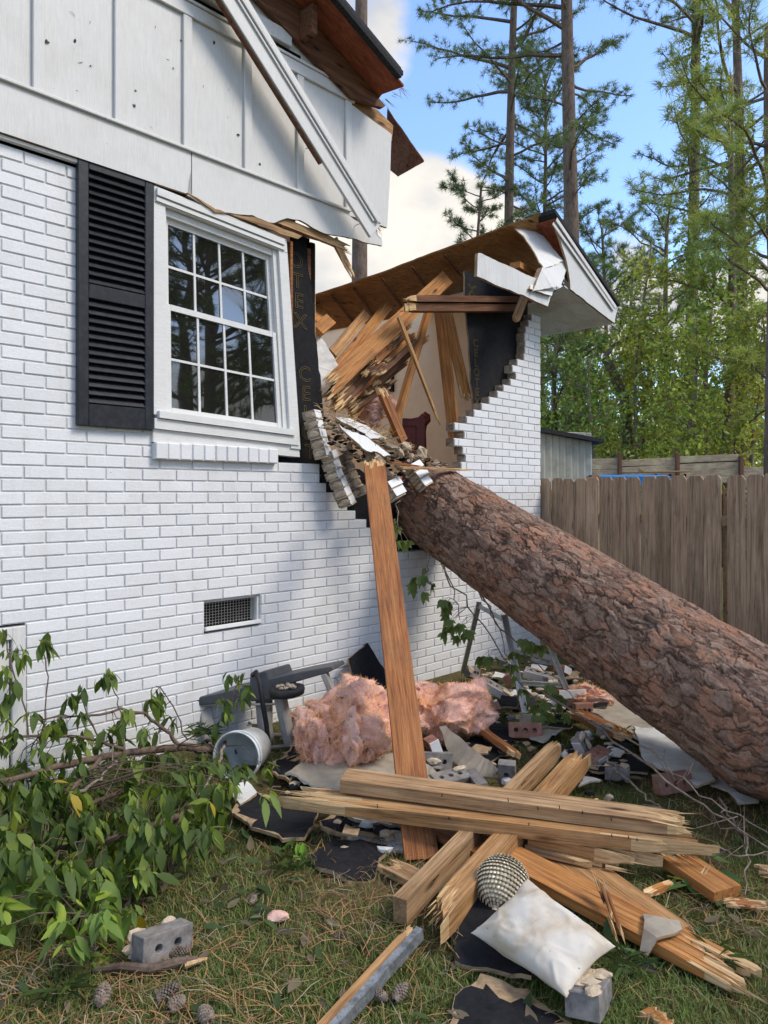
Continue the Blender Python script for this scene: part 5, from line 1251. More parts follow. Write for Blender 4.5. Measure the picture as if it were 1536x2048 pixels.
# ---- pink insulation
def pinkmat():
    m=Mat('pink_fiberglass',.95,.05); n=m.noise(m.coord(),30,7,.8); b=m.noise(m.coord(),6,5,.65); d=m.noise(m.coord(),14,8,.75)
    c=m.ramp(n,(.25,(.72,.38,.31)),(.7,(.90,.58,.48))); c=m.mix(m.ramp(b,(.45,0),(.7,.6)),c,(.88,.66,.57)); c=m.mix(m.ramp(d,(.53,0),(.68,.75)),c,(.26,.19,.15))
    m.b.inputs['Subsurface Weight'].default_value=.0; m.color(m.mix(.0,c,c)); m.bump(n,.012,1.0); return m.m
M['pink']=pinkmat(); M['pinkf']=leafmat('pink_fibre',1,.4,.9)
def insul(px0,px1,pyt,pyb,label,seed,zt,depth=.25,nf=9000,lumps=9,dirty=0,base=None):
    rs=np.random.default_rng(seed); b=base or PG((px0+px1)/2,pyb,0.02); root=empty('insulation_batt',b,0,label,'insulation','torn pink insulation'); s=b.y/F
    w=(px1-px0)*s; bm=bmesh.new(); bmesh.ops.create_icosphere(bm,subdivisions=6,radius=1); V=np.array([v.co[:] for v in bm.verts]); Fc=np.array([[v.index for v in f.verts] for f in bm.faces]); bm.free()
    # lumpy folded mass: union-like max of several ellipsoids seen along each direction
    rad=np.full(len(V),.35); 
    for i in range(lumps):
        d=rs.normal(size=3); d[2]=abs(d[2])*.7; d/=np.linalg.norm(d); a=np.clip(V@d,0,1); rad=np.maximum(rad,(.62+.5*rs.random())*a**(5+rs.random()*6)+.45*a**2)
    rad=np.maximum(rad,.55)
    W3=V+.35*np.stack([fbm(V*1.8+9,3,seed+20),fbm(V*1.8+19,3,seed+21),fbm(V*1.8+29,3,seed+22)],1)
    rad=rad*.55+.42+.16*fbm(V*1.6+seed,4,seed)
    puff=1-np.abs(fbm(W3*np.array([1.6,1.6,3.2])+seed*3,4,seed+3)); rad+=.16*puff-.10
    rad-=.10*np.clip(1-np.abs(fbm(W3*np.array([2.2,2.2,4.0])+40,3,seed+8))/.10,0,1)
    rad+=.03*fbm(W3*7,3,seed+5)+.018*fbm(V*32,2,seed+6)
    Vv=V*rad[:,None]*np.array([w*.56,depth,zt*.62]); Vv[:,2]+=zt*.40; Vv[:,2]=np.maximum(Vv[:,2],-.01+.0*Vv[:,2])
    vn=lambda k,s0:np.stack([fbm(V*k+7*s0+11*c,3,seed+s0+c) for c in range(3)],1)
    Vv=Vv+vn(1.9,60)*np.array([.10*w,.05,.15*zt])+vn(4.5,70)*np.array([.025*w,.015,.05*zt]); Vv[:,2]=np.maximum(Vv[:,2],-.01)
    fastmesh('insulation',Vv,Fc,M['pink'],root,smooth=True)
    nf=int(nf*2.2); k=rs.integers(0,len(Vv),nf); O=Vv[k]; N_=V[k]; D=N_*.5+rs.normal(size=(nf,3))*.7; D/=np.linalg.norm(D,axis=1,keepdims=True); l=rs.random((nf,1))**2*.036+.006
    S_=np.cross(D,rs.normal(size=(nf,3))); S_/=np.linalg.norm(S_,axis=1,keepdims=True)
    T=np.stack([O-S_*.0012,O+S_*.0012,O+D*l],1).reshape(-1,3); c=vcol(rs,(.88/LEAFK,.57/LEAFK,.47/LEAFK),nf,.22); c=np.repeat(c,3,0)
    fastmesh('loose_fibres',T,np.arange(len(T)).reshape(-1,3),M['pinkf'],root,c)
    return root
insul(612,800,1360,1528,'big bright pink insulation wad left of the leaning plank',1,.40,.24,16000,12)
insul(596,668,1430,1535,'small pink tuft trailing down from the big insulation wad',5,.30,.12,5000,6)
insul(790,965,1340,1475,'dusty pink folded insulation right of the leaning plank',2,.31,.24,14000,9)
insul(1125,1222,1368,1412,'small pink insulation tuft on the drywall beside the trunk',3,.14,.12,4000,6)
insul(575,640,1425,1480,'greyish pink insulation scrap between the wheel post and the big wad',4,.18,.10,3000,5)
insul(0,0,0,0,'pink insulation hanging in the broken wall under the dark beams',6,.30,.16,5000,6,base=PW(735,838,.55)) if False else None
# ---- white pillow
def pillow():
    root=None; n=56
    c=[PG(1055,1757,.20),PG(942,1866,.075),PG(1133,1996,.085),PG(1231,1893,.12)]  # top, left, bottom, right
    ctr=sum(c,Vector())/4; c=[p-ctr for p in c]; nm=(c[1]-c[3]).cross(c[2]-c[0]).normalized(); nm=nm if nm.z>0 else -nm
    V=[];
    for lay in (1,-1):
        for i in range(n+1):
            for j in range(n+1):
                s,t=i/n,j/n; a=s*2-1;b=t*2-1
                # sides bow inwards between the corners
                s2=.5+.5*a*(1-.09*(1-b*b)*abs(a)); t2=.5+.5*b*(1-.09*(1-a*a)*abs(b))
                p=c[0]*(1-s2)*(1-t2)+c[3]*s2*(1-t2)+c[2]*s2*t2+c[1]*(1-s2)*t2
                h=((1-abs(a)**2.4)*(1-abs(b)**2.4))**.5*.058
                q=np.array([[s*3,t*3,lay]])
                wr=.010*fbm(q,3,4)[0]+.006*(1-abs(math.sin((s*1.2+t*.6+.4*fbm(q*.8,2,9)[0])*7)))**2.0*(abs(a)+abs(b))*.8
                rim=.004*max(0,1-abs(1-max(abs(a),abs(b)))*40)
                V.append(p+nm*lay*(h+ (wr*min(1,h*40)) +.001))
    k=(n+1)**2; Fs=[(i*(n+1)+j,(i+1)*(n+1)+j,(i+1)*(n+1)+j+1,i*(n+1)+j+1) for i in range(n) for j in range(n)]
    Fs=Fs+[tuple(k+x for x in f[::-1]) for f in Fs]
    rim=[i*(n+1) for i in range(n+1)]+[n*(n+1)+j for j in range(1,n+1)]+[i*(n+1)+n for i in range(n-1,-1,-1)]+[j for j in range(n-1,0,-1)]
    Fs+=[(rim[i],rim[(i+1)%len(rim)],k+rim[(i+1)%len(rim)],k+rim[i]) for i in range(len(rim))]
    m=Mat('white_cotton',.9,.1); d=m.noise(m.coord((1,1,1)),9,6,.65,1.2); ln=m.noise(m.coord((1,1,1)),3.2,5,.6); sp=m.noise(m.coord(),60,2,.5); fb=m.noise(m.coord(),400,2,.5)
    cc=m.mix(m.ramp(ln,(.40,0),(.50,.62),(.60,0.12)),(.62,.59,.53),(.42,.31,.18)); cc=m.mix(m.ramp(d,(.55,0),(.75,.5)),cc,(.50,.46,.40)); cc=m.mix(m.ramp(sp,(.74,0),(.76,.8)),cc,(.15,.12,.09))
    m.color(cc); m.bump(fb,.0004,.5)
    mb=MB(); mb.add([p for p in V],Fs); o=mb.build('throw_pillow',m.m,None,True); o.location=ctr; tag(o,'dirty white square pillow lying on the boards in front','pillow')
pillow()
# ---- scaly metallic ornament ball
def ornament():
    m=Mat('antique_silver_gold',.38,.5); n=m.noise(m.coord(),35,5,.7); m.color(m.mix(1.0,m.ramp(n,(.3,(.36,.30,.20)),(.65,(.60,.52,.37))),m.attr(),'MULTIPLY')); m.b.inputs['Metallic'].default_value=.12; m.bump(n,.0008,.6); 
    r=.090; c=PG(1005,1768,.092); o=empty('ornament_ball',(c.x,c.y,0),0,'scaly silver gold pine-cone shaped ornament ball behind the pillow','ornament')
    ax=(PG(989,1802,.05)-Vector((0,.04,0))-c).normalized(); q=Vector((0,0,1)).rotation_difference(ax); loc=Vector((0,0,c.z))
    b=MB(); bm=bmesh.new(); bmesh.ops.create_uvsphere(bm,u_segments=40,v_segments=24,radius=r*.965); b.add([q@Vector((v.co.x,v.co.y,v.co.z*1.04))+loc for v in bm.verts],[tuple(v.index for v in f.verts) for f in bm.faces],0,(.45,)*3); bm.free(); b.build('body',m.m,o,True)
    s=MB(); nr=19
    for i in range(nr):
        ph=R(14)+(math.pi-R(20))*(i/(nr-1)); cnt=max(6,int(44*math.sin(ph))); 
        for j in range(cnt):
            th=(j+i*.382+rg.uniform(-.08,.08))/cnt*2*math.pi; nrm=Vector((math.sin(ph)*math.cos(th),math.sin(ph)*math.sin(th),math.cos(ph))); dn=Vector((math.cos(ph)*math.cos(th),math.cos(ph)*math.sin(th),-math.sin(ph))) ; sd_=nrm.cross(dn)
            w=.0072 if cnt>20 else .006; l=.0105; P_=[]
            base=Vector((nrm.x*r,nrm.y*r,nrm.z*r*1.04))
            for a,bb,h in ((-l*.5,0,.004),(-l*.3,w*.75,.002),(l*.25,w,-.001),(l*.9,w*.4,-.004),(l*.9,-w*.4,-.004),(l*.25,-w,-.001),(-l*.3,-w*.75,.002),(0,0,.0055)): P_.append(q@(base+dn*a+sd_*bb+nrm*h)+loc)
            g=rg.uniform(.8,1.25); s.add(P_,[(7,k,(k+1)%7) for k in range(7)],0,(g,)*3)
    s.build('scales',m.m,o,fix=False)
    t=MB()
    prof=[(.016,r*1.02),(.020,r*1.06),(.017,r*1.08),(.013,r*1.10),(.0145,r*1.17),(.0145,r*1.19),(.010,r*1.19),(.009,r*1.10)]
    V=[];
    for rr_,z in prof:
        for j in range(18): V.append(q@Vector((rr_*math.cos(j*math.pi/9),rr_*math.sin(j*math.pi/9),z))+loc)
    t.add(V,[(i*18+j,(i+1)*18+j,(i+1)*18+(j+1)%18,i*18+(j+1)%18) for i in range(len(prof)-1) for j in range(18)]+[tuple(7*18+j for j in range(18))],0,(1.2,)*3); t.build('neck',m.m,o,True)
ornament()
# ---- white bucket on its side
def bucket():
    c=PG(470,1560,0); Y=c.y+.03; ctr=PY(472,1514,Y); ax=(Vector((.22,.95,-.10))).normalized(); r=.122; L=.22
    o=empty('bucket',(ctr.x,ctr.y,0),0,'white plastic bucket lying on its side under the leafy branch','bucket')
    q=Vector((0,0,1)).rotation_difference(ax); loc=ctr-Vector((ctr.x,ctr.y,0)); V=[];n=48
    prof=[(r,0),(r*.985,.02),(r*.86,L),(0.001,L),(0.001,L-.004),(r*.84,L-.004),(r*.965,.02),(r*.98,0)]
    for rr_,z in prof:
        for j in range(n): V.append(q@Vector((rr_*math.cos(j*2*math.pi/n),rr_*math.sin(j*2*math.pi/n),z))+loc)
    m=MB(); m.add(V,[(i*n+j,((i+1)%8)*n+j,((i+1)%8)*n+(j+1)%n,i*n+(j+1)%n) for i in range(8) for j in range(n)])
    M['bucket']=simple('white_bucket_plastic',(.52,.56,.56),(.66,.69,.68),8,.35,.5,0,dirt=(.22,.20,.17,.6),dscale=5); m.build('shell',M['bucket'],o,True)
    t=MB()
    for z,rr_ in ((.0,r*1.02),(.035,r*1.01)):
        pts=[q@Vector((rr_*math.cos(j*2*math.pi/n),rr_*math.sin(j*2*math.pi/n),z))+loc for j in range(n+1)]; t.tube(pts,.0045,6)
        t.build('rim' if z==0 else 'ridge',M['bucket'],o,True); t=MB()
    t.tube([q@Vector((r*1.03*math.cos(a),r*1.03*math.sin(a)*.4+.0,.03+r*.9*math.sin(a)))+loc for a in [i*math.pi/14 for i in range(15)]],.002,5); t.build('handle',M['steel'],o)
bucket()
# ---- overturned plastic cart
def cart():
    Y=4.35; o=empty('plastic_cart',(PY(500,1480,Y).x,Y,0),0,'overturned grey plastic cart with one black wheel against the wall','cart'); q0=o.location
    T=lambda x,y,dy=0:PY(x,y,Y+dy)-q0
    def beam(nm,a,b,w,t,mat,roll=0,bv=.006,parent=o):
        Mx,L=frame(a,b,roll=roll); m=MB(); m.bevbox(0,L,-w/2,w/2,-t/2,t/2,bv,0,None,Mx); return m.build(nm,M[mat],parent)
    m=MB()   # dark top deck, tapering left
    V=[T(362,1402),T(500,1372),T(500,1400),T(362,1416)]; V+= [v+Vector((.10,.22,.0)) for v in V]
    m.add(V,[(0,1,2,3),(7,6,5,4),(0,1,5,4),(1,2,6,5),(2,3,7,6),(3,0,4,7)]); m.build('deck',M['greyplastic'],o,bevel=.006)
    m=MB(); V=[T(498,1352),T(532,1340),T(545,1372),T(550,1400),T(498,1404)]; V+=[v+Vector((.12,.18,0)) for v in V]
    m.add(V,[tuple(range(5)),tuple(range(9,4,-1))]+[(i,(i+1)%5,5+(i+1)%5,5+i) for i in range(5)]); m.build('hub',M['greyplastic'],o,bevel=.008)
    m=MB(); P_=[(536,1358),(600,1344),(664,1332),(667,1340),(655,1346),(600,1362),(545,1376)]; V=[T(*p) for p in P_]; V+=[v+Vector((.06,.16,0)) for v in V]; n=7
    m.add(V,[tuple(range(n)),tuple(range(2*n-1,n-1,-1))]+[(i,(i+1)%n,n+(i+1)%n,n+i) for i in range(n)]); m.build('arm',M['greyplastic'],o,bevel=.005)
    a=beam('arm_leg',T(648,1344,.05),T(668,1392,.05),.10,.035,'lightplastic')
    a=beam('frame_leg',T(368,1410,.05),T(388,1482,.02),.05,.045,'lightplastic'); 
    for i in range(7):
        m=MB(); p=T(368+i*2.7,1424+i*8,.01); m.box(p.x-.026,p.x+.020,p.y-.012,p.y-.006,p.z-.004,p.z+.004); m.build('vent_slot',M['dark'],a)
    beam('frame_leg',T(408,1408,.06),T(418,1480,.0),.075,.05,'lightplastic')
    beam('cross_rail',T(372,1414,.03),T(500,1398,.03),.04,.02,'lightplastic')
    m=MB(); m.tube([T(528,1402,.08),T(530,1450,.06),T(533,1492,.03)],[.052,.046,.050],20); m.build('column',M['lightplastic'],o,True)
    m=MB(); ring=[T(545,1482,0)+Vector((.145*math.cos(a_),.11*math.sin(a_),.0)) for a_ in [i*math.pi/20 for i in range(41)]]; m.tube(ring,.012,8); m.build('base_rim',M['lightplastic'],o,True)
    m=MB(); m.tube([T(528,1402,.08)+Vector((.105*math.cos(a_),.08*math.sin(a_),.0)) for a_ in [i*math.pi/20 for i in range(41)]],.008,8); m.build('collar',M['lightplastic'],o,True)
    beam('wheel_post',T(560,1392,-.1),T(582,1492,-.12),.085,.05,'lightplastic',bv=.01)
    m=MB(); c=T(574,1381,-.12); r=.098; V=[]; prof=[(.03,.012),(.07,.008),(.082,.020),(.098,.018),(.102,.0),(.098,-.022),(.08,-.028),(.02,-.02)]
    for rr_,z in prof:
        for j in range(36): V.append((c.x+rr_*math.cos(j*math.pi/18),c.y+rr_*math.sin(j*math.pi/18),c.z+z+ .08*rr_*math.cos(j*math.pi/18)))
    m.add(V,[(i*36+j,(i+1)*36+j,(i+1)*36+(j+1)%36,i*36+(j+1)%36) for i in range(7) for j in range(36)]+[tuple(range(36)),tuple(7*36+j for j in range(36))]); m.build('wheel',M['rubber'],o,True)
    m=MB()
    for i in range(14): lump(m,(c.x+rg.uniform(-.05,.05),c.y+rg.uniform(-.05,.04),c.z+.02+rg.uniform(0,.015)),(.014,.012,.009),i,0,1,.5)
    t=m.build('debris_crumbs',M['chunk'],None); t.location=o.location; tag(t,'crumbs of mortar heaped on the black wheel','rubble',kind='stuff')
    m=MB(); m.tube([T(505,1350,-.06),T(512,1344,-.12),T(519,1365,-.16),T(526,1410,-.18),T(533,1450,-.18),T(536,1480,-.17),T(528,1500,-.12)],.014,10); m.build('hose',M['rubber'],o,True)
cart()
# ---- aluminium stepladder standing under the trunk
def ladder():
    o=empty('stepladder',PG(1010,1390,0),0,'thin aluminium stepladder trapped under the fallen trunk by the wall','ladder'); q=o.location
    def rail(nm,a,Ya,b,Yb,w=.045,t=.02):
        Mx,L=frame(PY(*a,Ya)-q,PY(*b,Yb)-q,Vector((0,-1,0))); m=MB(); m.bevbox(0,L,-w/2,w/2,-t/2,t/2,.003,0,None,Mx); m.bevbox(0,L,-w/2,-w/2+.006,t/2,t/2+.012,.001,0,None,Mx); m.bevbox(0,L,w/2-.006,w/2,t/2,t/2+.012,.001,0,None,Mx); m.build(nm,M['steel'],o)
    rail('side_rail',(958,1205),5.35,(925,1345),5.75,.035); rail('side_rail',(1008,1230),5.2,(1050,1428),4.85); rail('side_rail',(1098,1290),5.0,(1142,1402),4.95,.035)
    for (a,Ya,b,Yb) in (((1025,1300),5.1,(1112,1318),4.98),((1038,1365),4.98,(1128,1370),4.96),((958,1212),5.35,(1008,1240),5.2)): rail('rung',a,Ya,b,Yb,.03,.012)
ladder()
# ---- pine cones
def conemesh():
    m=MB(); n=13; L=.085
    for i in range(n):
        a=i/(n-1); r=.024*math.sin(math.pi*(.18+.74*a))**.8; cnt=max(5,int(9-3*abs(a-.4)))
        for j in range(cnt):
            th=(j+.5*(i%2))/cnt*2*math.pi; d=Vector((0,math.cos(th),math.sin(th))); s=Vector((0,-d.z,d.y)); p=Vector(((a-.5)*L,0,0)); o_=.55-.5*a
            tip=p+d*r+Vector((o_*.016,0,0)); 
            m.add([p,p+d*r*.6+s*.006,tip+s*.0065,tip+s*.001+Vector((.003,0,0))+d*.003,tip-s*.0065,p+d*r*.6-s*.006,tip+Vector((-.004,0,0))],[(0,1,2,3,4,5),(1,2,6),(4,5,6),(2,3,6),(3,4,6)])
    m.tube([(-.5*L,0,0),(0,0,0),(.5*L,0,0)],[.006,.011,.004],7); return m
M['cone']=simple('grey_brown_cone_scale',(.09,.06,.042),(.30,.25,.20),50,.9,.1,.001)
c0=conemesh().build('pine_cone',M['cone'],fix=False)
CN=[((205,1990),100,'pine cone lying near the lower left edge of the lawn',1.15),((335,1985),40,'pine cone beside the tan leaf below the lone brick',1.0),((352,2008),70,'pine cone just below the pair near the lone brick',1.05),((412,2030),120,'dark pine cone at the bottom left of the lawn',1.1),
((357,1905),20,'pine cone half hidden behind the lone grey brick',.9),((506,1800),80,'small pine cone on the bare grass in the middle',.7),((800,1985),60,'whitish pine cone left of the bottom black board',1.0),((60,1755),30,'pine cone under the left leaves',.9),
((355,1725),10,'pale pine cone at the edge of the leafy branch',.8),((760,1990),140,'pine cone cut by the metal-edged strip',.8),((680,1870),20,'small brown cone in the straw beside the metal-edged strip',.6),((430,1660),50,'cone at the foot of the leafy branch',.8)]
for i,((x,y),a,lb,s) in enumerate(CN):
    o=c0 if i==0 else c0.copy()
    if i: COL.objects.link(o)
    o.location=PG(x,y,.022*s+.005); o.rotation_euler=(R(i*40),R(rg.uniform(-15,15)),R(a)); o.scale=(s*.78,)*3; tag(o,lb,'pine cone','pine cones on the lawn')
# ---- small litter
m=MB(); p=PG(555,1832,.02); lump(m,(0,0,0),(.038,.028,.014),3,0,2,.35); o=m.build('foam_crumb',M['pink']); o.location=p; tag(o,'small pale pink foam crumb on the grass left of centre','foam crumb')
m=MB(); a=PG(188,1940,.02);b=PG(300,1938,.035);c_=PG(395,1920,.03); m.tube([a-b,(a-b)*.5+Vector((0,0,.01)),(0,0,0),(c_-b)*.6+Vector((0,0,.006)),c_-b],[.008,.012,.014,.013,.012],8); o=m.build('fallen_stick',M['rust']); o.location=b; tag(o,'short lichen-covered stick in front of the lone grey brick','stick')
m=MB(); a=PG(370,1928,.028)-b; m.tube([a,c_-b+Vector((.03,0,.004))],[.0135,.004],7); e=m.build('broken_tip',M['splinter'],o)
# ================================================================ DEBRIS IN THE HOLE
def hp(nm,a,b,w,t,mat,label,roll=0,e0='cut',e1='broken',brk=.15,seed=1,cat='plank',group='broken framing in the hole',**k):
    o=plank(nm,PW(*a),PW(*b),w,t,M[mat],roll,e0,e1,brk,seed=seed,**k); return tag(o,label,cat,group)
hp('fallen_joist',(640,790,.05),(893,556,.35),.135,.038,'pine_orange','widest orange joist slanting up across the hole',R(62),'broken','cut',.2,2)
hp('fallen_joist',(665,800,.25),(815,690,.45),.12,.038,'pine_orange','orange joist lying under the widest one with a rotten lower edge',R(60),'broken','broken',.2,3)
hp('fallen_joist',(676,735,.5),(775,612,.75),.09,.038,'pine_orange','second joist from the left slanting parallel in the hole',R(60),'cut','cut',.2,4)
hp('fallen_joist',(664,708,.6),(732,628,.8),.085,.038,'pine','short brown joist left of the parallel one',R(60),'cut','cut',.2,5)
hp('fallen_joist',(634,662,.4),(660,640,.5),.10,.04,'pine_orange','stub of orange timber at the upper left of the hole',R(50),'cut','cut',.1,6)
hp('dark_joist',(655,815,.15),(800,670,.5),.16,.04,'dark_beam','dark shattered joist under the widest orange joist',R(58),'broken','broken',.3,7,slivers=12)
hp('dark_joist',(672,830,.3),(790,745,.55),.14,.04,'dark_beam','dark joist lowest in the slanting stack',R(55),'broken','broken',.3,8,slivers=12)
hp('dark_joist',(640,808,.2),(712,742,.3),.12,.05,'dark_beam','dark beam end nearest the torn black board',R(55),'broken','broken',.2,9,slivers=8)
hp('fallen_joist',(690,850,.4),(812,700,.6),.07,.038,'pine_orange','thin orange edge board below the dark joists',R(60),'broken','broken',.2,19)
hp('hanging_stick',(797,633,-.08),(888,872,-.02),.045,.018,'pine','thin split stick crossing the leaning stud in the hole',R(80),'cut','broken',.25,10,'splinter',taper=.45)
hp('leaning_brace',(858,618,.30),(785,868,.10),.085,.036,'pine_orange','orange stud leaning left over the chair back',R(85),'cut','cut',.1,11)
hp('leaning_brace',(757,768,-.02),(806,882,-.05),.075,.038,'pine_red','short red stud meeting the orange stud in a V',R(82),'broken','cut',.08,12)
hp('attic_board',(626,640,.9),(650,622,1.1),.2,.03,'pine_orange','orange board patch under the roof deck at left',R(40),'cut','cut',.1,13)
hp('flat_splinter',(800,935,-.42),(942,940,-.28),.05,.012,'pine_gray','grey flat stick poking right from the broken masonry',R(10),'cut','broken',.3,14,'splinter')
hp('flat_splinter',(780,925,-.36),(850,934,-.34),.04,.014,'pine_red','red brown stick under the grey flat stick',R(10),'cut','broken',.1,15,'splinter')
def sheetW(nm,pts,th,mats,label,seed=1,cat='board',group=None,nrm=Vector((.55,-.55,.6)),edge=0,amp=.005,warp=.008):
    o=slab(nm,[PW(*p) for p in pts],th,[M[k] for k in mats],nrm.normalized(),edge,.03,amp,seed,None,warp); return tag(o,label,cat,group)
sheetW('drywall_piece',[(632,664,.45),(684,738,.3),(672,762,.2),(645,790,.2),(636,740,.35)],.012,['drywall','chunk'],'white drywall sheet behind the torn black board in the hole',3,'drywall',DG,Vector((.7,-.7,.1)))
sheetW('paint_board',[(672,834,-.05),(703,836,.0),(742,858,-.08),(778,877,-.14),(742,878,-.25),(705,856,-.2)],.014,['paint','core'],'flat white painted board lying on the broken masonry',4,'board','white boards on the broken masonry')
sheetW('paint_board',[(679,853,-.2),(700,858,-.25),(740,877,-.28),(780,908,-.32),(745,900,-.36),(710,880,-.3)],.014,['paint','core'],'second white splintered board lower on the broken masonry',5,'board','white boards on the broken masonry',amp=.01)
def masonry(nm,origin,rot,nx,nz,label,seed,group='broken masonry in the hole',painted=True,skip=.12):
    """a piece of wall that came down in one lump: x along courses, -y painted face, z up"""
    rr=random.Random(seed); m=MB()
    for k in range(nz):
        off=rr.uniform(-.02,.02)
        for i in range(nx):
            if rr.random()<skip and nz>2: continue
            x0=(i-nx/2)*.2095+(.1 if k%2 and nx>1 else 0)+off*.5; y_sh=rr.uniform(-.012,.012); c=rr.uniform(.1,.9); z0=k*.0655; y=rr.uniform(-.014,.014)
            L=.2 if nx>1 else .10+rr.uniform(0,.03)
            n0=len(m.f); m.bevbox(x0,x0+L,y,y+.09,z0+.005,z0+.059,.003,1,(c,)*3)
            if painted: m.bevbox(x0+.001,x0+L-.001,y-.0025,y+.001,z0+.0055,z0+.0585,.001,0,(c,)*3)
            m.box(x0+.004,x0+L-.004,.003,.087,z0-.0045,z0+.0055,2)
            lump(m,(x0+rr.uniform(0,L),rr.uniform(.02,.07),z0+.06),(.03,.02,.005),rr.randint(0,99),2,1,.3)
            lump(m,(x0,.045,z0+.03),(.005,.036,.020),rr.randint(0,99),2,2,.5); lump(m,(x0+L,.045,z0+.03),(.004,.036,.020),rr.randint(0,99),2,2,.5)
    Mx=Matrix.Translation(origin)@Matrix.Rotation(R(rot[1]),4,'Y')@Matrix.Rotation(R(rot[0]),4,'X')@Matrix.Rotation(R(rot[2]),4,'Z')
    o=m.build(nm,[M['brick'],M['rawbrick'],M['chunk']],None,M=Mx); return tag(o,label,'masonry',group)
hz=math.degrees(math.atan2(D2[1],D2[0]))
masonry('masonry_chunk',PW(664,912,-.10),(0,-14,76),1,5,'upper stack of broken brick ends beside the black board',1)
masonry('masonry_chunk',PW(712,1004,-.16),(5,-21,74),1,6,'lower leaning stack of broken brick ends below the upper stack',2)
masonry('masonry_chunk',PW(735,985,-.0),(0,-24,60),1,5,'grey bricks leaning behind the brick stacks',6,painted=False)
masonry('masonry_chunk',PW(868,962,-.34),(-8,-38,48),1,3,'white faced masonry corner resting on the top of the trunk',3,skip=0)
masonry('masonry_chunk',PW(812,986,-.42),(-6,-32,46),1,2,'smaller white faced brick pair left of the masonry corner',4,skip=0)
masonry('masonry_chunk',PW(770,925,-.2),(5,-30,60),1,2,'broken bricks under the white boards behind the leaning plank',5,skip=0,painted=False)
CHK=[((780,893,-.2),'beige mortar block under the white boards',.05),((800,905,-.28),'beige mortar block beside the leaning brace foot',.055),((822,915,-.3),'small beige mortar lump near the masonry corner',.04),((770,945,-.35),'dark mortar lump beside the leaning plank top',.05),((790,960,-.35),'mortar lump above the vine leaves',.045),((812,893,-.12),'flat pale brick fragment below the chair',.055),((740,900,-.25),'mortar lump behind the leaning plank top',.06),((700,900,.02),'mortar lump between the brick stacks',.06),((845,905,-.2),'dusty mortar slab under the masonry corner',.06)]
for i,(p,lb,s) in enumerate(CHK):
    s*=.78; m=MB(); lump(m,(0,0,0),(s,s*.8,s*.45),i+4,0,2,.7); o=m.build('mortar_lump',M['chunk'] if i%3 else M['rawbrick']); o.location=PW(*p); o.rotation_euler=(i,i*.7,i*1.3); tag(o,lb,'mortar','mortar lumps in the hole')
# bed of dust, splinters and crumbs that fills the breach
def breach():
    m=MB(); rs=random.Random(12)
    for i in range(420):
        t=rs.random(); px=645+t*250; py=835+t*100+rs.uniform(-6,70)*(1-abs(t-.5)*.7); y=rs.uniform(-.25,.35); p=PW(px,py,y); s=rs.uniform(.006,.032)
        lump(m,p,(s,s*.8,s*.55),i,rs.choice([0,1,1,2,3,3]),1,.5)
    for i in range(380):
        t=rs.random(); px=640+t*190; py=815+t*85+rs.uniform(-14,20); p=PW(px,py,rs.uniform(-.2,.2)); d=Vector((rs.uniform(-1,1),rs.uniform(-1,1),rs.uniform(-.5,.4)))*rs.uniform(.03,.14); m.tube([p,p+d*.5+Vector((0,0,rs.uniform(-.01,.02))),p+d],[.002,.002,.0008],3,rs.choice([2,4]),cap=False)
    o=m.build('breach_rubble',[M['chunk'],M['rawbrick'],M['core'],M['dark'],M['splinter']],fix=False); tag(o,'dust, splinters and mortar crumbs filling the breach in the wall','rubble',kind='stuff')
breach()
_r=random.Random(77)
for i in range(26):
    t=_r.random(); x=650+t*105; y=812-t*75+_r.uniform(-40,35); l=_r.uniform(50,110); sl_=_r.uniform(.75,1.15); d0=_r.uniform(.1,.5)
    hp('heap_board',(x,y,d0),(x+l,y-l*sl_*.85,d0+_r.uniform(.05,.2)),_r.uniform(.035,.09),_r.uniform(.012,.035),_r.choice(['dark_beam','pine_red','pine_red','pine_orange','dark_beam']),'splintered board in the dark heap beneath the orange joists',R(_r.uniform(30,80)),'broken','broken',_r.uniform(.1,.25),100+i,'plank','splintered heap beneath the orange joists',slivers=7)
b=insul(700,790,0,0,'dusty pink insulation hanging in the hole beneath the dark joists',6,.34,.2,4000,7,base=PW(738,850,.55))
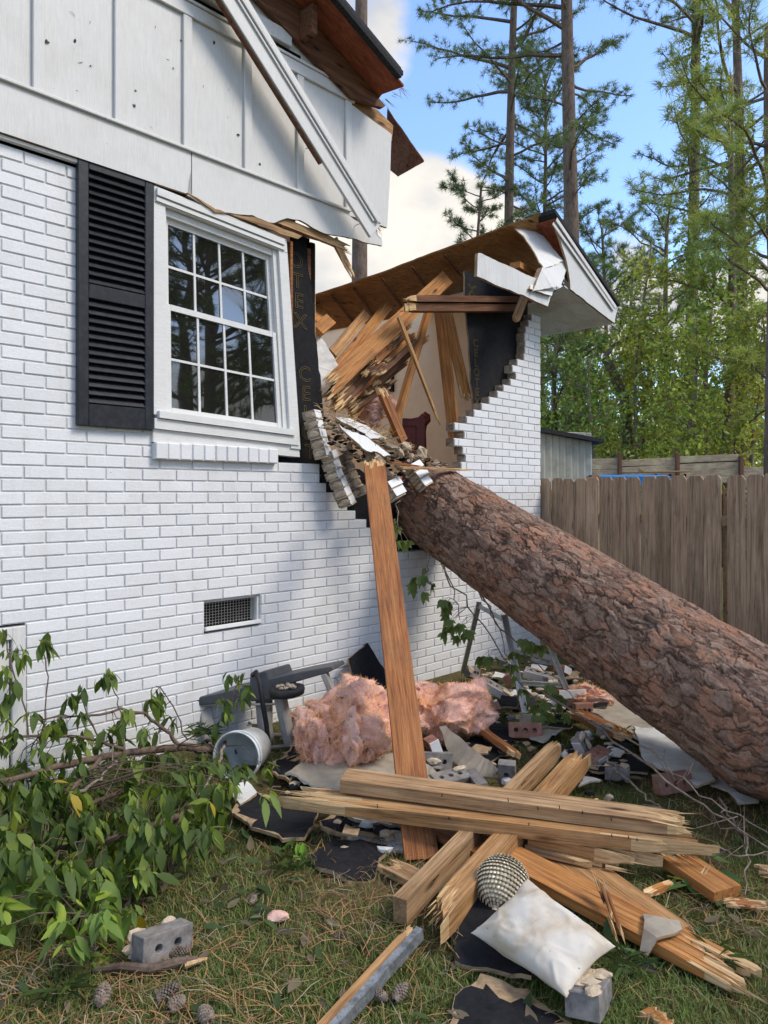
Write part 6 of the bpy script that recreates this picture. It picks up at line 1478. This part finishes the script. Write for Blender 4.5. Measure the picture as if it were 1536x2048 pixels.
# darkness behind the brick stacks is put in with a black board; a partition closes it
# ---- dark red sleigh chair back in the room
def chair():
    p=PW(832,930,.75); o=empty('carved_chair',(p.x,p.y,0.55),0,'dark red polished chair back seen inside the broken room','chair')
    Y=p.y; T=lambda x,y,dy=0:PY(x,y,Y+dy)-Vector(o.location)
    m=MB(); prof=[(804,836),(822,837),(836,834),(845,826),(852,826),(858,834),(858,842),(853,850),(851,862),(852,900),(852,960),(804,960)]
    V=[T(*q) for q in prof]; n=len(V); V+=[v+Vector((.01,.05,0)) for v in V]
    m.add(V,[tuple(range(n)),tuple(range(2*n-1,n-1,-1))]+[(i,(i+1)%n,n+(i+1)%n,n+i) for i in range(n)]); m.build('backrest',M['mahog'],o,bevel=.008)
    m=MB(); m.tube([T(848,826,-.01),T(856,832,-.02),T(857,842,-.015),T(851,850,-.01)],[.018,.024,.022,.014],10); m.build('scroll',M['mahog'],o,True)
    for a,b_ in (((808,852),(832,852)),((832,852),(832,920)),((808,852),(808,920))):
        m=MB(); m.tube([T(*a,-.008),T(*b_,-.008)],.004,5); m.build('inlay_line',M['dark_beam'],o)
    s=T(828,960); m=MB(); m.bevbox(s.x-.25,s.x+.2,s.y-.45,s.y,s.z-.06,s.z,.01); m.build('seat',M['mahog'],o)
    for dx,dy in ((-.2,-.4),(.16,-.4),(-.2,-.03),(.16,-.03)):
        m=MB(); m.tube([(s.x+dx,s.y+dy,s.z-.06),(s.x+dx,s.y+dy,0)],[.022,.016],8); m.build('leg',M['mahog'],o)
chair()
pf=empty('picture_frame',W(4.488,PW(789,740,1.5).z*0+1.75,0).to_3d(),0,'small dark picture frame on the cream wall inside the room','picture frame')
for (y0,y1,z0,z1) in ((1.6,1.63,2.55,2.95),(1.95,1.98,2.55,2.95),(1.63,1.95,2.92,2.95),(1.63,1.95,2.55,2.58)):
    m=MB(); V=[W(u,y,z)-pf.location for u in (4.475,4.498) for y in (y0,y1) for z in (z0,z1)]; m.add(V,[(0,1,3,2),(4,6,7,5),(0,4,5,1),(2,3,7,6),(0,2,6,4),(1,5,7,3)]); m.build('frame_side',M['dark'],pf)

def nail_on(o,pts):
    for x,y,z,l in pts:
        m=MB(); m.tube([(x,y,z),(x+rg.uniform(-.006,.006),y-l*.5,z+l*.6)],.0018,5); m.build('nail',M['rubber'],o)
for o in list(bpy.data.objects):
    if o.name.startswith('timber_beam') and o.parent is None:
        for q in range(6): nail_on(o,[(rg.uniform(.3,1.7),-.055,rg.uniform(-.01,.022),.045)])
    if o.name.startswith('crossing_beam') and o.parent is None:
        for q in range(5): nail_on(o,[(rg.uniform(.1,1.1),-.03,rg.uniform(.0,.04),.045)])

for i,(k,x,y,sz,lb) in enumerate((('w',1075,1335,20,'white panel scrap wedged under the trunk near the house corner'),('w',1000,1350,18,'white panel scrap between the ladder legs'),('b',1015,1400,26,'black scrap in front of the ladder'),('w',1180,1560,22,'white flake on the grass right of the split beams'),
   ('b',1120,1445,24,'black scrap under the creeper end'),('t',960,1500,24,'tan board flake left of the grey upright brick'),('b',875,1560,26,'black scrap right behind the leaning plank foot'),('w',1230,1500,20,'white chip between the tan drywall and the bare twigs'),
   ('w',905,1385,16,'white chip at the top of the far insulation'),('t',1140,1350,22,'tan board flake high under the trunk'),('b',1200,1405,22,'black scrap tucked against the trunk foot'),('t',700,1660,24,'tan strip lying on the dusty black board'))):
    S('debris_flake',[(x-sz,y+sz*.35),(x-sz*.4,y-sz*.45),(x+sz*.9,y-sz*.2),(x+sz*.6,y+sz*.4)],.009,{'w':['drywall','chunk'],'b':['black','core'],'t':['core','core']}[k],lb,70+i,'scrap','flakes of board in the rubble',z=.05+.02*(i%3),nrm=Vector((.1*(i%3-1),-.2,1)).normalized())
# ================================================================ LEAFY BOUGHS, CREEPER, TWIGS
LEAFK=1.0
def wallY(px): 
    k=(px-CX)/F; t=(k*P0[1]-P0[0])/(D2[0]-k*D2[1]); return P0[1]+t*D2[1]
def whorl(O,D,U_,Ls,Ws,Cs,c,rs,k=8,ln=.085,hang=.9,base=(.045,.085,.02),lighter=0):
    k=int(k)
    for i in range(k):
        az=rs.random()*6.283; d=np.array([math.cos(az)*(1-.35*hang),math.sin(az)*(1-.35*hang),-hang*(.4+.9*rs.random())+.2*rs.normal()])
        O.append(np.array(c)+rs.normal(size=3)*.012); D.append(d); U_.append(np.array([math.cos(az),math.sin(az),.9])+rs.normal(size=3)*.35)
        Ls.append(ln*(.40+.85*rs.random())); Ws.append(Ls[-1]*(.26+.20*rs.random())); q=rs.random(); b=np.array(base)*(1.7,1.45,1.3)*(1.7 if q<.30 else 1.0)*(.75+.5*rs.random()); 
        if q<.30: b=b*np.array([1.45,1.2,.9])
        if lighter: b=b*1.35
        if rs.random()<.006: b=np.array([.38,.28,.03])
        Cs.append(b)
def bough(name,label,stems,clusters,seed,ln=.085,k=8,base=(.045,.085,.02),hang=.9,group='leafy boughs torn down on the lawn',lighter=0,twigr=.0022,cat='branch',mat='rust'):
    rs=np.random.default_rng(seed); o=empty(name,stems[0][0][0],0,label,cat,group); org=np.array(stems[0][0][0],float); org[2]=0; o.location=org
    m=MB(); allp=[]
    for pts,r0,r1 in stems:
        P_=[np.array(p)-org for p in pts]; Q=[]
        for a,b in zip(P_[:-1],P_[1:]):
            for q in range(4): Q.append(a+(b-a)*q/4+rs.normal(size=3)*.004)
        Q.append(P_[-1]); n=len(Q); m.tube(Q,[r0+(r1-r0)*i/(n-1) for i in range(n)],8); allp+=Q
    m.build('stem',M[mat],o,smooth=True); allp=np.array(allp)
    t=MB(); O=[];D=[];U_=[];Ls=[];Ws=[];Cs=[]
    for c in clusters:
        c=np.array(c)-org; d=np.linalg.norm(allp-c,axis=1); j=d.argmin(); a=allp[j]; 
        if d[j]>.02:
            mid=(a+c)/2+np.array([0,0,.10*d[j]])+rs.normal(size=3)*.05*d[j]; t.tube([a,(a+mid)/2+rs.normal(size=3)*.01,mid,(mid+c)/2+rs.normal(size=3)*.01,c],[twigr*1.5,twigr*1.3,twigr,twigr*.8,twigr*.7],4,cap=False)
        whorl(O,D,U_,Ls,Ws,Cs,c,rs,k*(.6+.8*rs.random()),ln,hang,base,lighter)
    if t.n: t.build('twigs',M[mat],o,fix=False)
    V,Fq,C=leafcloud(O,D,U_,np.array(Ls),np.array(Ws),Cs,bend=rs.normal(size=len(O))*.18+.25,fold=.22)
    V[:,2]=np.maximum(V[:,2],.004+.01*rs.random(len(V)))
    fastmesh('leaves',V,Fq,M['leaf'],o,C,True); return o
def inpoly(x,y,P):
    c=False;n=len(P)
    for i in range(n):
        x1,y1=P[i];x2,y2=P[(i+1)%n]
        if (y1>y)!=(y2>y) and x<(x2-x1)*(y-y1)/(y2-y1)+x1: c=not c
    return c
def clus(poly,n,seed,h=.22,lo=.01):
    rs=random.Random(seed); out=[]; xs=[p[0] for p in poly];ys=[p[1] for p in poly]
    while len(out)<n:
        x=rs.uniform(min(xs),max(xs));y=rs.uniform(min(ys),max(ys))
        if not inpoly(x,y,poly): continue
        Yg=EYE*F/(y-HY); Yy=min(Yg*(1-lo-rs.random()*h),wallY(x)-.10-rs.random()*.35); out.append(PY(x,y,Yy))
    return out
def WP(px,py,off): 
    return PY(px,py,wallY(px)-off)
bough('fallen_bough','thick leafy bough lying along the foot of the wall towards the bucket',
   [([WP(548,1522,.55),WP(470,1502,.5),WP(370,1496,.42),WP(285,1502,.40),WP(190,1518,.38),WP(90,1540,.4),WP(-60,1575,.4)],.026,.012),
    ([WP(355,1490,.42),WP(335,1462,.34),WP(290,1428,.3),WP(240,1420,.28),WP(160,1432,.25),WP(60,1440,.25)],.011,.004),
    ([WP(250,1500,.40),WP(180,1475,.32),WP(80,1470,.3),WP(-20,1480,.3)],.009,.005),([WP(205,1512,.45),WP(160,1560,.6),WP(130,1600,.7)],.011,.008)],
   clus([(-40,1440),(110,1450),(240,1440),(330,1470),(420,1480),(545,1525),(540,1560),(470,1570),(-40,1600)],90,1,.2)+[WP(*p) for p in ((300,1400,.3),(290,1455,.3),(255,1425,.3),(230,1450,.3),(165,1425,.28),(120,1440,.3),(90,1450,.3),(345,1440,.32),(315,1465,.35),(60,1430,.25))],3,.085,8)
for i,(pts,cl,lb,kk) in enumerate((
   ([WP(80,1500,.3),WP(92,1420,.25),WP(95,1350,.22),WP(88,1290,.2)],[WP(90,1278,.2),WP(92,1285,.2),WP(88,1296,.18)],'single upright twig with a hanging leaf cluster in front of the white bricks at left',7),
   ([WP(250,1480,.3),WP(238,1410,.28),WP(222,1365,.25)],[WP(215,1345,.25),WP(205,1352,.25),WP(222,1352,.25)],'drooping leaf cluster right of the single upright twig',9),
   ([WP(60,1470,.3),WP(40,1380,.25),WP(18,1310,.22),WP(5,1262,.2)],[WP(8,1262,.2),WP(15,1300,.2),WP(5,1335,.2),WP(38,1300,.2),WP(48,1308,.2),WP(10,1350,.2),WP(25,1365,.25),WP(12,1390,.2)],'leafy twigs rising beside the crawl space door at the left edge',6),
   ([WP(375,1480,.38),WP(345,1410,.3),WP(325,1380,.28),WP(312,1372,.26)],[WP(308,1378,.26),WP(328,1400,.28),WP(300,1402,.27),WP(325,1420,.3),WP(318,1390,.27)],'thin curved twig with small leaves left of the plastic cart',4),
   ([WP(200,1480,.3),WP(170,1420,.28),WP(165,1385,.26)],[WP(168,1378,.26),WP(162,1385,.26),WP(135,1400,.25),WP(140,1392,.25)],'small drooping leaf pair between the two hanging clusters',5))):
    bough('leafy_twig',lb,[(pts,.004,.0025)],cl,20+i,.085,kk,hang=1.2)
bough('leafy_twig','leafy spray draped over the hub of the plastic cart',[([WP(455,1430,.5),WP(470,1380,.55),WP(490,1345,.55)],.004,.002)],[WP(*p) for p in ((458,1350,.55),(478,1352,.55),(492,1378,.58),(445,1400,.5),(452,1425,.5),(440,1445,.5),(485,1395,.6),(430,1470,.5))],31,.075,8,hang=1.1)
bough('fallen_bough','large leafy bough spread over the lawn at left',
   [([PG(420,1620,.06),PG(330,1640,.14),PG(210,1680,.16),PG(90,1700,.14),PG(-60,1760,.1)],.016,.007),([PG(300,1560,.05),PG(200,1600,.10),PG(100,1640,.08),PG(-30,1680,.05)],.013,.006),([PG(330,1640,.14),PG(350,1700,.1),PG(335,1760,.05)],.005,.003)],
   clus([(-40,1560),(200,1560),(470,1570),(450,1640),(400,1700),(330,1690),(300,1740),(150,1740),(-40,1760)],185,5,.2),7,.095,8)
bough('fallen_bough','nearest leafy bough with paler leaves at lower left',
   [([PG(20,1740,.08),PG(120,1760,.12),PG(200,1790,.11),PG(260,1800,.06)],.008,.003),([PG(120,1760,.12),PG(190,1850,.10),PG(190,1900,.05)],.005,.002),([PG(200,1790,.11),PG(270,1760,.14)],.004,.002)],
   clus([(-20,1760),(120,1740),(290,1720),(300,1790),(250,1830),(215,1880),(150,1900),(100,1830),(-20,1870)],46,9,.14)+[PG(210,1860,.05),PG(180,1900,.04),PG(195,1925,.03),PG(290,1745,.12),PG(255,1745,.12),PG(40,1700,.15),PG(120,1665,.15),PG(60,1640,.17)],11,.095,7,(.062,.115,.026),.7,lighter=1)
bough('leafy_twig','small bright leafy sprig on the grass below the black boards',[([PG(600,1690,.03),PG(585,1720,.04)],.003,.002)],[PG(598,1690,.05),PG(585,1705,.05)],13,.07,8,(.05,.13,.02),.6)
bough('leafy_twig','leaf pair lying over the torn left end of the long timber',[([PG(560,1570,.24),PG(525,1590,.22)],.003,.002)],[PG(535,1580,.23),PG(528,1588,.22)],14,.10,3,(.08,.14,.03),.5)
bough('leafy_twig','green leaves scattered around the wood slivers at right',[([PG(1440,1760,.02),PG(1370,1750,.02)],.002,.0015)],[PG(1430,1755,.03),PG(1380,1770,.03),PG(1410,1700,.04),PG(1355,1760,.03)],15,.09,4,(.05,.11,.03),.3)
bough('leafy_twig','round green leaves right of the pillow',[([PG(1260,1920,.02),PG(1240,1895,.03)],.002,.0015)],[PG(1243,1900,.04),PG(1225,1925,.03)],16,.10,3,(.05,.10,.03),.3)
# creeper with palmate leaves hanging from the trunk
def creeper(label,stems,cl,seed):
    rs=np.random.default_rng(seed); o=empty('creeper_vine',stems[0][0],0,label,'vine','creeper hanging from the trunk'); org=Vector(stems[0][0]); o.location=org; m=MB(); allp=[]
    for pts in stems:
        Q=[]
        for a,b in zip(pts[:-1],pts[1:]):
            for q in range(5): Q.append(np.array(a.lerp(b,q/5)-org)+rs.normal(size=3)*.012)
        Q.append(np.array(pts[-1]-org)); m.tube(Q,[.006*(1-.6*i/len(Q)) for i in range(len(Q))],5); allp+=Q
    m.build('stem',M['twig'],o,smooth=True); allp=np.array(allp); t=MB(); O=[];D=[];U_=[];L_=[];C_=[]
    for c in cl:
        c=np.array(c-org); j=np.linalg.norm(allp-c,axis=1).argmin()
        for leaf in range(3):
            cc=c+rs.normal(size=3)*.035; t.tube([allp[j],(allp[j]+cc)/2+np.array([0,0,.02]),cc],[.0018,.0014,.001],4,cap=False); az0=rs.random()*6.28; tilt=np.array([math.cos(az0),math.sin(az0),0])
            for q in range(5):
                a=(q-2)*.62; side=np.array([-tilt[1],tilt[0],0]); d=(tilt*.45+np.array([0,0,-.8]))*math.cos(a)+side*math.sin(a); O.append(cc);D.append(d);U_.append(tilt+np.array([0,0,.4])); L_.append((.075-.012*abs(q-2))*(.8+.4*rs.random())); C_.append(np.array([.16,.22,.06])*(.8+.5*rs.random()))
    t.build('leaf_stalks',M['twig'],o,fix=False)
    V,Fq,C=leafcloud(O,D,U_,np.array(L_),np.array(L_)*.52,C_,bend=.3,fold=.15); fastmesh('leaves',V,Fq,M['leaf'],o,C,True)
creeper('creeper hanging straight below the broken end of the trunk',[[PY(862,1090,5.35),PY(855,1140,5.3),PY(842,1170,5.3)],[PY(870,1100,5.35),PY(905,1170,5.2),PY(920,1240,5.1)]],[PY(*p) for p in ((824,1165,5.3),(850,1150,5.25),(862,1165,5.3),(893,1195,5.2),(905,1215,5.15))],1)
creeper('creeper leaves between the leaning plank and the trunk top',[[PY(800,1000,5.2),PY(795,1060,5.1)]],[PY(798,1050,5.1),PY(802,1075,5.1),PY(790,1035,5.1)],2)
creeper('longest creeper stem with palmate leaves reaching down to the rubble',[[PY(880,1130,5.2),PY(950,1230,5.05),PY(1010,1320,4.9),PY(1060,1390,4.7),PY(1130,1460,4.45)],[PY(940,1150,5.0),PY(985,1230,4.9),PY(1020,1320,4.85)],[PY(960,1180,5.0),PY(1000,1260,4.9),PY(1090,1340,4.8),PY(1150,1400,4.6)]],
   [PY(*p) for p in ((892,1235,5.1),(903,1250,5.1),(925,1250,5.05),(925,1275,5.05),(985,1315,4.9),(1000,1320,4.9),(1025,1318,4.85),(1052,1290,4.85),(1068,1305,4.85),(1045,1375,4.7),(1060,1405,4.65),(1098,1400,4.55),(1100,1430,4.5),(1112,1440,4.5),(1118,1415,4.5),(1100,1450,4.45))],3)
def twig(label,pts,r0,seed,group='bare twigs on the lawn'):
    rs=np.random.default_rng(seed); org=Vector(pts[0]); m=MB(); Q=[]
    for a,b in zip(pts[:-1],pts[1:]):
        for q in range(6): Q.append(np.array(Vector(a).lerp(Vector(b),q/6)-org)+rs.normal(size=3)*.006)
    Q.append(np.array(Vector(pts[-1])-org)); m.tube(Q,[r0*(1-.7*i/len(Q)) for i in range(len(Q))],6)
    for i in range(len(Q)//4):
        j=rs.integers(1,len(Q)-1); m.tube([Q[j],Q[j]+rs.normal(size=3)*.04+[0,0,.01],Q[j]+rs.normal(size=3)*.08],[r0*.4,r0*.3,r0*.15],4,cap=False)
    o=m.build('bare_twig',M['twig'],None,True); o.location=org; tag(o,label,'twig',group)
twig('longest bare twig crossing the lawn under the fallen trunk',[PY(1085,1385,4.5),PG(1190,1450,.18),PG(1330,1560,.16),PG(1450,1640,.10),PG(1600,1730,.06)],.008,1)
twig('thin bare twig parallel above the longest one',[PG(1180,1440,.22),PG(1300,1500,.22),PG(1400,1590,.16),PG(1560,1680,.08)],.006,2)
twig('short curved twig between the split beam end and the trunk',[PG(1210,1510,.12),PG(1240,1550,.08),PG(1300,1600,.05),PG(1335,1625,.02)],.009,3)
twig('reddish thin twig lying near the right edge',[PG(1440,1600,.06),PG(1495,1690,.05),PG(1490,1790,.03)],.006,4)
twig('bare twig at the right edge above the flat fragment',[PG(1420,1690,.05),PG(1480,1710,.08),PG(1560,1700,.06)],.005,5)
twig('forked bare twig lying on the leafy bough',[PG(130,1600,.25),PG(200,1560,.22),PG(235,1520,.2)],.009,6)
twig('thin dry twig in the grass at lower left',[PG(0,1990,.02),PG(60,1960,.03),PG(130,1840,.05),PG(60,1760,.06)],.004,7)
twig('dry twig poking from the straw near the pine cones',[PG(455,1480,.16),PG(420,1560,.12),PG(380,1620,.1)],.009,8)
def sprig(label,p,seed,n=90,ln=.12,base=(.055,.09,.03)):
    rs=np.random.default_rng(seed); O=np.zeros((n,3))+rs.normal(size=(n,3))*.02; D=rs.normal(size=(n,3)); D[:,2]=np.abs(D[:,2])*.35+.05; D/=np.linalg.norm(D,axis=1,keepdims=True)
    S_=np.cross(D,[0,0,1]); l=ln*(.6+.5*rs.random((n,1))); w=.0005
    V=np.stack([O-S_*w,O+S_*w,O+D*l*.6+S_*w-[0,0,.005],O+D*l-[0,0,.03]],1).reshape(-1,3); V[:,2]=np.maximum(V[:,2],.006)
    C=np.repeat(vcol(rs,base,n,.4),4,0); o=fastmesh('pine_sprig',V,np.arange(len(V)).reshape(-1,4),M['needle'],None,C); o.location=p; tag(o,label,'pine sprig','green pine sprigs on the lawn')
for i,(x,y,lb) in enumerate(((120,1990,'green pine sprig at the lower left corner of the lawn'),(1255,1935,'green pine sprig right of the pillow brick'),(588,1735,'green pine needles below the black boards'),(1200,1520,'green pine sprig behind the diagonal beams'),(1245,1480,'green needles beside the white drywall'),(985,1440,'pine sprig in the rubble by the ladder'),(385,1440,'pine sprig stuck in the plastic cart'),(1350,1660,'green needles under the long timbers right end'),(1430,1930,'green sprig near the end of the long orange plank'))):
    sprig(lb,PG(x,y,.01) if i!=6 else WP(405,1470,.35),i)
# ================================================================ GRASS, STRAW, DEAD LEAVES
def sample_ground(n,rs,near=1.75,far=7.5):
    u=rs.random(n); Y=1/(1/near-(1/near-1/far)*u)     # even in the picture's rows, thinning with distance
    X=(rs.random(n)*1.5-.75)*Y*1.05
    return X,Y
def behind_wall(X,Y): return (X-P0[0])*(-D2[1])+(Y-P0[1])*D2[0]>-.02
def gh(X,Y):
    P=np.stack([X,Y,X*0],1); P3=P.copy(); P3[:,2]=0; return fbm(P3*1.1,3,5)*.018+fbm(P3*7,3,9)*.006-.02
def grass():
    rs=np.random.default_rng(5); n=200000; X,Y=sample_ground(n,rs); k=~behind_wall(X,Y); X=X[k];Y=Y[k]
    pm=fbm(np.stack([X*1.4,Y*1.4,X*0],1),4,21); keep=rs.random(len(X))<np.clip(.62+pm*1.0,.18,1); X=X[keep];Y=Y[keep];pm=pm[keep]; n=len(X)
    az=rs.random(n)*6.283; d=np.stack([np.cos(az),np.sin(az)],1); h=(.015+.026*rs.random(n)**1.5); ln_=(.2+1.1*rs.random(n))*h
    w=.0011+.0008*rs.random(n); sx=-d[:,1]*w; sy=d[:,0]*w; z=gh(X,Y)-.002
    def P(a,c,ww): return np.stack([X+d[:,0]*ln_*a+sx*ww,Y+d[:,1]*ln_*a+sy*ww,z+h*c],1)
    V=np.stack([P(0,0,-1),P(0,0,1),P(.35,.65,.8),P(.35,.65,-.8),P(1,1,.1),P(1,.99,-.1)],1).reshape(-1,3)
    i=np.arange(n)[:,None]*6; Fq=np.concatenate([i+[0,1,2,3],i+[3,2,4,5]],0)
    c=np.array([.17,.225,.06])*(.55+.8*rs.random((n,1))); br=rs.random(n)<np.clip(.16-pm*.4,.05,.5); c[br]=np.array([.24,.18,.09])*(.5+.8*rs.random((br.sum(),1)))
    o=fastmesh('grass',V,Fq,M['grassm'],None,np.repeat(c,6,0)); tag(o,'short patchy green and dry grass','grass',kind='stuff')
grass()
def straw():
    rs=np.random.default_rng(6); n=11500; X,Y=sample_ground(n,rs,1.8,7.5); k=~behind_wall(X,Y); X=X[k];Y=Y[k]
    pm=fbm(np.stack([X*1.9,Y*1.9,X*0],1),4,33); keep=rs.random(len(X))<np.clip(.45+pm*1.1,.1,1); X=X[keep];Y=Y[keep]; n=len(X)
    az=rs.random(n)*6.283; L=.05+.10*rs.random(n); cv=rs.normal(size=n)*.25; w=.0008+.0005*rs.random(n); z0=gh(X,Y)+.010+.022*rs.random(n); rows=[]
    for q in range(4):
        a=q/3-.5; x=X+np.cos(az)*L*a-np.sin(az)*cv*L*(a*a); y=Y+np.sin(az)*L*a+np.cos(az)*cv*L*(a*a); z=z0+.02*rs.random(n)*(q in(1,2))
        rows+= [np.stack([x+np.sin(az)*w,y-np.cos(az)*w,z],1),np.stack([x-np.sin(az)*w,y+np.cos(az)*w,z+.0004],1)]
    V=np.stack(rows,1).reshape(-1,3); i=np.arange(n)[:,None]*8; Fq=np.concatenate([i+[0,1,3,2],i+[2,3,5,4],i+[4,5,7,6]],0)
    c=np.array([.34,.19,.085])*(.45+.85*rs.random((n,1))); g=rs.random(n)<.25; c[g]=np.array([.33,.27,.18])*(.5+.7*rs.random((g.sum(),1)))
    o=fastmesh('pine_straw',V,Fq,M['straw'],None,np.repeat(c,8,0)); tag(o,'brown pine straw strewn over the lawn','pine straw',kind='stuff')
straw()
def deadleaves():
    rs=np.random.default_rng(8); n=1500; X,Y=sample_ground(n,rs,1.85,7); k=~behind_wall(X,Y); X=X[k];Y=Y[k]; pxx=X/Y*F+CX; pyy=HY+EYE*F/Y
    kp=(rs.random(len(X))<np.where((pxx<620)&(pyy<1880),.95,.25)); X=X[kp];Y=Y[kp]; n=len(X)
    O=np.stack([X,Y,gh(X,Y)+.018+.02*rs.random(n)],1); D=rs.normal(size=(n,3)); D[:,2]*=.12; U_=np.tile([0,0,1.],(n,1))+rs.normal(size=(n,3))*.3; l=.04+.05*rs.random(n)
    c=np.array([.06,.10,.03])*(.6+.8*rs.random((n,1))); b=rs.random(n)<.45; c[b]=np.array([.17,.14,.09])*(.5+.8*rs.random((b.sum(),1)))
    V,Fq,C=leafcloud(O,D,U_,l,l*.38,c,bend=rs.normal(size=n)*.2,fold=.25); V[:,2]=np.maximum(V[:,2],gh(V[:,0],V[:,1])+.004)
    o=fastmesh('leaf_litter',V,Fq,M['leaf'],None,C,True); tag(o,'fallen green and brown leaves littering the lawn','leaf litter',kind='stuff')
deadleaves()
